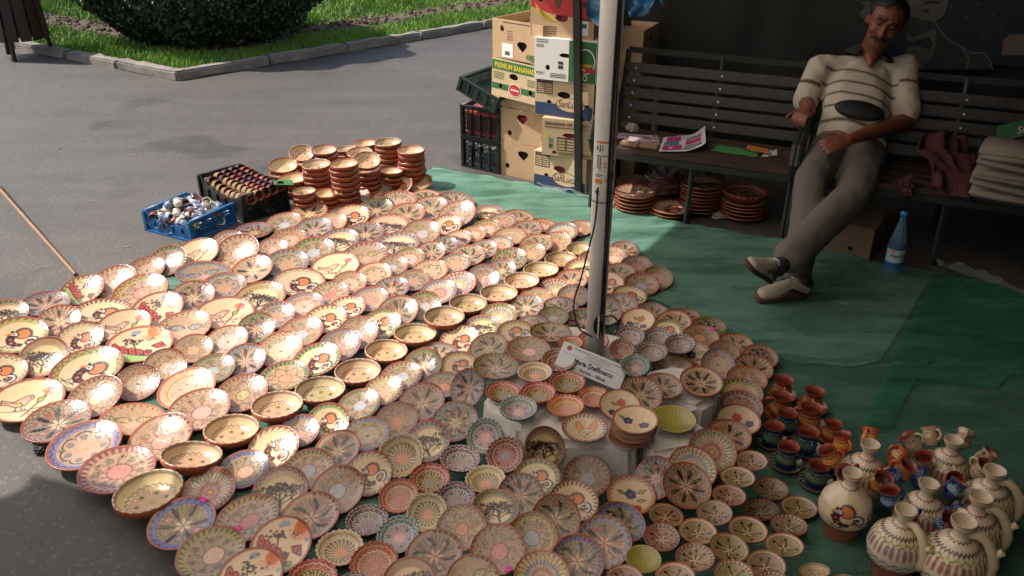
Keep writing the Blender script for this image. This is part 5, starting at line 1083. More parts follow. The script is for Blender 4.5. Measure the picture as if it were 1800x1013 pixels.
crumple('crumpled_paper', G(1112, 224, .40), (.03, .025, .02), mat('grey_paper', (.3, .28, .24), .8), 'small crumpled paper at the back corner of the bench seat', 'paper', 5)
# ---- let the near pieces rest on the ones they overlap instead of cutting through them
ALL = [o for o in C.objects if o.type == 'MESH' and o.name.split('.')[0] in ('painted_plate', 'scalloped_bowl', 'small_dish', 'deep_bowl')]
NXg, NYg = 960, 420; near = np.full((NXg, NYg), 99.)
def order(o): p = o.matrix_world.translation; x, y = project(p); return y-.12*x
def cells(W):
    v = W-np.array(CO); k = v@np.array(CF); sx = 900+FOC*v[:, 0]/k; sy = 506.5-FOC*(v@np.array(CU))/k
    return np.clip((sx+60)/2, 0, NXg-1).astype(int), np.clip((sy-230)/2, 0, NYg-1).astype(int), k
BLK = []
for ob in C.objects:
    if ob.name.startswith('concrete_block'):
        mw = np.array(Matrix.Translation(ob.location)); co = np.array([v.co[:] for v in ob.data.vertices])
        for f in ob.data.polygons:
            P = [co[i] for i in f.vertices]; c0 = sum(P)/len(P)
            for a, b in zip(P, P[1:]+P[:1]):
                n1 = max(2, int(max(np.linalg.norm(b-a), np.linalg.norm(c0-a))/.003))
                for u in np.linspace(0, 1, n1):
                    e = a+(b-a)*u; BLK.append(e+(c0-e)*np.linspace(0, 1, n1)[:, None]+mw[:3, 3])
BLK = np.concatenate(BLK)
blocks_in = False
for o in sorted(ALL, key=order):
    if not blocks_in and order(o) > 640:
        blocks_in = True; nearb = np.full((NXg, NYg), 99.); ix, iy, k = cells(BLK); np.minimum.at(nearb, (ix, iy), k); near_nb = near; 
    q_ = project(o.matrix_world.translation); lean = blocks_in and q_[1] > 745 and o.matrix_world.translation.z < .13
    me = o.data; n_ = len(me.vertices); co = np.empty(n_*3, np.float32); me.vertices.foreach_get('co', co); co = co.reshape(-1, 3)
    al = np.empty(n_*4, np.float32); me.color_attributes['paint'].data.foreach_get('color', al); gl = al.reshape(-1, 4)[:, 3] > .5
    M = np.array(o.matrix_world); W = (co@M[:3, :3].T+M[:3, 3])[gl]
    ix, iy, k = cells(W); nn_ = near[ix, iy] if not lean else np.minimum(near[ix, iy], nearb[ix, iy]); d = k-nn_; d = d[nn_ < 90]
    sh = float(np.clip(np.percentile(d, 99)+.003, 0, .16 if lean else .10)) if len(d) > 20 else 0
    if sh > .001:
        p = o.matrix_world.translation; k0 = (p-CO).dot(CF); f = (k0-sh)/k0; p2 = CO+(p-CO)*f; rot = o.matrix_world.to_3x3()*f
        o.matrix_world = Matrix.Translation(p2) @ rot.to_4x4(); W = (W-np.array(CO))*f+np.array(CO); ix, iy, k = cells(W)
    np.minimum.at(near, (ix, iy), k)
bpy.context.view_layer.update()
for it in placed:
    if it[2] == 'lettered' and it[3] > 240:
        o = it[0]; k = o.matrix_world.to_scale().x/it[6]
        lettering('ROMANIA', o, it[6]*k, o.matrix_world.translation.copy(), it[7], it[8], .845, 95, .17)
# ------------------------------------------------------------------ benches, backdrop, poster, rack
M_SLAT = mat('worn_brown_bench_wood', (.018, .013, .012), .5, nscale=10, namt=.3, bump=.2, bscale=60); M_SEAT = mat('varnished_seat_wood', (.055, .032, .022), .38, nscale=10, namt=.25, bump=.15, bscale=60)
M_CAST = mat('dark_cast_iron', (.016, .018, .016), .5, bump=.2, bscale=80); M_BOLT = mat('bright_bolt', (.5, .47, .42), .3, .8)
BD = Vector((.909, -.417, 0)).normalized(); BN = Vector((.417, .909, 0)).normalized(); O1 = Vector((.536, 4.191, 0))-BD*.14
def bench(o, L, label, straps, nb=5):
    r = empty('park_bench', o, math.atan2(BD.y, BD.x), label, 'bench', 'slatted park benches under the canopy')
    for k in range(4):
        mb = MB(); mb.box((L/2, .055+.1*k, .347), (L-.02, .088, .026), None, .005); mb.build('seat_slat', M_SEAT, r)
    for k in range(nb):
        z = .405+.064*k; y = .43+.10*(z-.36)/.36
        mb = MB(); mb.box((0, 0, 0), (L-.03, .02, .050), None, .005); s = mb.build('back_slat', M_SLAT, r); s.location = (L/2, y, z); s.rotation_euler = (-.27, 0, 0)
    for x in [0, L]+straps:
        end = x in (0, L); mb = MB()
        mb.tube([(x, .03, 0), (x, .06, .33), (x, .43, .33), (x, .56, .745)], .014, 6)
        mb.tube([(x, .42, .33), (x, .50, 0)], .014, 6)
        if end: mb.tube([(x, .02, .33), (x, -.01, .40), (x, .02, .475), (x, .14, .50), (x, .30, .485), (x, .49, .53)], [.016, .018, .02, .022, .018, .014], 8); mb.tube([(x, .06, .45), (x, .10, .40), (x, .16, .39), (x, .2, .43), (x, .16, .46)], .010, 6)
        mb.build('iron_frame', M_CAST, r)
    mb = MB(); mb.box((L/2, .565, .745), (L, .016, .03)); mb.build('top_rail', M_CAST, r)
    mb = MB(); mb.box((L/2, .012, .322), (L, .02, .03)); mb.build('front_rail', M_CAST, r)
    for x in [.05]+straps+[L-.05]:
        for k in range(nb):
            z = .405+.064*k; y = .43+.10*(z-.36)/.36; mb = MB(); mb.lathe([(0, -.002), (.006, -.002), (.005, .003), (0, .004)], 10, (x+.012, y-.013, z), (0, -1, .25)); mb.build('bolt', M_BOLT, r)
    return r
bench(O1, 1.0, 'dark slatted park bench with newspapers on its seat behind the pole', [.52])
bench(O1+BD*1.02, 1.34, 'dark slatted park bench the dozing man sits on', [.66])
def bp(x, y, z): return O1+BD*x+BN*y+Vector((0, 0, z))
def onplane(px, py, off):
    d = ray(px, py); P = O1+BN*off; t = (P-CO).dot(BN)/d.dot(BN); return CO+d*t
RB = math.atan2(BD.y, BD.x)
def drape(name, pa, pb, z1, m, amp, label, cat, z0=0.0):
    n, k = 110, 34; vs = []; fs = []; d = (pb-pa)
    for i in range(n):
        for j in range(k):
            u = i/(n-1); v = j/(k-1); p = pa+d*u; z = z0+(z1-z0)*v; q = mnoise.noise(Vector((u*7+v*1.6, v*1.2, 1)))+.5*mnoise.noise(Vector((u*19-v*2.5, v*2.6, 4))); p = p+BN*amp*q; p.z = z; vs.append(p)
    for i in range(n-1):
        for j in range(k-1): a = i*k+j; fs.append((a, a+1, a+k+1, a+k))
    o = mesh_obj(name, pydata(name, vs, fs, m, True)); return tag(o, label, cat)
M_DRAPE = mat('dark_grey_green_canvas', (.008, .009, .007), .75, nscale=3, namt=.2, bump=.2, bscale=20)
pa = O1+BN*.95-BD*.38; pb = O1+BN*.84+BD*3.2
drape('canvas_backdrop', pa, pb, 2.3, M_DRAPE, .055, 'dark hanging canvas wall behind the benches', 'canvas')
drape('canvas_side_wall', pb, pb-BN*5.2, 2.3, M_DRAPE, .05, 'dark canvas side wall closing the stall beyond the benches', 'canvas')  # wall added outside the frame to keep the bench side dark
drape('viewer_side_canvas', Vector((.2, -3.2, 0)), Vector((6.5, -2.6, 0)), 2.3, M_DRAPE, .05, 'dark canvas of the stall opposite, behind the viewer', 'canvas')  # canvas added behind the camera to block light from there
M_STALL = mat('dark_neighbouring_canvas', (.06, .06, .055), .9)
# poster with a painted bust
pl = .80
tl_ = onplane(1470, -130, pl); br_ = onplane(1850, 122, pl-.0); zb = br_.z; M_NIGHT = mat('night_blue_print', (.004, .007, .018), .5, nscale=2.5, namt=.5)
post = empty('portrait_poster', onplane(1525, 122, pl)*1.0, RB, 'dark blue poster of a man in a bow tie behind the bench', 'poster'); post.location.z = zb
W2 = (br_-onplane(1525, 122, pl)).dot(BD); mb = MB(); mb.box((W2/2, .004, .35), (W2, .006, .70)); mb.build('backing', M_NIGHT, post)
def pp_(px, py): p = onplane(px, py, pl)-post.location; return (p.dot(BD), p.z)
def pf(name, pts, m, lay): return put(name, flat([pp_(*q) for q in pts], m, .0004), post, front(0, 0, -.001-.0012*lay))
M_PSKIN = mat('faded_ink_skin', (.085, .078, .062), .6, nscale=20, namt=.25); M_PJKT = mat('ink_jacket', (.022, .024, .022), .7, nscale=25, namt=.4); M_PSHIRT = mat('ink_shirt', (.08, .085, .07), .7, nscale=20, namt=.25); M_PDARK = mat('ink_dark', (.012, .014, .013), .7); M_PLINE = mat('pale_outline', (.10, .105, .095), .7)
pf('outline', [(1592, 122), (1600, -60), (1665, -60), (1666, 5), (1660, 26), (1645, 38), (1651, 50), (1668, 70), (1709, 92), (1728, 92), (1740, 104), (1746, 122)], M_PLINE, 0)
pf('jacket', [(1594, 122), (1600, 40), (1644, 39), (1650, 52), (1667, 71), (1708, 94), (1727, 94), (1738, 105), (1744, 122)], M_PJKT, 1)
pf('face', [(1588, -60), (1592, 10), (1604, 28), (1624, 36), (1644, 35), (1658, 25), (1664, 4), (1663, -60)], M_PSKIN, 2)
pf('neck', [(1590, 20), (1604, 30), (1640, 37), (1640, 46), (1612, 66), (1592, 60)], M_PJKT, 1.6); pf('shirt', [(1594, 122), (1594, 60), (1606, 66), (1643, 50), (1647, 68), (1646, 122)], M_PSHIRT, 2)
pf('lapel', [(1622, 122), (1640, 95), (1648, 60), (1652, 122)], M_PJKT, 2.5); pf('bow_tie', [(1594, 71), (1608, 73), (1634, 64), (1640, 78), (1634, 87), (1610, 80), (1594, 83)], M_PDARK, 3.2)
pf('mouth', [(1622, 7), (1630, 2), (1656, 2), (1650, 7), (1636, 6), (1624, 10)], M_PDARK, 3.2); pf('chin_shade', [(1622, 16), (1632, 15), (1633, 22), (1623, 22)], M_PJKT, 3.2); pf('lapel_line', [(1690, 84), (1693, 84), (1705, 105), (1700, 122), (1697, 122), (1702, 105)], M_PLINE, 3)
pf('paper_patch', [(1764, 70), (1775, 61), (1800, 60), (1830, 60), (1830, 97), (1761, 97)], mat('taped_paper', (.13, .10, .08), .8), 2)
for (x, y) in ((1672, 12), (1678, 52), (1729, 59), (1767, 13), (1745, 25), (1789, 0), (1700, 30), (1720, 8), (1758, 44), (1545, 60), (1553, 30), (1538, 92)): pf('star', [(x+1.6*math.cos(a), y+1.6*math.sin(a)) for a in np.linspace(0, 6.28, 7)[:-1]], M_PLINE, 2)
for k in range(9): pf('printed_curl', [(1515+5*math.sin(k), 4+4*k), (1530, 2+4*k), (1531, 4+4*k), (1517+5*math.sin(k), 7+4*k)], M_PLINE, 2)
# iron rack post with short arms, blue plastic on top
rk = G(1018, 346); rk_l = Vector((.372, 4.46, 0)); rack = empty('iron_rack', rk_l, RB, 'black iron rack post standing before the fruit boxes', 'rack'); rack.rotation_euler = (0, -.045, RB)
MB().box((0, 0, .9), (.036, .036, 1.8)).build('post', M_CAST, rack); MB().box((.10, .52, .9), (.036, .036, 1.8)).build('post', M_CAST, rack)
for z in (.42, .66, 1.08): MB().tube([(0, 0, z), (.06, .15, z+.02), (.10, .52, z+.02)], .012, 6).build('arm', M_CAST, rack)
def bag():
    n, k = 50, 16; A = PD(1030, 0, 4.35); B = PD(1165, -6, 4.45); vs = []; fs = []
    for i in range(n):
        for j in range(k):
            u = i/(n-1); v = j/(k-1); p = A.lerp(B, u); hang = (.07+.10*abs(math.sin(u*6.2+.5))*(1-.4*u)); p = p+Vector((.02*mnoise.noise(Vector((u*9, v*3, 0))), .09*mnoise.noise(Vector((u*8, v*3, 5)))-.03, .11-v*(hang+.06))); vs.append(p)
    for i in range(n-1):
        for j in range(k-1): a = i*k+j; fs.append((a, a+1, a+k+1, a+k))
    o = mesh_obj('blue_plastic_sheet', pydata('blue_plastic_sheet', vs, fs, mat('blue_polythene', (.04, .17, .33), .3, Coat_Weight=.3), True)); tag(o, 'blue plastic sheeting bunched over the top of the rack', 'plastic sheet')
bag()
# ------------------------------------------------------------------ papers and things on the bench
def paper(name, pts, z, m, label, cat, curl=0.0, n=14, th=.0):
    P = [Vector(p) for p in pts]; vs = []; fs = []
    for i in range(n):
        for j in range(n):
            u, v = i/(n-1), j/(n-1); p = (P[0].lerp(P[1], u)).lerp(P[3].lerp(P[2], u), v); p.z += curl*max(0, u-.55)**2*4+.006*mnoise.noise(Vector((u*5, v*5, z*9)))+.004; vs.append(p)
    for i in range(n-1):
        for j in range(n-1): a = i*n+j; fs.append((a, a+1, a+n+1, a+n))
    o = mesh_obj(name, pydata(name, vs, fs, m, True)); return tag(o, label, cat)
SZ = .362
paper('newspaper', [G(1084, 245, SZ), G(1160, 256, SZ), G(1158, 240, SZ), G(1086, 234, SZ)], SZ, M_NEWS, 'folded newspaper lying at the pole end of the bench seat', 'newspaper')
M_NEWS2 = mat('newspaper_white', (.50, .48, .47), .7); 
nwp = paper('newspaper', [G(1158, 268, SZ+.006), G(1239, 266, SZ+.006), G(1238, 236, SZ+.004), G(1166, 243, SZ+.004)], SZ, M_NEWS2, 'open newspaper page with magenta pictures hanging over the bench edge', 'newspaper', curl=.05)
def onpage(name, u0, v0, u1, v1, m):
    P = [G(1158, 268, SZ+.006), G(1239, 266, SZ+.006), G(1238, 236, SZ+.004), G(1166, 243, SZ+.004)]; vs = []; n = 6; fs = []
    for i in range(n):
        for j in range(2):
            u = u0+(u1-u0)*i/(n-1); v = v0+(v1-v0)*j; p = (P[0].lerp(P[1], u)).lerp(P[3].lerp(P[2], u), v); p.z += .05*max(0, u-.55)**2*4+.006*mnoise.noise(Vector((u*5, v*5, SZ*9)))+.0065; vs.append(p)
    for i in range(n-1): fs.append((2*i, 2*i+2, 2*i+3, 2*i+1))
    mesh_obj(name, pydata(name, vs, fs, m), nwp)
M_MAG = mat('magenta_print', (.36, .02, .13), .6); M_TEAL = mat('teal_print', (.06, .15, .2), .6)
for a in ((.06, .08, .48, .36, M_MAG), (.06, .40, .40, .60, M_TEAL), (.10, .66, .44, .92, M_MAG), (.54, .10, .92, .17, M_TXT), (.56, .24, .90, .30, M_GRY), (.56, .36, .90, .54, M_MAG), (.56, .60, .92, .66, M_GRY), (.58, .72, .92, .78, M_MAG)): onpage('printed_block', *a)
for k, (a, b, c_, d_) in enumerate(((1090, 250, 1125, 256), (1122, 252, 1160, 262))):
    mb = MB(); mb.box((0, 0, 0), (.10, .045, .022), None, .006); o = mb.build('wrapped_bar', mat('brown_paper', (.24, .15, .09), .7)); o.location = G((a+c_)/2, (b+d_)/2, SZ+.012); o.rotation_euler = (0, 0, RB); tag(o, ['brown paper packet on the seat nearest the pole', 'brown paper packet under the open newspaper edge'][k], 'packet')
paper('green_leaflet', [G(1250, 266, SZ), G(1330, 278, SZ), G(1336, 268, SZ), G(1262, 256, SZ)], SZ, mat('green_leaflet', (.05, .20, .05), .5), 'green leaflet lying flat on the bench seat', 'leaflet')
paper('orange_packet', [G(1312, 264, SZ+.01), G(1356, 273, SZ+.01), G(1350, 263, SZ+.01), G(1314, 256, SZ+.01)], SZ, mat('orange_packet', (.38, .14, .04), .5), 'orange patterned packet beside the armrest on the bench', 'packet')
paper('white_napkin', [G(1338, 278, SZ), G(1366, 274, SZ), G(1366, 264, SZ), G(1345, 268, SZ)], SZ, M_NEWS2, 'white crumpled napkin against the bench armrest', 'napkin')
# red jacket, paper stack, green box on the second bench
def cloth(name, ctr, m, label, cat, amp=.05):
    n = len(ctr); k = len(ctr[0]); 
    N_, K_ = 40, 24; vs = []; fs = []
    for i in range(N_):
        for j in range(K_):
            u = i/(N_-1)*(n-1); v = j/(K_-1)*(k-1); a, b = min(int(u), n-2), min(int(v), k-2); fu, fv = u-a, v-b; fu = fu*fu*(3-2*fu); fv = fv*fv*(3-2*fv)
            p = (ctr[a][b].lerp(ctr[a+1][b], fu)).lerp(ctr[a][b+1].lerp(ctr[a+1][b+1], fu), fv); p = p+Vector((0, -1, .6))*amp*mnoise.noise(Vector((i*.16, j*.22, amp*50))); vs.append(p)
    for i in range(N_-1):
        for j in range(K_-1): a = i*K_+j; fs.append((a, a+1, a+K_+1, a+K_))
    o = mesh_obj(name, pydata(name, vs, fs, m, True)); md = o.modifiers.new('t', 'SOLIDIFY'); md.thickness = .006; return tag(o, label, cat)
M_JKT = mat('dull_red_cloth', (.060, .012, .012), .85, nscale=9, namt=.15)
cloth('red_jacket', [[PD(1622, 235, 3.92), PD(1612, 262, 3.8), PD(1640, 290, 3.68), PD(1640, 330, 3.55)], [PD(1660, 232, 3.95), PD(1662, 262, 3.8), PD(1680, 300, 3.66), PD(1680, 345, 3.5)], [PD(1700, 245, 3.9), PD(1705, 275, 3.78), PD(1715, 320, 3.6), PD(1720, 355, 3.45)]], M_JKT, 'dull red jacket thrown over the bench beside the seated man', 'jacket')
cloth('red_sleeve', [[PD(1582, 315, 3.66), PD(1584, 330, 3.6), PD(1590, 344, 3.56)], [PD(1600, 306, 3.68), PD(1604, 326, 3.6), PD(1602, 345, 3.56)]], M_JKT, 'small red cloth bundle on the seat edge', 'cloth', .03)
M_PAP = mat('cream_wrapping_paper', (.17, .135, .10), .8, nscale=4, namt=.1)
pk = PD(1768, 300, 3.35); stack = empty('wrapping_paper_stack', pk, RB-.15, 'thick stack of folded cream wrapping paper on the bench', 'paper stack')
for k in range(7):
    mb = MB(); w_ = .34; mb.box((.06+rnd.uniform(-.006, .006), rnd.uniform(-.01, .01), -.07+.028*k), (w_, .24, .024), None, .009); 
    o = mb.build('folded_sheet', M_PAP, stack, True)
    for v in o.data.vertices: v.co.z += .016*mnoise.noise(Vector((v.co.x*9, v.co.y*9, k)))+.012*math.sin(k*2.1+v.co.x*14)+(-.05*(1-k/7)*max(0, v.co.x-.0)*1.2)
sb = empty('green_carton', PD(1768, 232, 3.5), RB-.2, 'long green carton lettered super lying on the paper stack', 'carton'); sb.rotation_euler = (0, -.42, RB-.1)
MB().box((.14, 0, 0), (.34, .07, .05), None, .002).build('carton', mat('green_carton_print', (.02, .09, .025), .5), sb); put('lettering', text_mesh('Super', .042, mat('carton_lettering', (.35, .38, .28), .6), .0006, bold=.001, shear=.3), sb, front(.04, -.012, -.0362)); put('stripe', flat(rect(0, 0, .30, .004), M_PLINE), sb, front(-.02, -.024, -.0362))
for k in range(4):
    l_ = Vector((.43, 4.86, 0)); r, w, h = carton(l_, l_+BD*.31, .212*k, .212*(k+1), .3, ['brown box at the bottom of the shaded stack behind the pole', 'brown box second in the shaded stack behind the pole', 'brown box third in the shaded stack behind the pole', 'box printed with bananas on top of the shaded stack behind the pole'][k], M_KRAFT, bio_holes, open_top=False)
    if k > 1:
        for j in range(4): pr(r, 'printed_banana', flat(banana(w*(.62+.09*j), h*.75, h*.6, 3.3, 4.7, .03), M_PYEL, .001), 0, 0)
# box and bottle on the ground
bl_, br_ = G(1392, 430), G(1532, 463); carton(bl_, bl_+(br_-bl_).normalized()*.36, 0, .165, .30, 'brown cardboard box under the bench behind the crossed legs', M_SHADEK, lambda w, h: [ell(w*.75, h*.30, .012, .012, 14)])
bt = G(1566, 482); M_PET = mat('blue_clear_plastic', (.40, .75, .95), .06, Transmission_Weight=.85, IOR=1.35); M_WATER = mat('bluish_water', (.30, .68, .92), .02, Transmission_Weight=.9, IOR=1.33)
bo = empty('water_bottle', bt, 0, 'large blue tinted water bottle with a white and blue label', 'bottle')
MB().lathe([(0, .004), (.030, 0), (.036, .006), (.037, .03), (.035, .036), (.037, .042), (.037, .15), (.0365, .158), (.034, .175), (.020, .235), (.013, .262), (.0125, .285)], 28).build('body', M_PET, bo, True)
MB().lathe([(0, .006), (.032, .006), (.0345, .02), (.0345, .148), (.0, .150)], 24).build('water', M_WATER, bo, True)
MB().lathe([(0, .302), (.0145, .302), (.0155, .298), (.0155, .282), (0, .282)], 20).build('cap', mat('blue_cap', (.03, .22, .55), .4), bo, True)
def wrap(root, r, x0, y0, x1, y1, m, name, z=0, n=14):
    vs = [((r+z)*math.sin((x0+(x1-x0)*i/n)/r), -(r+z)*math.cos((x0+(x1-x0)*i/n)/r), y) for i in range(n+1) for y in (y0, y1)]; return mesh_obj(name, pydata(name, vs, [(2*i, 2*i+2, 2*i+3, 2*i+1) for i in range(n)], m, True), root)
M_LB = mat('label_blue', (.02, .10, .32), .4); M_LW = mat('label_white', (.45, .56, .60), .4)
wrap(bo, .0378, -.117, .045, .117, .140, M_LW, 'label', n=30); wrap(bo, .0378, -.117, .045, .117, .072, M_LB, 'label_band', .0004, 30); wrap(bo, .0378, -.117, .132, .117, .140, M_LB, 'label_band', .0004, 30)
def wraptext(root, txt, size, r, z, m, bold=.0006):
    me = text_mesh(txt, size, m, .0001, 'CENTER', bold, .2, xs=.8)
    for v in me.vertices: a = v.co.x/r; v.co = Vector(((r)*math.sin(a), -(r)*math.cos(a), z+v.co.y))
    return mesh_obj('label_lettering', me, root)
wraptext(bo, 'PoianaNegri', .020, .0386, .098, M_TXT); wrap(bo, .0378, -.034, .118, -.020, .130, M_ORG, 'label_mark', .0006, 4)
mb = MB(); mb.prism([(0, 0), (.012, .006), (.03, .004), (.045, -.012), (.028, -.008), (.012, -.006)], 0, .002); o = mb.build('paper_scrap', mat('pale_leaf', (.32, .30, .20), .7)); o.location = G(1474, 532, .012); o.rotation_euler = (.25, 0, -.3); tag(o, 'small pale torn leaf lying on the green sheet', 'leaf')
# stick at the sunny side, stone, stickers
p1 = G(133, 483, .012); p0 = G(-10, 322, .10)
mb = MB(); mb.tube([p1, p1.lerp(p0, .5), p0+(p0-p1)*.25], [.009, .010, .010], 8); o = mb.build('leaning_stick', mat('brown_wooden_stick', (.20, .10, .045), .6, nscale=12, namt=.2)); tag(o, 'thin brown wooden stick leaning at the edge of the plates', 'stick')
crumple('stone', G(70, 791, .012), (.022, .016, .014), mat('dark_stone', (.03, .032, .045), .7), 'small dark stone on the asphalt by the plates', 'stone', seed=11)
M_STK = mat('magenta_price_sticker', (.62, .01, .28), .5)
# ------------------------------------------------------------------ cups, saucers, jugs and hanging mugs
def lathe_paint(name, prof, n, colf, parent=None):
    """prof [(r, z, inner?)]; colf(theta array, z, inner) -> (n,3)"""
    V = []; Cc = []; A = []; th = np.arange(n)*2*PI/n
    for (r, z, inn) in prof:
        r = max(r, 1e-4); V.append(np.stack([r*np.cos(th), r*np.sin(th), np.full(n, z)], 1)); Cc.append(np.broadcast_to(colf(th, z, inn), (n, 3))); A.append(np.full(n, .0 if inn == 2 else 1.0))
    V = np.concatenate(V); Cc = np.concatenate(Cc); A = np.concatenate(A); F = [(i*n+k, i*n+(k+1) % n, (i+1)*n+(k+1) % n, (i+1)*n+k) for i in range(len(prof)-1) for k in range(n)]
    me = bpy.data.meshes.new(name); me.from_pydata(V.tolist(), [], F); me.materials.append(GLAZE); a = me.color_attributes.new('paint', 'FLOAT_COLOR', 'POINT'); a.data.foreach_set('color', np.concatenate([np.clip(Cc, 0, 1), A[:, None]], 1).astype(np.float32).ravel())
    me.polygons.foreach_set('use_smooth', [True]*len(me.polygons)); me.update(); return me
def fine(P, k=5):
    out = []
    for a, b in zip(P[:-1], P[1:]):
        for q in range(k): t = q/k; out.append((a[0]+(b[0]-a[0])*t, a[1]+(b[1]-a[1])*t, b[2] if t else a[2]))
    out.append(P[-1]); return out
def smooth_prof(P, it=2):
    P = [list(p) for p in P]
    for _ in range(it):
        Q = [P[0]]
        for i in range(1, len(P)-1): Q.append([(P[i-1][0]+2*P[i][0]+P[i+1][0])/4, (P[i-1][1]+2*P[i][1]+P[i+1][1])/4, P[i][2]])
        Q.append(P[-1]); P = Q
    return [tuple(p) for p in P]
CB = {'red': (np.array((.32, .055, .03)), YEL*.9, BROWN*.6), 'blue': (np.array((.012, .035, .085)), np.array((.20, .26, .08)), np.array((.008, .03, .02))), 'cream': (CREAM*.85, CLAY*.8, BROWN), 'lblue': (np.array((.03, .06, .17)), SLATE*1.6, BLACK), 'orange': (np.array((.50, .10, .03)), YEL*1.1, BROWN)}
def cupcol(kind):
    body, line, dk = CB[kind]; ins = np.array((.27, .055, .03))
    def f(th, z, inn):
        c = np.tile(ins if inn == 1 else body, (len(th), 1)).astype(float)
        if inn == 0:
            s = z/.078
            if .35 < s < .66: m = (np.sin(34*th+s*26) > .1).astype(float)[:, None]; c = c*(1-m*.85)+line*m*.85
            if .30 < s < .36 or .66 < s < .71: m = (np.sin(20*th) > -.2).astype(float)[:, None]; c = c*(1-m)+dk*m
            if .71 < s < .75: m = (np.sin(24*th) > 0).astype(float)[:, None]; c = c*(1-m)+(line*.6+WHITE*.4)*m
        return c
    return f
CP = smooth_prof(fine([(0, 0, 0), (.022, 0, 0), (.024, .004, 0), (.033, .018, 0), (.035, .034, 0), (.031, .050, 0), (.0285, .060, 0), (.031, .070, 0), (.0355, .078, 0), (.034, .079, 1), (.029, .070, 1), (.026, .060, 1), (.030, .045, 1), (.030, .025, 1), (.018, .010, 1), (0, .008, 1)], 4), 2)
SP = smooth_prof(fine([(0, .004, 0), (.024, .004, 0), (.030, .008, 0), (.050, .018, 0), (.055, .022, 0), (.0555, .019, 2), (.045, .008, 2), (.028, .0, 2), (0, 0, 2)], 4), 1)
def saucol(kind):
    body, line, dk = CB[kind]
    def f(th, z, inn):
        c = np.tile(body if inn != 2 else body*.6+CLAY*.2, (len(th), 1)).astype(float)
        if inn == 0 and .010 < z < .0185: m = (np.sin(40*th+z*900) > .1).astype(float)[:, None]; c = c*(1-m*.8)+line*m*.8
        if z > .0195: c[:] = CLAY*.9 if kind != 'red' else RED*.7
        return c
    return f
CUPM2 = {k: lathe_paint('cup_body', CP, 56, cupcol(k)) for k in CB}; SAUM = {k: lathe_paint('saucer', SP, 56, saucol(k)) for k in ('red', 'blue')}
M_HND = {k: mat('handle_glaze_'+k, tuple(CB[k][0]), .25) for k in CB}
HND = {}
for k in CB:
    mb = MB(); P = [(.029, 0, .062), (.043, 0, .066), (.053, 0, .056), (.053, 0, .042), (.045, 0, .030), (.033, 0, .024)]; mb.tube(P, [.006, .0055, .005, .005, .0055, .006], 8)
    bmesh.ops.recalc_face_normals(mb.bm, faces=mb.bm.faces); me = bpy.data.meshes.new('handle'); mb.bm.to_mesh(me); mb.bm.free(); me.materials.append(M_HND[k]); me.polygons.foreach_set('use_smooth', [True]*len(me.polygons)); HND[k] = me
CUPS = [(1378, 670, 34, 'red', -100, 'red cup farthest back, handle towards the viewer'), (1375, 699, 38, 'red', 170, 'red cup with its handle towards the spread plates'), (1432, 690, 36, 'red', -110, 'red cup at the far open side of the group'), (1427, 719, 40, 'red', 160, 'wide red cup in the middle of the red cups'), (1465, 747, 33, 'red', -95, 'red cup nearest the jug hung with orange mugs'),
        (1384, 728, 36, 'blue', -60, 'dark blue cup just before the red cups'), (1361, 751, 36, 'blue', 170, 'dark blue cup closest to the spread plates'), (1421, 761, 39, 'blue', -90, 'dark blue cup with its handle towards the viewer'), (1386, 787, 39, 'blue', 5, 'dark blue cup in the middle before the small dishes'), (1440, 820, 40, 'blue', 0, 'dark blue cup nearest the rooster jug'), (1462, 795, 36, 'blue', 175, 'dark blue cup half hidden behind the rooster jug')]
for px, py, w, kd, ha, lb in CUPS:
    p = G(px, py, .088); s = w*.5*(p-CO).dot(CF)/FOC/.0355; p = G(px, py, .086*s); p.z = .006
    r = empty('cup_and_saucer_cup', p+Vector((0, 0, .008*s)), math.radians(ha), lb, 'cup', 'cups on saucers beside the jugs'); r.name = 'cup'; r.scale = (s,)*3
    mesh_obj('cup_body', CUPM2[kd], r); mesh_obj('handle', HND[kd], r)
    o = mesh_obj('saucer', SAUM[kd]); o.location = p+Vector((0, 0, .002)); o.scale = (s,)*3; tag(o, 'saucer of the '+lb.split(',')[0], 'saucer', 'saucers under the cups')
JP = smooth_prof(fine([(0, 0, 0), (.050, 0, 0), (.052, .006, 0), (.060, .045, 0), (.075, .075, 0), (.080, .105, 0), (.072, .140, 0), (.050, .168, 0), (.026, .184, 0), (.018, .194, 0), (.0175, .208, 0), (.026, .220, 0), (.030, .230, 0), (.0295, .237, 0), (.027, .237, 1), (.018, .222, 1), (.012, .210, 1), (0, .20, 1)], 7), 3)
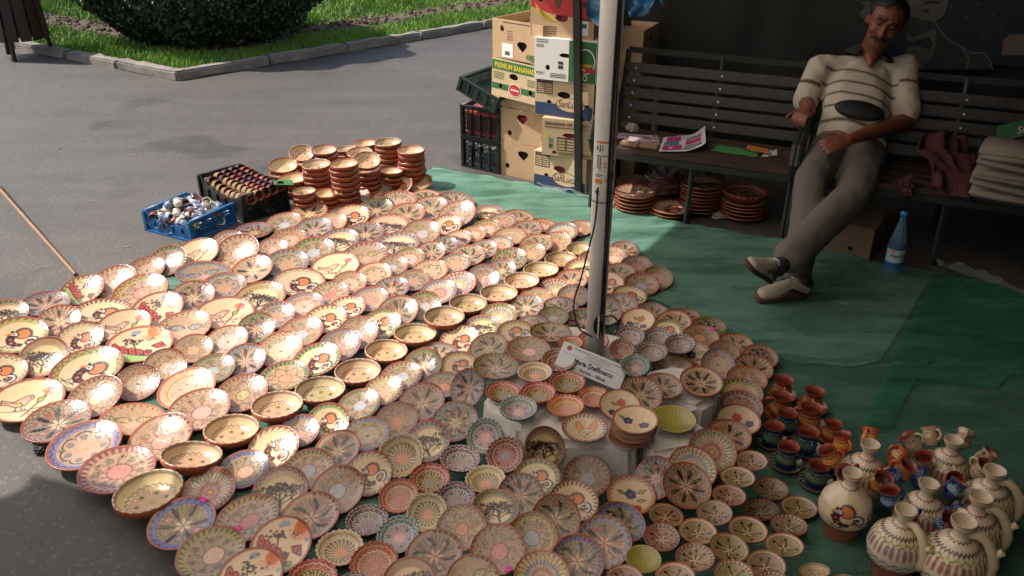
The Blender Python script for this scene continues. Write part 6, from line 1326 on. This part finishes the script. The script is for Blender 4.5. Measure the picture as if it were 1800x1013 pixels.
def jugcol(kind):
    cream = CREAM*.7+WHITE*.25
    def f(th, z, inn):
        n = len(th); c = np.tile(cream, (n, 1)).astype(float)
        if inn == 1: return c*.9
        low = .072 if kind in ('roo', 'jug') else -.1
        if z < low: return np.tile(CLAY*.85, (n, 1))
        if kind in ('jug', 'jug2', 'mug'):
            a = np.clip(np.cos(th-PI*.5), -1, 1)
            if .112 < z < .150: m = ((np.sin(28*th) > -.25) & (np.abs(z-.131) < .015+.004*np.sin(28*th))).astype(float)[:, None]; col = (PURPLE*2.2 if kind == 'jug' else CLAY); c = c*(1-m*.85)+(col*(.6+.4*np.sin(7*th)[:, None]**2)+ORANGE*.25*(z < .125))*m*.85
            w = .004*np.sin(18*th)
            for z0, col in ((.092, BLUE*1.3), (.076, RED*.6), (.154, OLIVE)):
                m = (np.abs(z-z0-w) < .0022).astype(float)[:, None]; c = c*(1-m)+col*m
            m = ((np.abs(z-.168-.003*np.sin(30*th)) < .0022)).astype(float)[:, None]; c = c*(1-m)+BROWN*m
        m = (np.abs(z-.186-.0018*np.sin(16*th)) < .0016).astype(float)[:, None]; c = c*(1-m)+RED*.5*m
        if .2325 < z < .2355: c[:] = CLAY*.8
        if kind == 'roo':
            a = (th+2.04+PI) % (2*PI)-PI; X = a*.82; Y = np.full(n, (z-.122)/.072)
            k = paint('roo', X*1.0, Y*1.0, 2, ''); m = ((np.abs(X) < .72) & (np.abs(Y) < .74) & (X*X+Y*Y < .72)).astype(float)[:, None]; c = c*(1-m)+k*m
            m = ((np.abs(a-1.25) < .16) & (abs(z-.105) < .016)).astype(float)[:, None]; c = c*(1-m)+RED*.7*m; m = ((np.abs(a-1.25) < .09) & (abs(z-.105) < .009)).astype(float)[:, None]; c = c*(1-m)+WHITE*m
        return c
    return f
JM = {}
for k in ('roo', 'jug', 'jug2', 'mug'): JM[k] = lathe_paint('jug_body', JP if k != 'roo' else smooth_prof(fine([(p[0], p[1], p[2]) for p in JP], 2), 1), 120, jugcol(k))
M_CRG = mat('cream_handle_glaze', tuple(CREAM*.92), .25)
mb = MB(); P = [(.016, 0, .200), (.038, 0, .205), (.060, 0, .190), (.078, 0, .160), (.086, 0, .130), (.084, 0, .104), (.074, 0, .090)]; mb.tube(P, [.011, .012, .0125, .0135, .014, .015, .017], 10); mb.tube([(.078, 0, .150), (.092, 0, .168), (.096, 0, .172)], [.011, .009, .008], 10); mb.lathe([(.0085, 0), (.010, .003), (.0085, .006), (.004, .006), (.004, 0)], 12, (.094, 0, .170), (.7, 0, .7))
bmesh.ops.recalc_face_normals(mb.bm, faces=mb.bm.faces); JH = bpy.data.meshes.new('spouted_handle'); mb.bm.to_mesh(JH); mb.bm.free(); JH.materials.append(M_CRG); JH.polygons.foreach_set('use_smooth', [True]*len(JH.polygons))
JUGS = [(1485, 893, 99, 'roo', 75, 1.0, None, 'cream jug painted with a red crested rooster, terracotta foot'), (1575, 962, 108, 'jug', -62, 1.0, None, 'jug with purple feathered shoulder and spouted handle, next to rooster jug'), (1672, 990, 122, 'jug2', -25, 1.0, None, 'cream jug with brown feathered band, nearest the viewer'),
        (1703, 942, 112, 'jug2', -25, 1.0, None, 'cream spouted jug in the middle of three in line'), (1728, 893, 106, 'jug2', -25, 1.0, None, 'cream spouted jug farthest back of three in line'),
        (1516, 842, 96, 'mug', 60, 1.0, 'orange', 'jug hung about with orange red mugs'), (1660, 832, 92, 'mug', 60, 1.0, 'cream', 'jug hung about with cream and brown mugs'), (1616, 912, 100, 'mug', 60, 1.0, 'lblue', 'jug hung about with light blue mugs')]
for px, py, w, kd, ha, sc_, mug, lb in JUGS:
    p = G(px, py, .105); s = .93*w*.5*(p-CO).dot(CF)/FOC/.080; p = G(px, py, .105*s); p.z = .006
    r = empty('jug', p, math.radians(ha), lb, 'jug', 'glazed jugs at the corner of the sheet'); r.scale = (s,)*3
    o = mesh_obj('jug_body', JM[kd], r); o.rotation_euler = (0, 0, -math.radians(ha)); mesh_obj('handle', JH, r)
    if mug:
        n_ = 7
        for k in range(n_):
            a = 2*PI*k/n_+.35+px*.01; rr = .098*s; zz = (.118+.012*(k % 2))*s; s2 = s*.82
            m_ = empty('mug', p+Vector((rr*math.cos(a), rr*math.sin(a), zz-.02)), a, '%s mug hung on the jug at its %s side' % ({'orange': 'orange red', 'cream': 'cream and brown', 'lblue': 'light blue'}[mug], ['sunny', 'far', 'bench', 'inner', 'near', 'outer', 'lower'][k]), 'mug', '%s mugs tied round a jug' % mug.replace('lblue', 'blue'))
            tl_ = Matrix.Rotation(a, 4, 'Z') @ Matrix.Rotation(rnd.uniform(.2, .95), 4, 'Y') @ Matrix.Rotation(PI+rnd.uniform(-.4, .4), 4, 'Z')
            m_.matrix_world = Matrix.Translation(p+Vector((rr*math.cos(a)*.95, rr*math.sin(a)*.95, zz+.02))) @ tl_ @ Matrix.Scale(s2, 4)
            mesh_obj('mug_body', CUPM2[mug], m_); mesh_obj('handle', HND[mug], m_)
bpy.context.view_layer.update()
# price stickers lying on plates
for k, (px, py) in enumerate(((358, 879), (420, 930), (894, 1001), (1251, 579))):
    d = ray(px, py).normalized(); dg = bpy.context.evaluated_depsgraph_get(); hit, loc, nr_, _, ob, _ = SC.ray_cast(dg, CO, d)
    if not hit: continue
    mb = MB(); mb.box((0, 0, .0012), (.018, .014, .0006)); o = mb.build('price_sticker', M_STK); o.matrix_world = Matrix.Translation(loc+nr_*.001) @ nr_.to_track_quat('Z', 'Y').to_matrix().to_4x4()
    tag(o, ['magenta price sticker on the rim of the blue spoked plate', 'magenta price sticker low on the eye spotted plate', 'magenta price sticker on the plate rim at the near edge', 'magenta price sticker on a plate beyond the purple scalloped bowls'][k], 'price sticker')
# ------------------------------------------------------------------ the dozing man
def blob(bm, c, r, M=None, sub=2):
    res = bmesh.ops.create_icosphere(bm, subdivisions=sub, radius=1); r = r if isinstance(r, (tuple, list)) else (r, r, r)
    for v in res['verts']:
        q = Vector((v.co.x*r[0], v.co.y*r[1], v.co.z*r[2])); v.co = (M@q if M else q)+c
def limb(bm, pts, rs, M=None, step=.25):
    for (a, b, ra, rb) in zip(pts[:-1], pts[1:], rs[:-1], rs[1:]):
        R0 = min(ra if not isinstance(ra, tuple) else min(ra), rb if not isinstance(rb, tuple) else min(rb)); n = max(2, int((b-a).length/(R0*step))+1)
        for k in range(n+1):
            t = k/n; c = a.lerp(b, t)
            r = tuple(x+(y-x)*t for x, y in zip(ra, rb)) if isinstance(ra, tuple) else ra+(rb-ra)*t
            blob(bm, c, r, M)
def skinned(name, bm, m, parent, vox, sm=6, colf=None):
    me = bpy.data.meshes.new(name); bm.to_mesh(me); bm.free(); t = bpy.data.objects.new('t', me); C.objects.link(t)
    r = t.modifiers.new('r', 'REMESH'); r.mode = 'VOXEL'; r.voxel_size = vox; s = t.modifiers.new('s', 'SMOOTH'); s.iterations = sm; s.factor = .5
    bpy.context.view_layer.update(); dg = bpy.context.evaluated_depsgraph_get(); out = bpy.data.meshes.new_from_object(t.evaluated_get(dg)); bpy.data.objects.remove(t); bpy.data.meshes.remove(me)
    out.name = name; out.materials.clear(); out.materials.append(m); out.polygons.foreach_set('use_smooth', [True]*len(out.polygons))
    if colf:
        n = len(out.vertices); co = np.empty(n*3, np.float32); out.vertices.foreach_get('co', co); co = co.reshape(-1, 3); a = out.color_attributes.new('paint', 'FLOAT_COLOR', 'POINT'); a.data.foreach_set('color', np.concatenate([colf(co), np.ones((n, 1))], 1).astype(np.float32).ravel())
    return mesh_obj(name, out, parent)
def cloth_mat(name, rough=.9):
    m = mat(name, (.5, .5, .5), rough, bump=.35, bscale=22); at = m.node_tree.nodes.new('ShaderNodeAttribute'); at.attribute_name = 'paint'; m.node_tree.links.new(at.outputs['Color'], m.node_tree.nodes['Principled BSDF'].inputs['Base Color']); return m
M_SKIN = mat('tanned_skin', (.20, .065, .038), .5, nscale=14, namt=.15, Subsurface_Weight=.08); M_HAIR = mat('black_hair', (.010, .008, .007), .55, bump=.6, bscale=120); M_SHIRT = cloth_mat('striped_polo_cloth'); M_TROU = mat('grey_brown_trousers', (.12, .10, .078), .9, nscale=8, namt=.12, bump=.45, bscale=16)
man = empty('person', G(1400, 500), 0, 'dozing man in striped polo shirt and grey trousers, legs crossed, on bench', 'person')
def W(px, py, y): return PD(px, py, y)-man.location
pel = W(1492, 262, 3.98); belly = W(1500, 215, 4.02); chest = W(1510, 155, 4.20); nb = W(1527, 98, 4.32); shR = W(1440, 118, 4.28); shL = W(1592, 118, 4.22); hd = W(1555, 42, 4.16)
up = (nb-pel).normalized(); rt = (shL-shR).normalized(); rt = (rt-up*rt.dot(up)).normalized(); fw = up.cross(rt)*1.0
if fw.y > 0: fw = -fw
TM = Matrix((rt, -fw, up)).transposed()
# body
bm = bmesh.new()
limb(bm, [pel, belly, chest, nb-up*.05], [(.13, .10, .10), (.125, .10, .08), (.14, .095, .09), (.08, .06, .05)], TM)
limb(bm, [nb-up*.03, nb.lerp(hd, .55)], [.060, .058])
hu = (hd-W(1529, 94, 4.20)).normalized(); hf = (Vector((-.55, -1, -.62))); hf = (hf-hu*hf.dot(hu)).normalized(); hr = hf.cross(hu)*1; HM = Matrix((hr, -hf, hu)).transposed()   # columns: right, back, up
if hr.x < 0: hr = -hr; HM = Matrix((hr, -hf, hu)).transposed()
def Hd(x, y, z): return hd+hr*x+hf*y+hu*z
blob(bm, Hd(0, -.012, .030), (.083, .096, .088), HM, 3); limb(bm, [Hd(0, .018, .02), Hd(0, .030, -.055)], [(.072, .070, .07), (.060, .054, .045)], HM); limb(bm, [Hd(-.008, .055, -.078), Hd(.008, .055, -.082)], [.028, .028])   # skull, jaw, chin
limb(bm, [Hd(0, .088, .028), Hd(0, .108, -.012), Hd(0, .104, -.022)], [.009, .013, .015]); 
for s in (-1, 1):
    blob(bm, Hd(s*.010, .098, -.022), .010); blob(bm, Hd(s*.078, -.012, -.004), (.010, .020, .030), HM); limb(bm, [Hd(s*.014, .088, .042), Hd(s*.046, .076, .042)], [.011, .010]); blob(bm, Hd(s*.040, .062, -.02), (.022, .020, .02), HM)
blob(bm, Hd(0, .083, -.050), (.026, .014, .010), HM); blob(bm, Hd(0, .080, -.062), (.022, .014, .008), HM)
def hand(bm, wrist, palm_dir, nrm, curl, scale=1.0, thumb=1):
    pd = palm_dir.normalized(); nm = (nrm-pd*nrm.dot(pd)).normalized(); sd = pd.cross(nm)
    limb(bm, [wrist, wrist+pd*.03*scale], [.024, .026]); Pm = Matrix((sd, nm, pd)).transposed()
    limb(bm, [wrist+pd*.035, wrist+pd*.085], [(.036, .014, .02), (.040, .013, .02)], Pm)
    for k, (o_, L_) in enumerate(((-.030, .062), (-.010, .074), (.010, .078), (.030, .068))):
        a = wrist+pd*.095+sd*o_; ang = curl*(.6+.08*k); p = [a]; d = pd
        for q in range(3):
            an = ang*(q+1)*.8; dd = (pd*math.cos(an)-nm*math.sin(an)+sd*o_*2.0).normalized(); p.append(p[-1]+dd*L_*(.42, .32, .26)[q])
        limb(bm, p, [.0095, .0088, .008, .007], None, .45)
    b = wrist+pd*.04+sd*thumb*.03; limb(bm, [b, b+(pd*.6+sd*thumb*.7-nm*.3)*.032, b+(pd*.95+sd*thumb*.6-nm*.55)*.062], [.013, .011, .009])
# his right arm bent, fist on the armrest; his left forearm across the lap
elR = W(1416, 176, 4.20); wrR = W(1424, 196, 4.02); elL = W(1590, 214, 4.02); wrL = W(1500, 243, 3.78)
limb(bm, [shR, elR, wrR], [.052, .042, .028]); limb(bm, [shL, elL, wrL.lerp(elL, .5), wrL], [.056, .044, .040, .028])
hand(bm, wrR, W(1408, 202, 3.94)-wrR, Vector((-.1, -.3, 1)), 1.5, 1, 1); hand(bm, wrL, W(1452, 256, 3.72)-wrL, Vector((0, -.75, .65)), .35, 1, 1)
# legs inside the trousers keep the body in one piece
hpR = pel+rt*-.075+up*-.02; hpL = pel+rt*.075+up*-.02
knR = W(1425, 316, 3.70); knL = W(1500, 345, 3.60); anR = G(1402, 484, .085)-man.location; anL = G(1378, 462, .20)-man.location
limb(bm, [hpR, knR, anR], [.078, .050, .036]); limb(bm, [hpL, knL, anL], [.078, .050, .036])
skinned('body', bm, M_SKIN, man, .0062, 4)
# face details, hair
bm = bmesh.new(); blob(bm, Hd(0, -.024, .044), (.090, .100, .088), HM, 3); blob(bm, Hd(0, -.045, .02), (.085, .072, .075), HM, 3)
geom = [v for v in bm.verts if ((v.co-hd).dot(hf) > .038 and (v.co-hd).dot(hu) < .088+.35*(v.co-hd).dot(hr)) or (v.co-hd).dot(hu) < -.03 or ((v.co-hd).dot(hf) > .01 and (v.co-hd).dot(hu) < .015)]
bmesh.ops.delete(bm, geom=geom, context='VERTS')
for v in bm.verts: v.co += mnoise.noise_vector(v.co*60)*.006
me = bpy.data.meshes.new('hair'); bm.to_mesh(me); bm.free(); me.materials.append(M_HAIR); me.polygons.foreach_set('use_smooth', [True]*len(me.polygons)); o = mesh_obj('hair', me, man); md = o.modifiers.new('s', 'SOLIDIFY'); md.thickness = .010
mb = MB(); mb.tube([Hd(-.040, .083, -.052), Hd(-.024, .096, -.040), Hd(0, .104, -.036), Hd(.024, .096, -.040), Hd(.040, .083, -.052)], [.004, .0085, .009, .0085, .004], 8); mb.build('moustache', M_HAIR, man, True)
for s in (-1, 1):
    mb = MB(); mb.tube([Hd(s*.014, .099, .040), Hd(s*.030, .097, .047), Hd(s*.050, .083, .043)], [.003, .0045, .003], 6); mb.build('eyebrow', M_HAIR, man, True)
    bm = bmesh.new(); blob(bm, Hd(s*.031, .080, .022), (.0125, .009, .0085), HM); me = bpy.data.meshes.new('eye'); bm.to_mesh(me); bm.free(); me.materials.append(mat('eyelid_skin', (.15, .05, .032), .5)); me.polygons.foreach_set('use_smooth', [True]*len(me.polygons)); mesh_obj('eye', me, man)
    mb = MB(); mb.tube([Hd(s*.019, .090, .018), Hd(s*.031, .0915, .015), Hd(s*.043, .085, .018)], .0016, 5); mb.build('closed_lashes', M_HAIR, man)
mb = MB(); mb.tube([Hd(-.02, .093, -.056), Hd(0, .098, -.055), Hd(.02, .093, -.056)], .0018, 5); mb.build('mouth_line', mat('dark_lip', (.10, .03, .025), .6), man)
# shirt
bm = bmesh.new()
limb(bm, [pel+up*.015, belly, chest, nb-up*.075], [(.170, .125, .07), (.158, .126, .09), (.165, .112, .10), (.13, .08, .05)], TM)
limb(bm, [nb-up*.085-rt*.02, shR+up*.005], [.058, .060]); limb(bm, [nb-up*.085+rt*.02, shL+up*.005], [.058, .060])
slR = elR.lerp(shR, .04); slL = elL.lerp(shL, .22); limb(bm, [shR, shR.lerp(slR, .5), slR], [.062, .065, .071]); limb(bm, [shL, shL.lerp(slL, .5), slL], [.064, .067, .074])
for v in bm.verts:
    v.co += mnoise.noise_vector(v.co*9)*.012; v.co += fw*(.016*mnoise.noise(Vector(((v.co-pel).dot(rt)*8, (v.co-pel).dot(up)*22+(v.co-pel).dot(rt)*9, 2))))
def shirt_col(co):
    c = np.tile((.50, .42, .33), (len(co), 1)).astype(float); brown = np.array((.075, .045, .028))
    h = (co-np.array(pel))@np.array(up); s = (co-np.array(pel))@np.array(rt)
    dR = np.linalg.norm(co-np.array(shR), axis=1); dL = np.linalg.norm(co-np.array(shL), axis=1)
    armR = ((co-np.array(shR))@np.array(rt) < .025) ; armL = ((co-np.array(shL))@np.array(rt) > -.025)
    hh = h-.25*(s**2)*4*.0+.012*np.sin(s*9); m = np.zeros(len(co))
    for k in (.06, .135, .21, .285, .36): m = np.maximum(m, np.clip(1.6-np.abs(hh-k)/.0058, 0, 1))
    for arm, d in ((armR, dR), (armL, dL)):
        q = np.zeros(len(co))
        for k in (.04, .125): q = np.maximum(q, np.clip(1.6-np.abs(d-k)/.007, 0, 1))
        m = np.where(arm, q, m)
    return c*(1-m[:, None])+brown*m[:, None]
skinned('shirt', bm, M_SHIRT, man, .0075, 4, shirt_col)
# open collar: skin triangle and dark collar
fr = lambda x, z, o_=0.0: nb+rt*x+up*z-(-fw)*0+fw*(.0+o_)
M_COLLAR = mat('dark_brown_collar', (.022, .017, .012), .85)
for s in (-1, 1):
    Q = [[nb-fw*.06+rt*s*.02+up*.035, nb+rt*s*.062+up*.035, nb+fw*.055+rt*s*.060+up*.012, nb+fw*.098+rt*s*.030-up*.045], [nb-fw*.075+rt*s*.03-up*.01, nb-fw*.01+rt*s*.112-up*.012, nb+fw*.075+rt*s*.118-up*.045, nb+fw*.118+rt*s*.082-up*.100]]
    vs = []; fs = []
    for a in range(2):
        for k in range(4): vs.append(Q[a][k]); 
    for k in range(3): fs.append((k, k+1, 5+k, 4+k))
    me = pydata('collar', vs, fs, M_COLLAR, True); o = mesh_obj('collar', me, man); md = o.modifiers.new('s', 'SUBSURF'); md.levels = 2; md.render_levels = 2; md = o.modifiers.new('t', 'SOLIDIFY'); md.thickness = .010
bm = bmesh.new(); limb(bm, [nb+fw*.045-up*.005, nb+fw*.090-up*.065, nb+fw*.108-up*.12], [(.050, .032, .03), (.036, .024, .03), (.010, .014, .02)], TM); skinned('open_neck', bm, M_SKIN, man, .006, 3)
blob_ = bmesh.new(); blob(blob_, belly+fw*.118-up*.002, (.115, .028, .050), TM, 3); me = bpy.data.meshes.new('waist_pouch'); blob_.to_mesh(me); blob_.free(); me.materials.append(mat('black_nylon', (.010, .010, .009), .6, bump=.4, bscale=30)); me.polygons.foreach_set('use_smooth', [True]*len(me.polygons)); mesh_obj('waist_pouch', me, man)
# trousers: his left leg crosses over the right one
def leg_cloth(h, k, a, r):
    bm = bmesh.new(); m1 = h.lerp(k, .5); m2 = k.lerp(a, .45); limb(bm, [h, m1, k, m2, a], r)
    return bm
bm = bmesh.new(); limb(bm, [pel-rt*.06, pel+rt*.06], [(.115, .115, .085), (.115, .115, .085)], TM)
limb(bm, [hpR, hpR.lerp(knR, .5), knR, knR.lerp(anR, .5), anR+Vector((0, 0, .01))], [.100, .088, .074, .066, .062]); limb(bm, [hpL, hpL.lerp(knL, .5), knL, knL.lerp(anL, .5), anL.lerp(knL, .08)], [.105, .094, .082, .074, .072])
for v in bm.verts:
    q = mnoise.noise(Vector((v.co.x*16, v.co.y*16, v.co.z*34)))+.6*mnoise.noise(v.co*30); v.co += Vector((.2, -.9, .3))*q*.012
skinned('trousers', bm, M_TROU, man, .0085, 3)
# shoes
M_SHOE = mat('cream_leather_shoe', (.36, .30, .22), .5, nscale=16, namt=.1); M_SOLE = mat('brown_rubber_sole', (.075, .032, .018), .7, nscale=20, namt=.2); M_SDK = mat('dark_shoe_panel', (.03, .016, .012), .6)
def shoe(heel, toe, upv):
    d = (toe-heel).normalized(); n = (upv-d*upv.dot(d)).normalized(); s = d.cross(n); M = Matrix((s, d, n)).transposed(); L = .27
    r = man; bm = bmesh.new(); limb(bm, [heel+d*.03, heel+d*.10, heel+d*.19, heel+d*.235], [(.036, .032, .016), (.033, .03, .016), (.045, .035, .016), (.038, .03, .014)], M); skinned('shoe_sole', bm, M_SOLE, r, .006, 3)
    bm = bmesh.new(); limb(bm, [heel+d*.035+n*.035, heel+d*.10+n*.040, heel+d*.175+n*.026, heel+d*.225+n*.018], [(.033, .03, .042), (.032, .03, .045), (.041, .03, .028), (.035, .025, .020)], M); skinned('shoe_upper', bm, M_SHOE, r, .006, 3)
    for k in range(5):
        c = heel+d*(.10+.022*k)+n*(.083-.010*k); mb = MB(); mb.tube([c-s*.022-n*.006, c+n*.003, c+s*.022-n*.006], .003, 6); mb.build('lace', M_SHOE if k % 2 else M_NEWS2, r, True)
    bm = bmesh.new(); limb(bm, [heel+d*.03+n*.055, heel+d*.055+n*.075], [(.034, .030, .022), (.033, .028, .018)], M); skinned('shoe_collar', bm, M_SDK, r, .006, 2)
    for sg in (-1, 1): mb = MB(); mb.tube([heel+d*.05+n*.02+s*sg*.036, heel+d*.12+n*.05+s*sg*.034, heel+d*.16+n*.03+s*sg*.042], [.006, .010, .006], 6); mb.build('shoe_stripe', M_SDK, r, True)
hR = G(1424, 512, .03)-man.location; tR = G(1322, 524, .03)-man.location; shoe(hR, tR, Vector((.15, -.25, 1)))
hL = G(1352, 503, .115)-man.location; tL = G(1326, 458, .26)-man.location; shoe(hL+Vector((.02, .06, 0)), hL+(tL-hL)*1.2+Vector((-.05, -.05, 0)), Vector((.85, .25, .35)))
for a_, k_ in ((anR, knR), (anL, knL)): bm = bmesh.new(); limb(bm, [a_+(a_-k_).normalized()*.05, a_], [.034, .036]); skinned('sock', bm, mat('black_sock', (.008, .008, .008), .9), man, .008, 2)
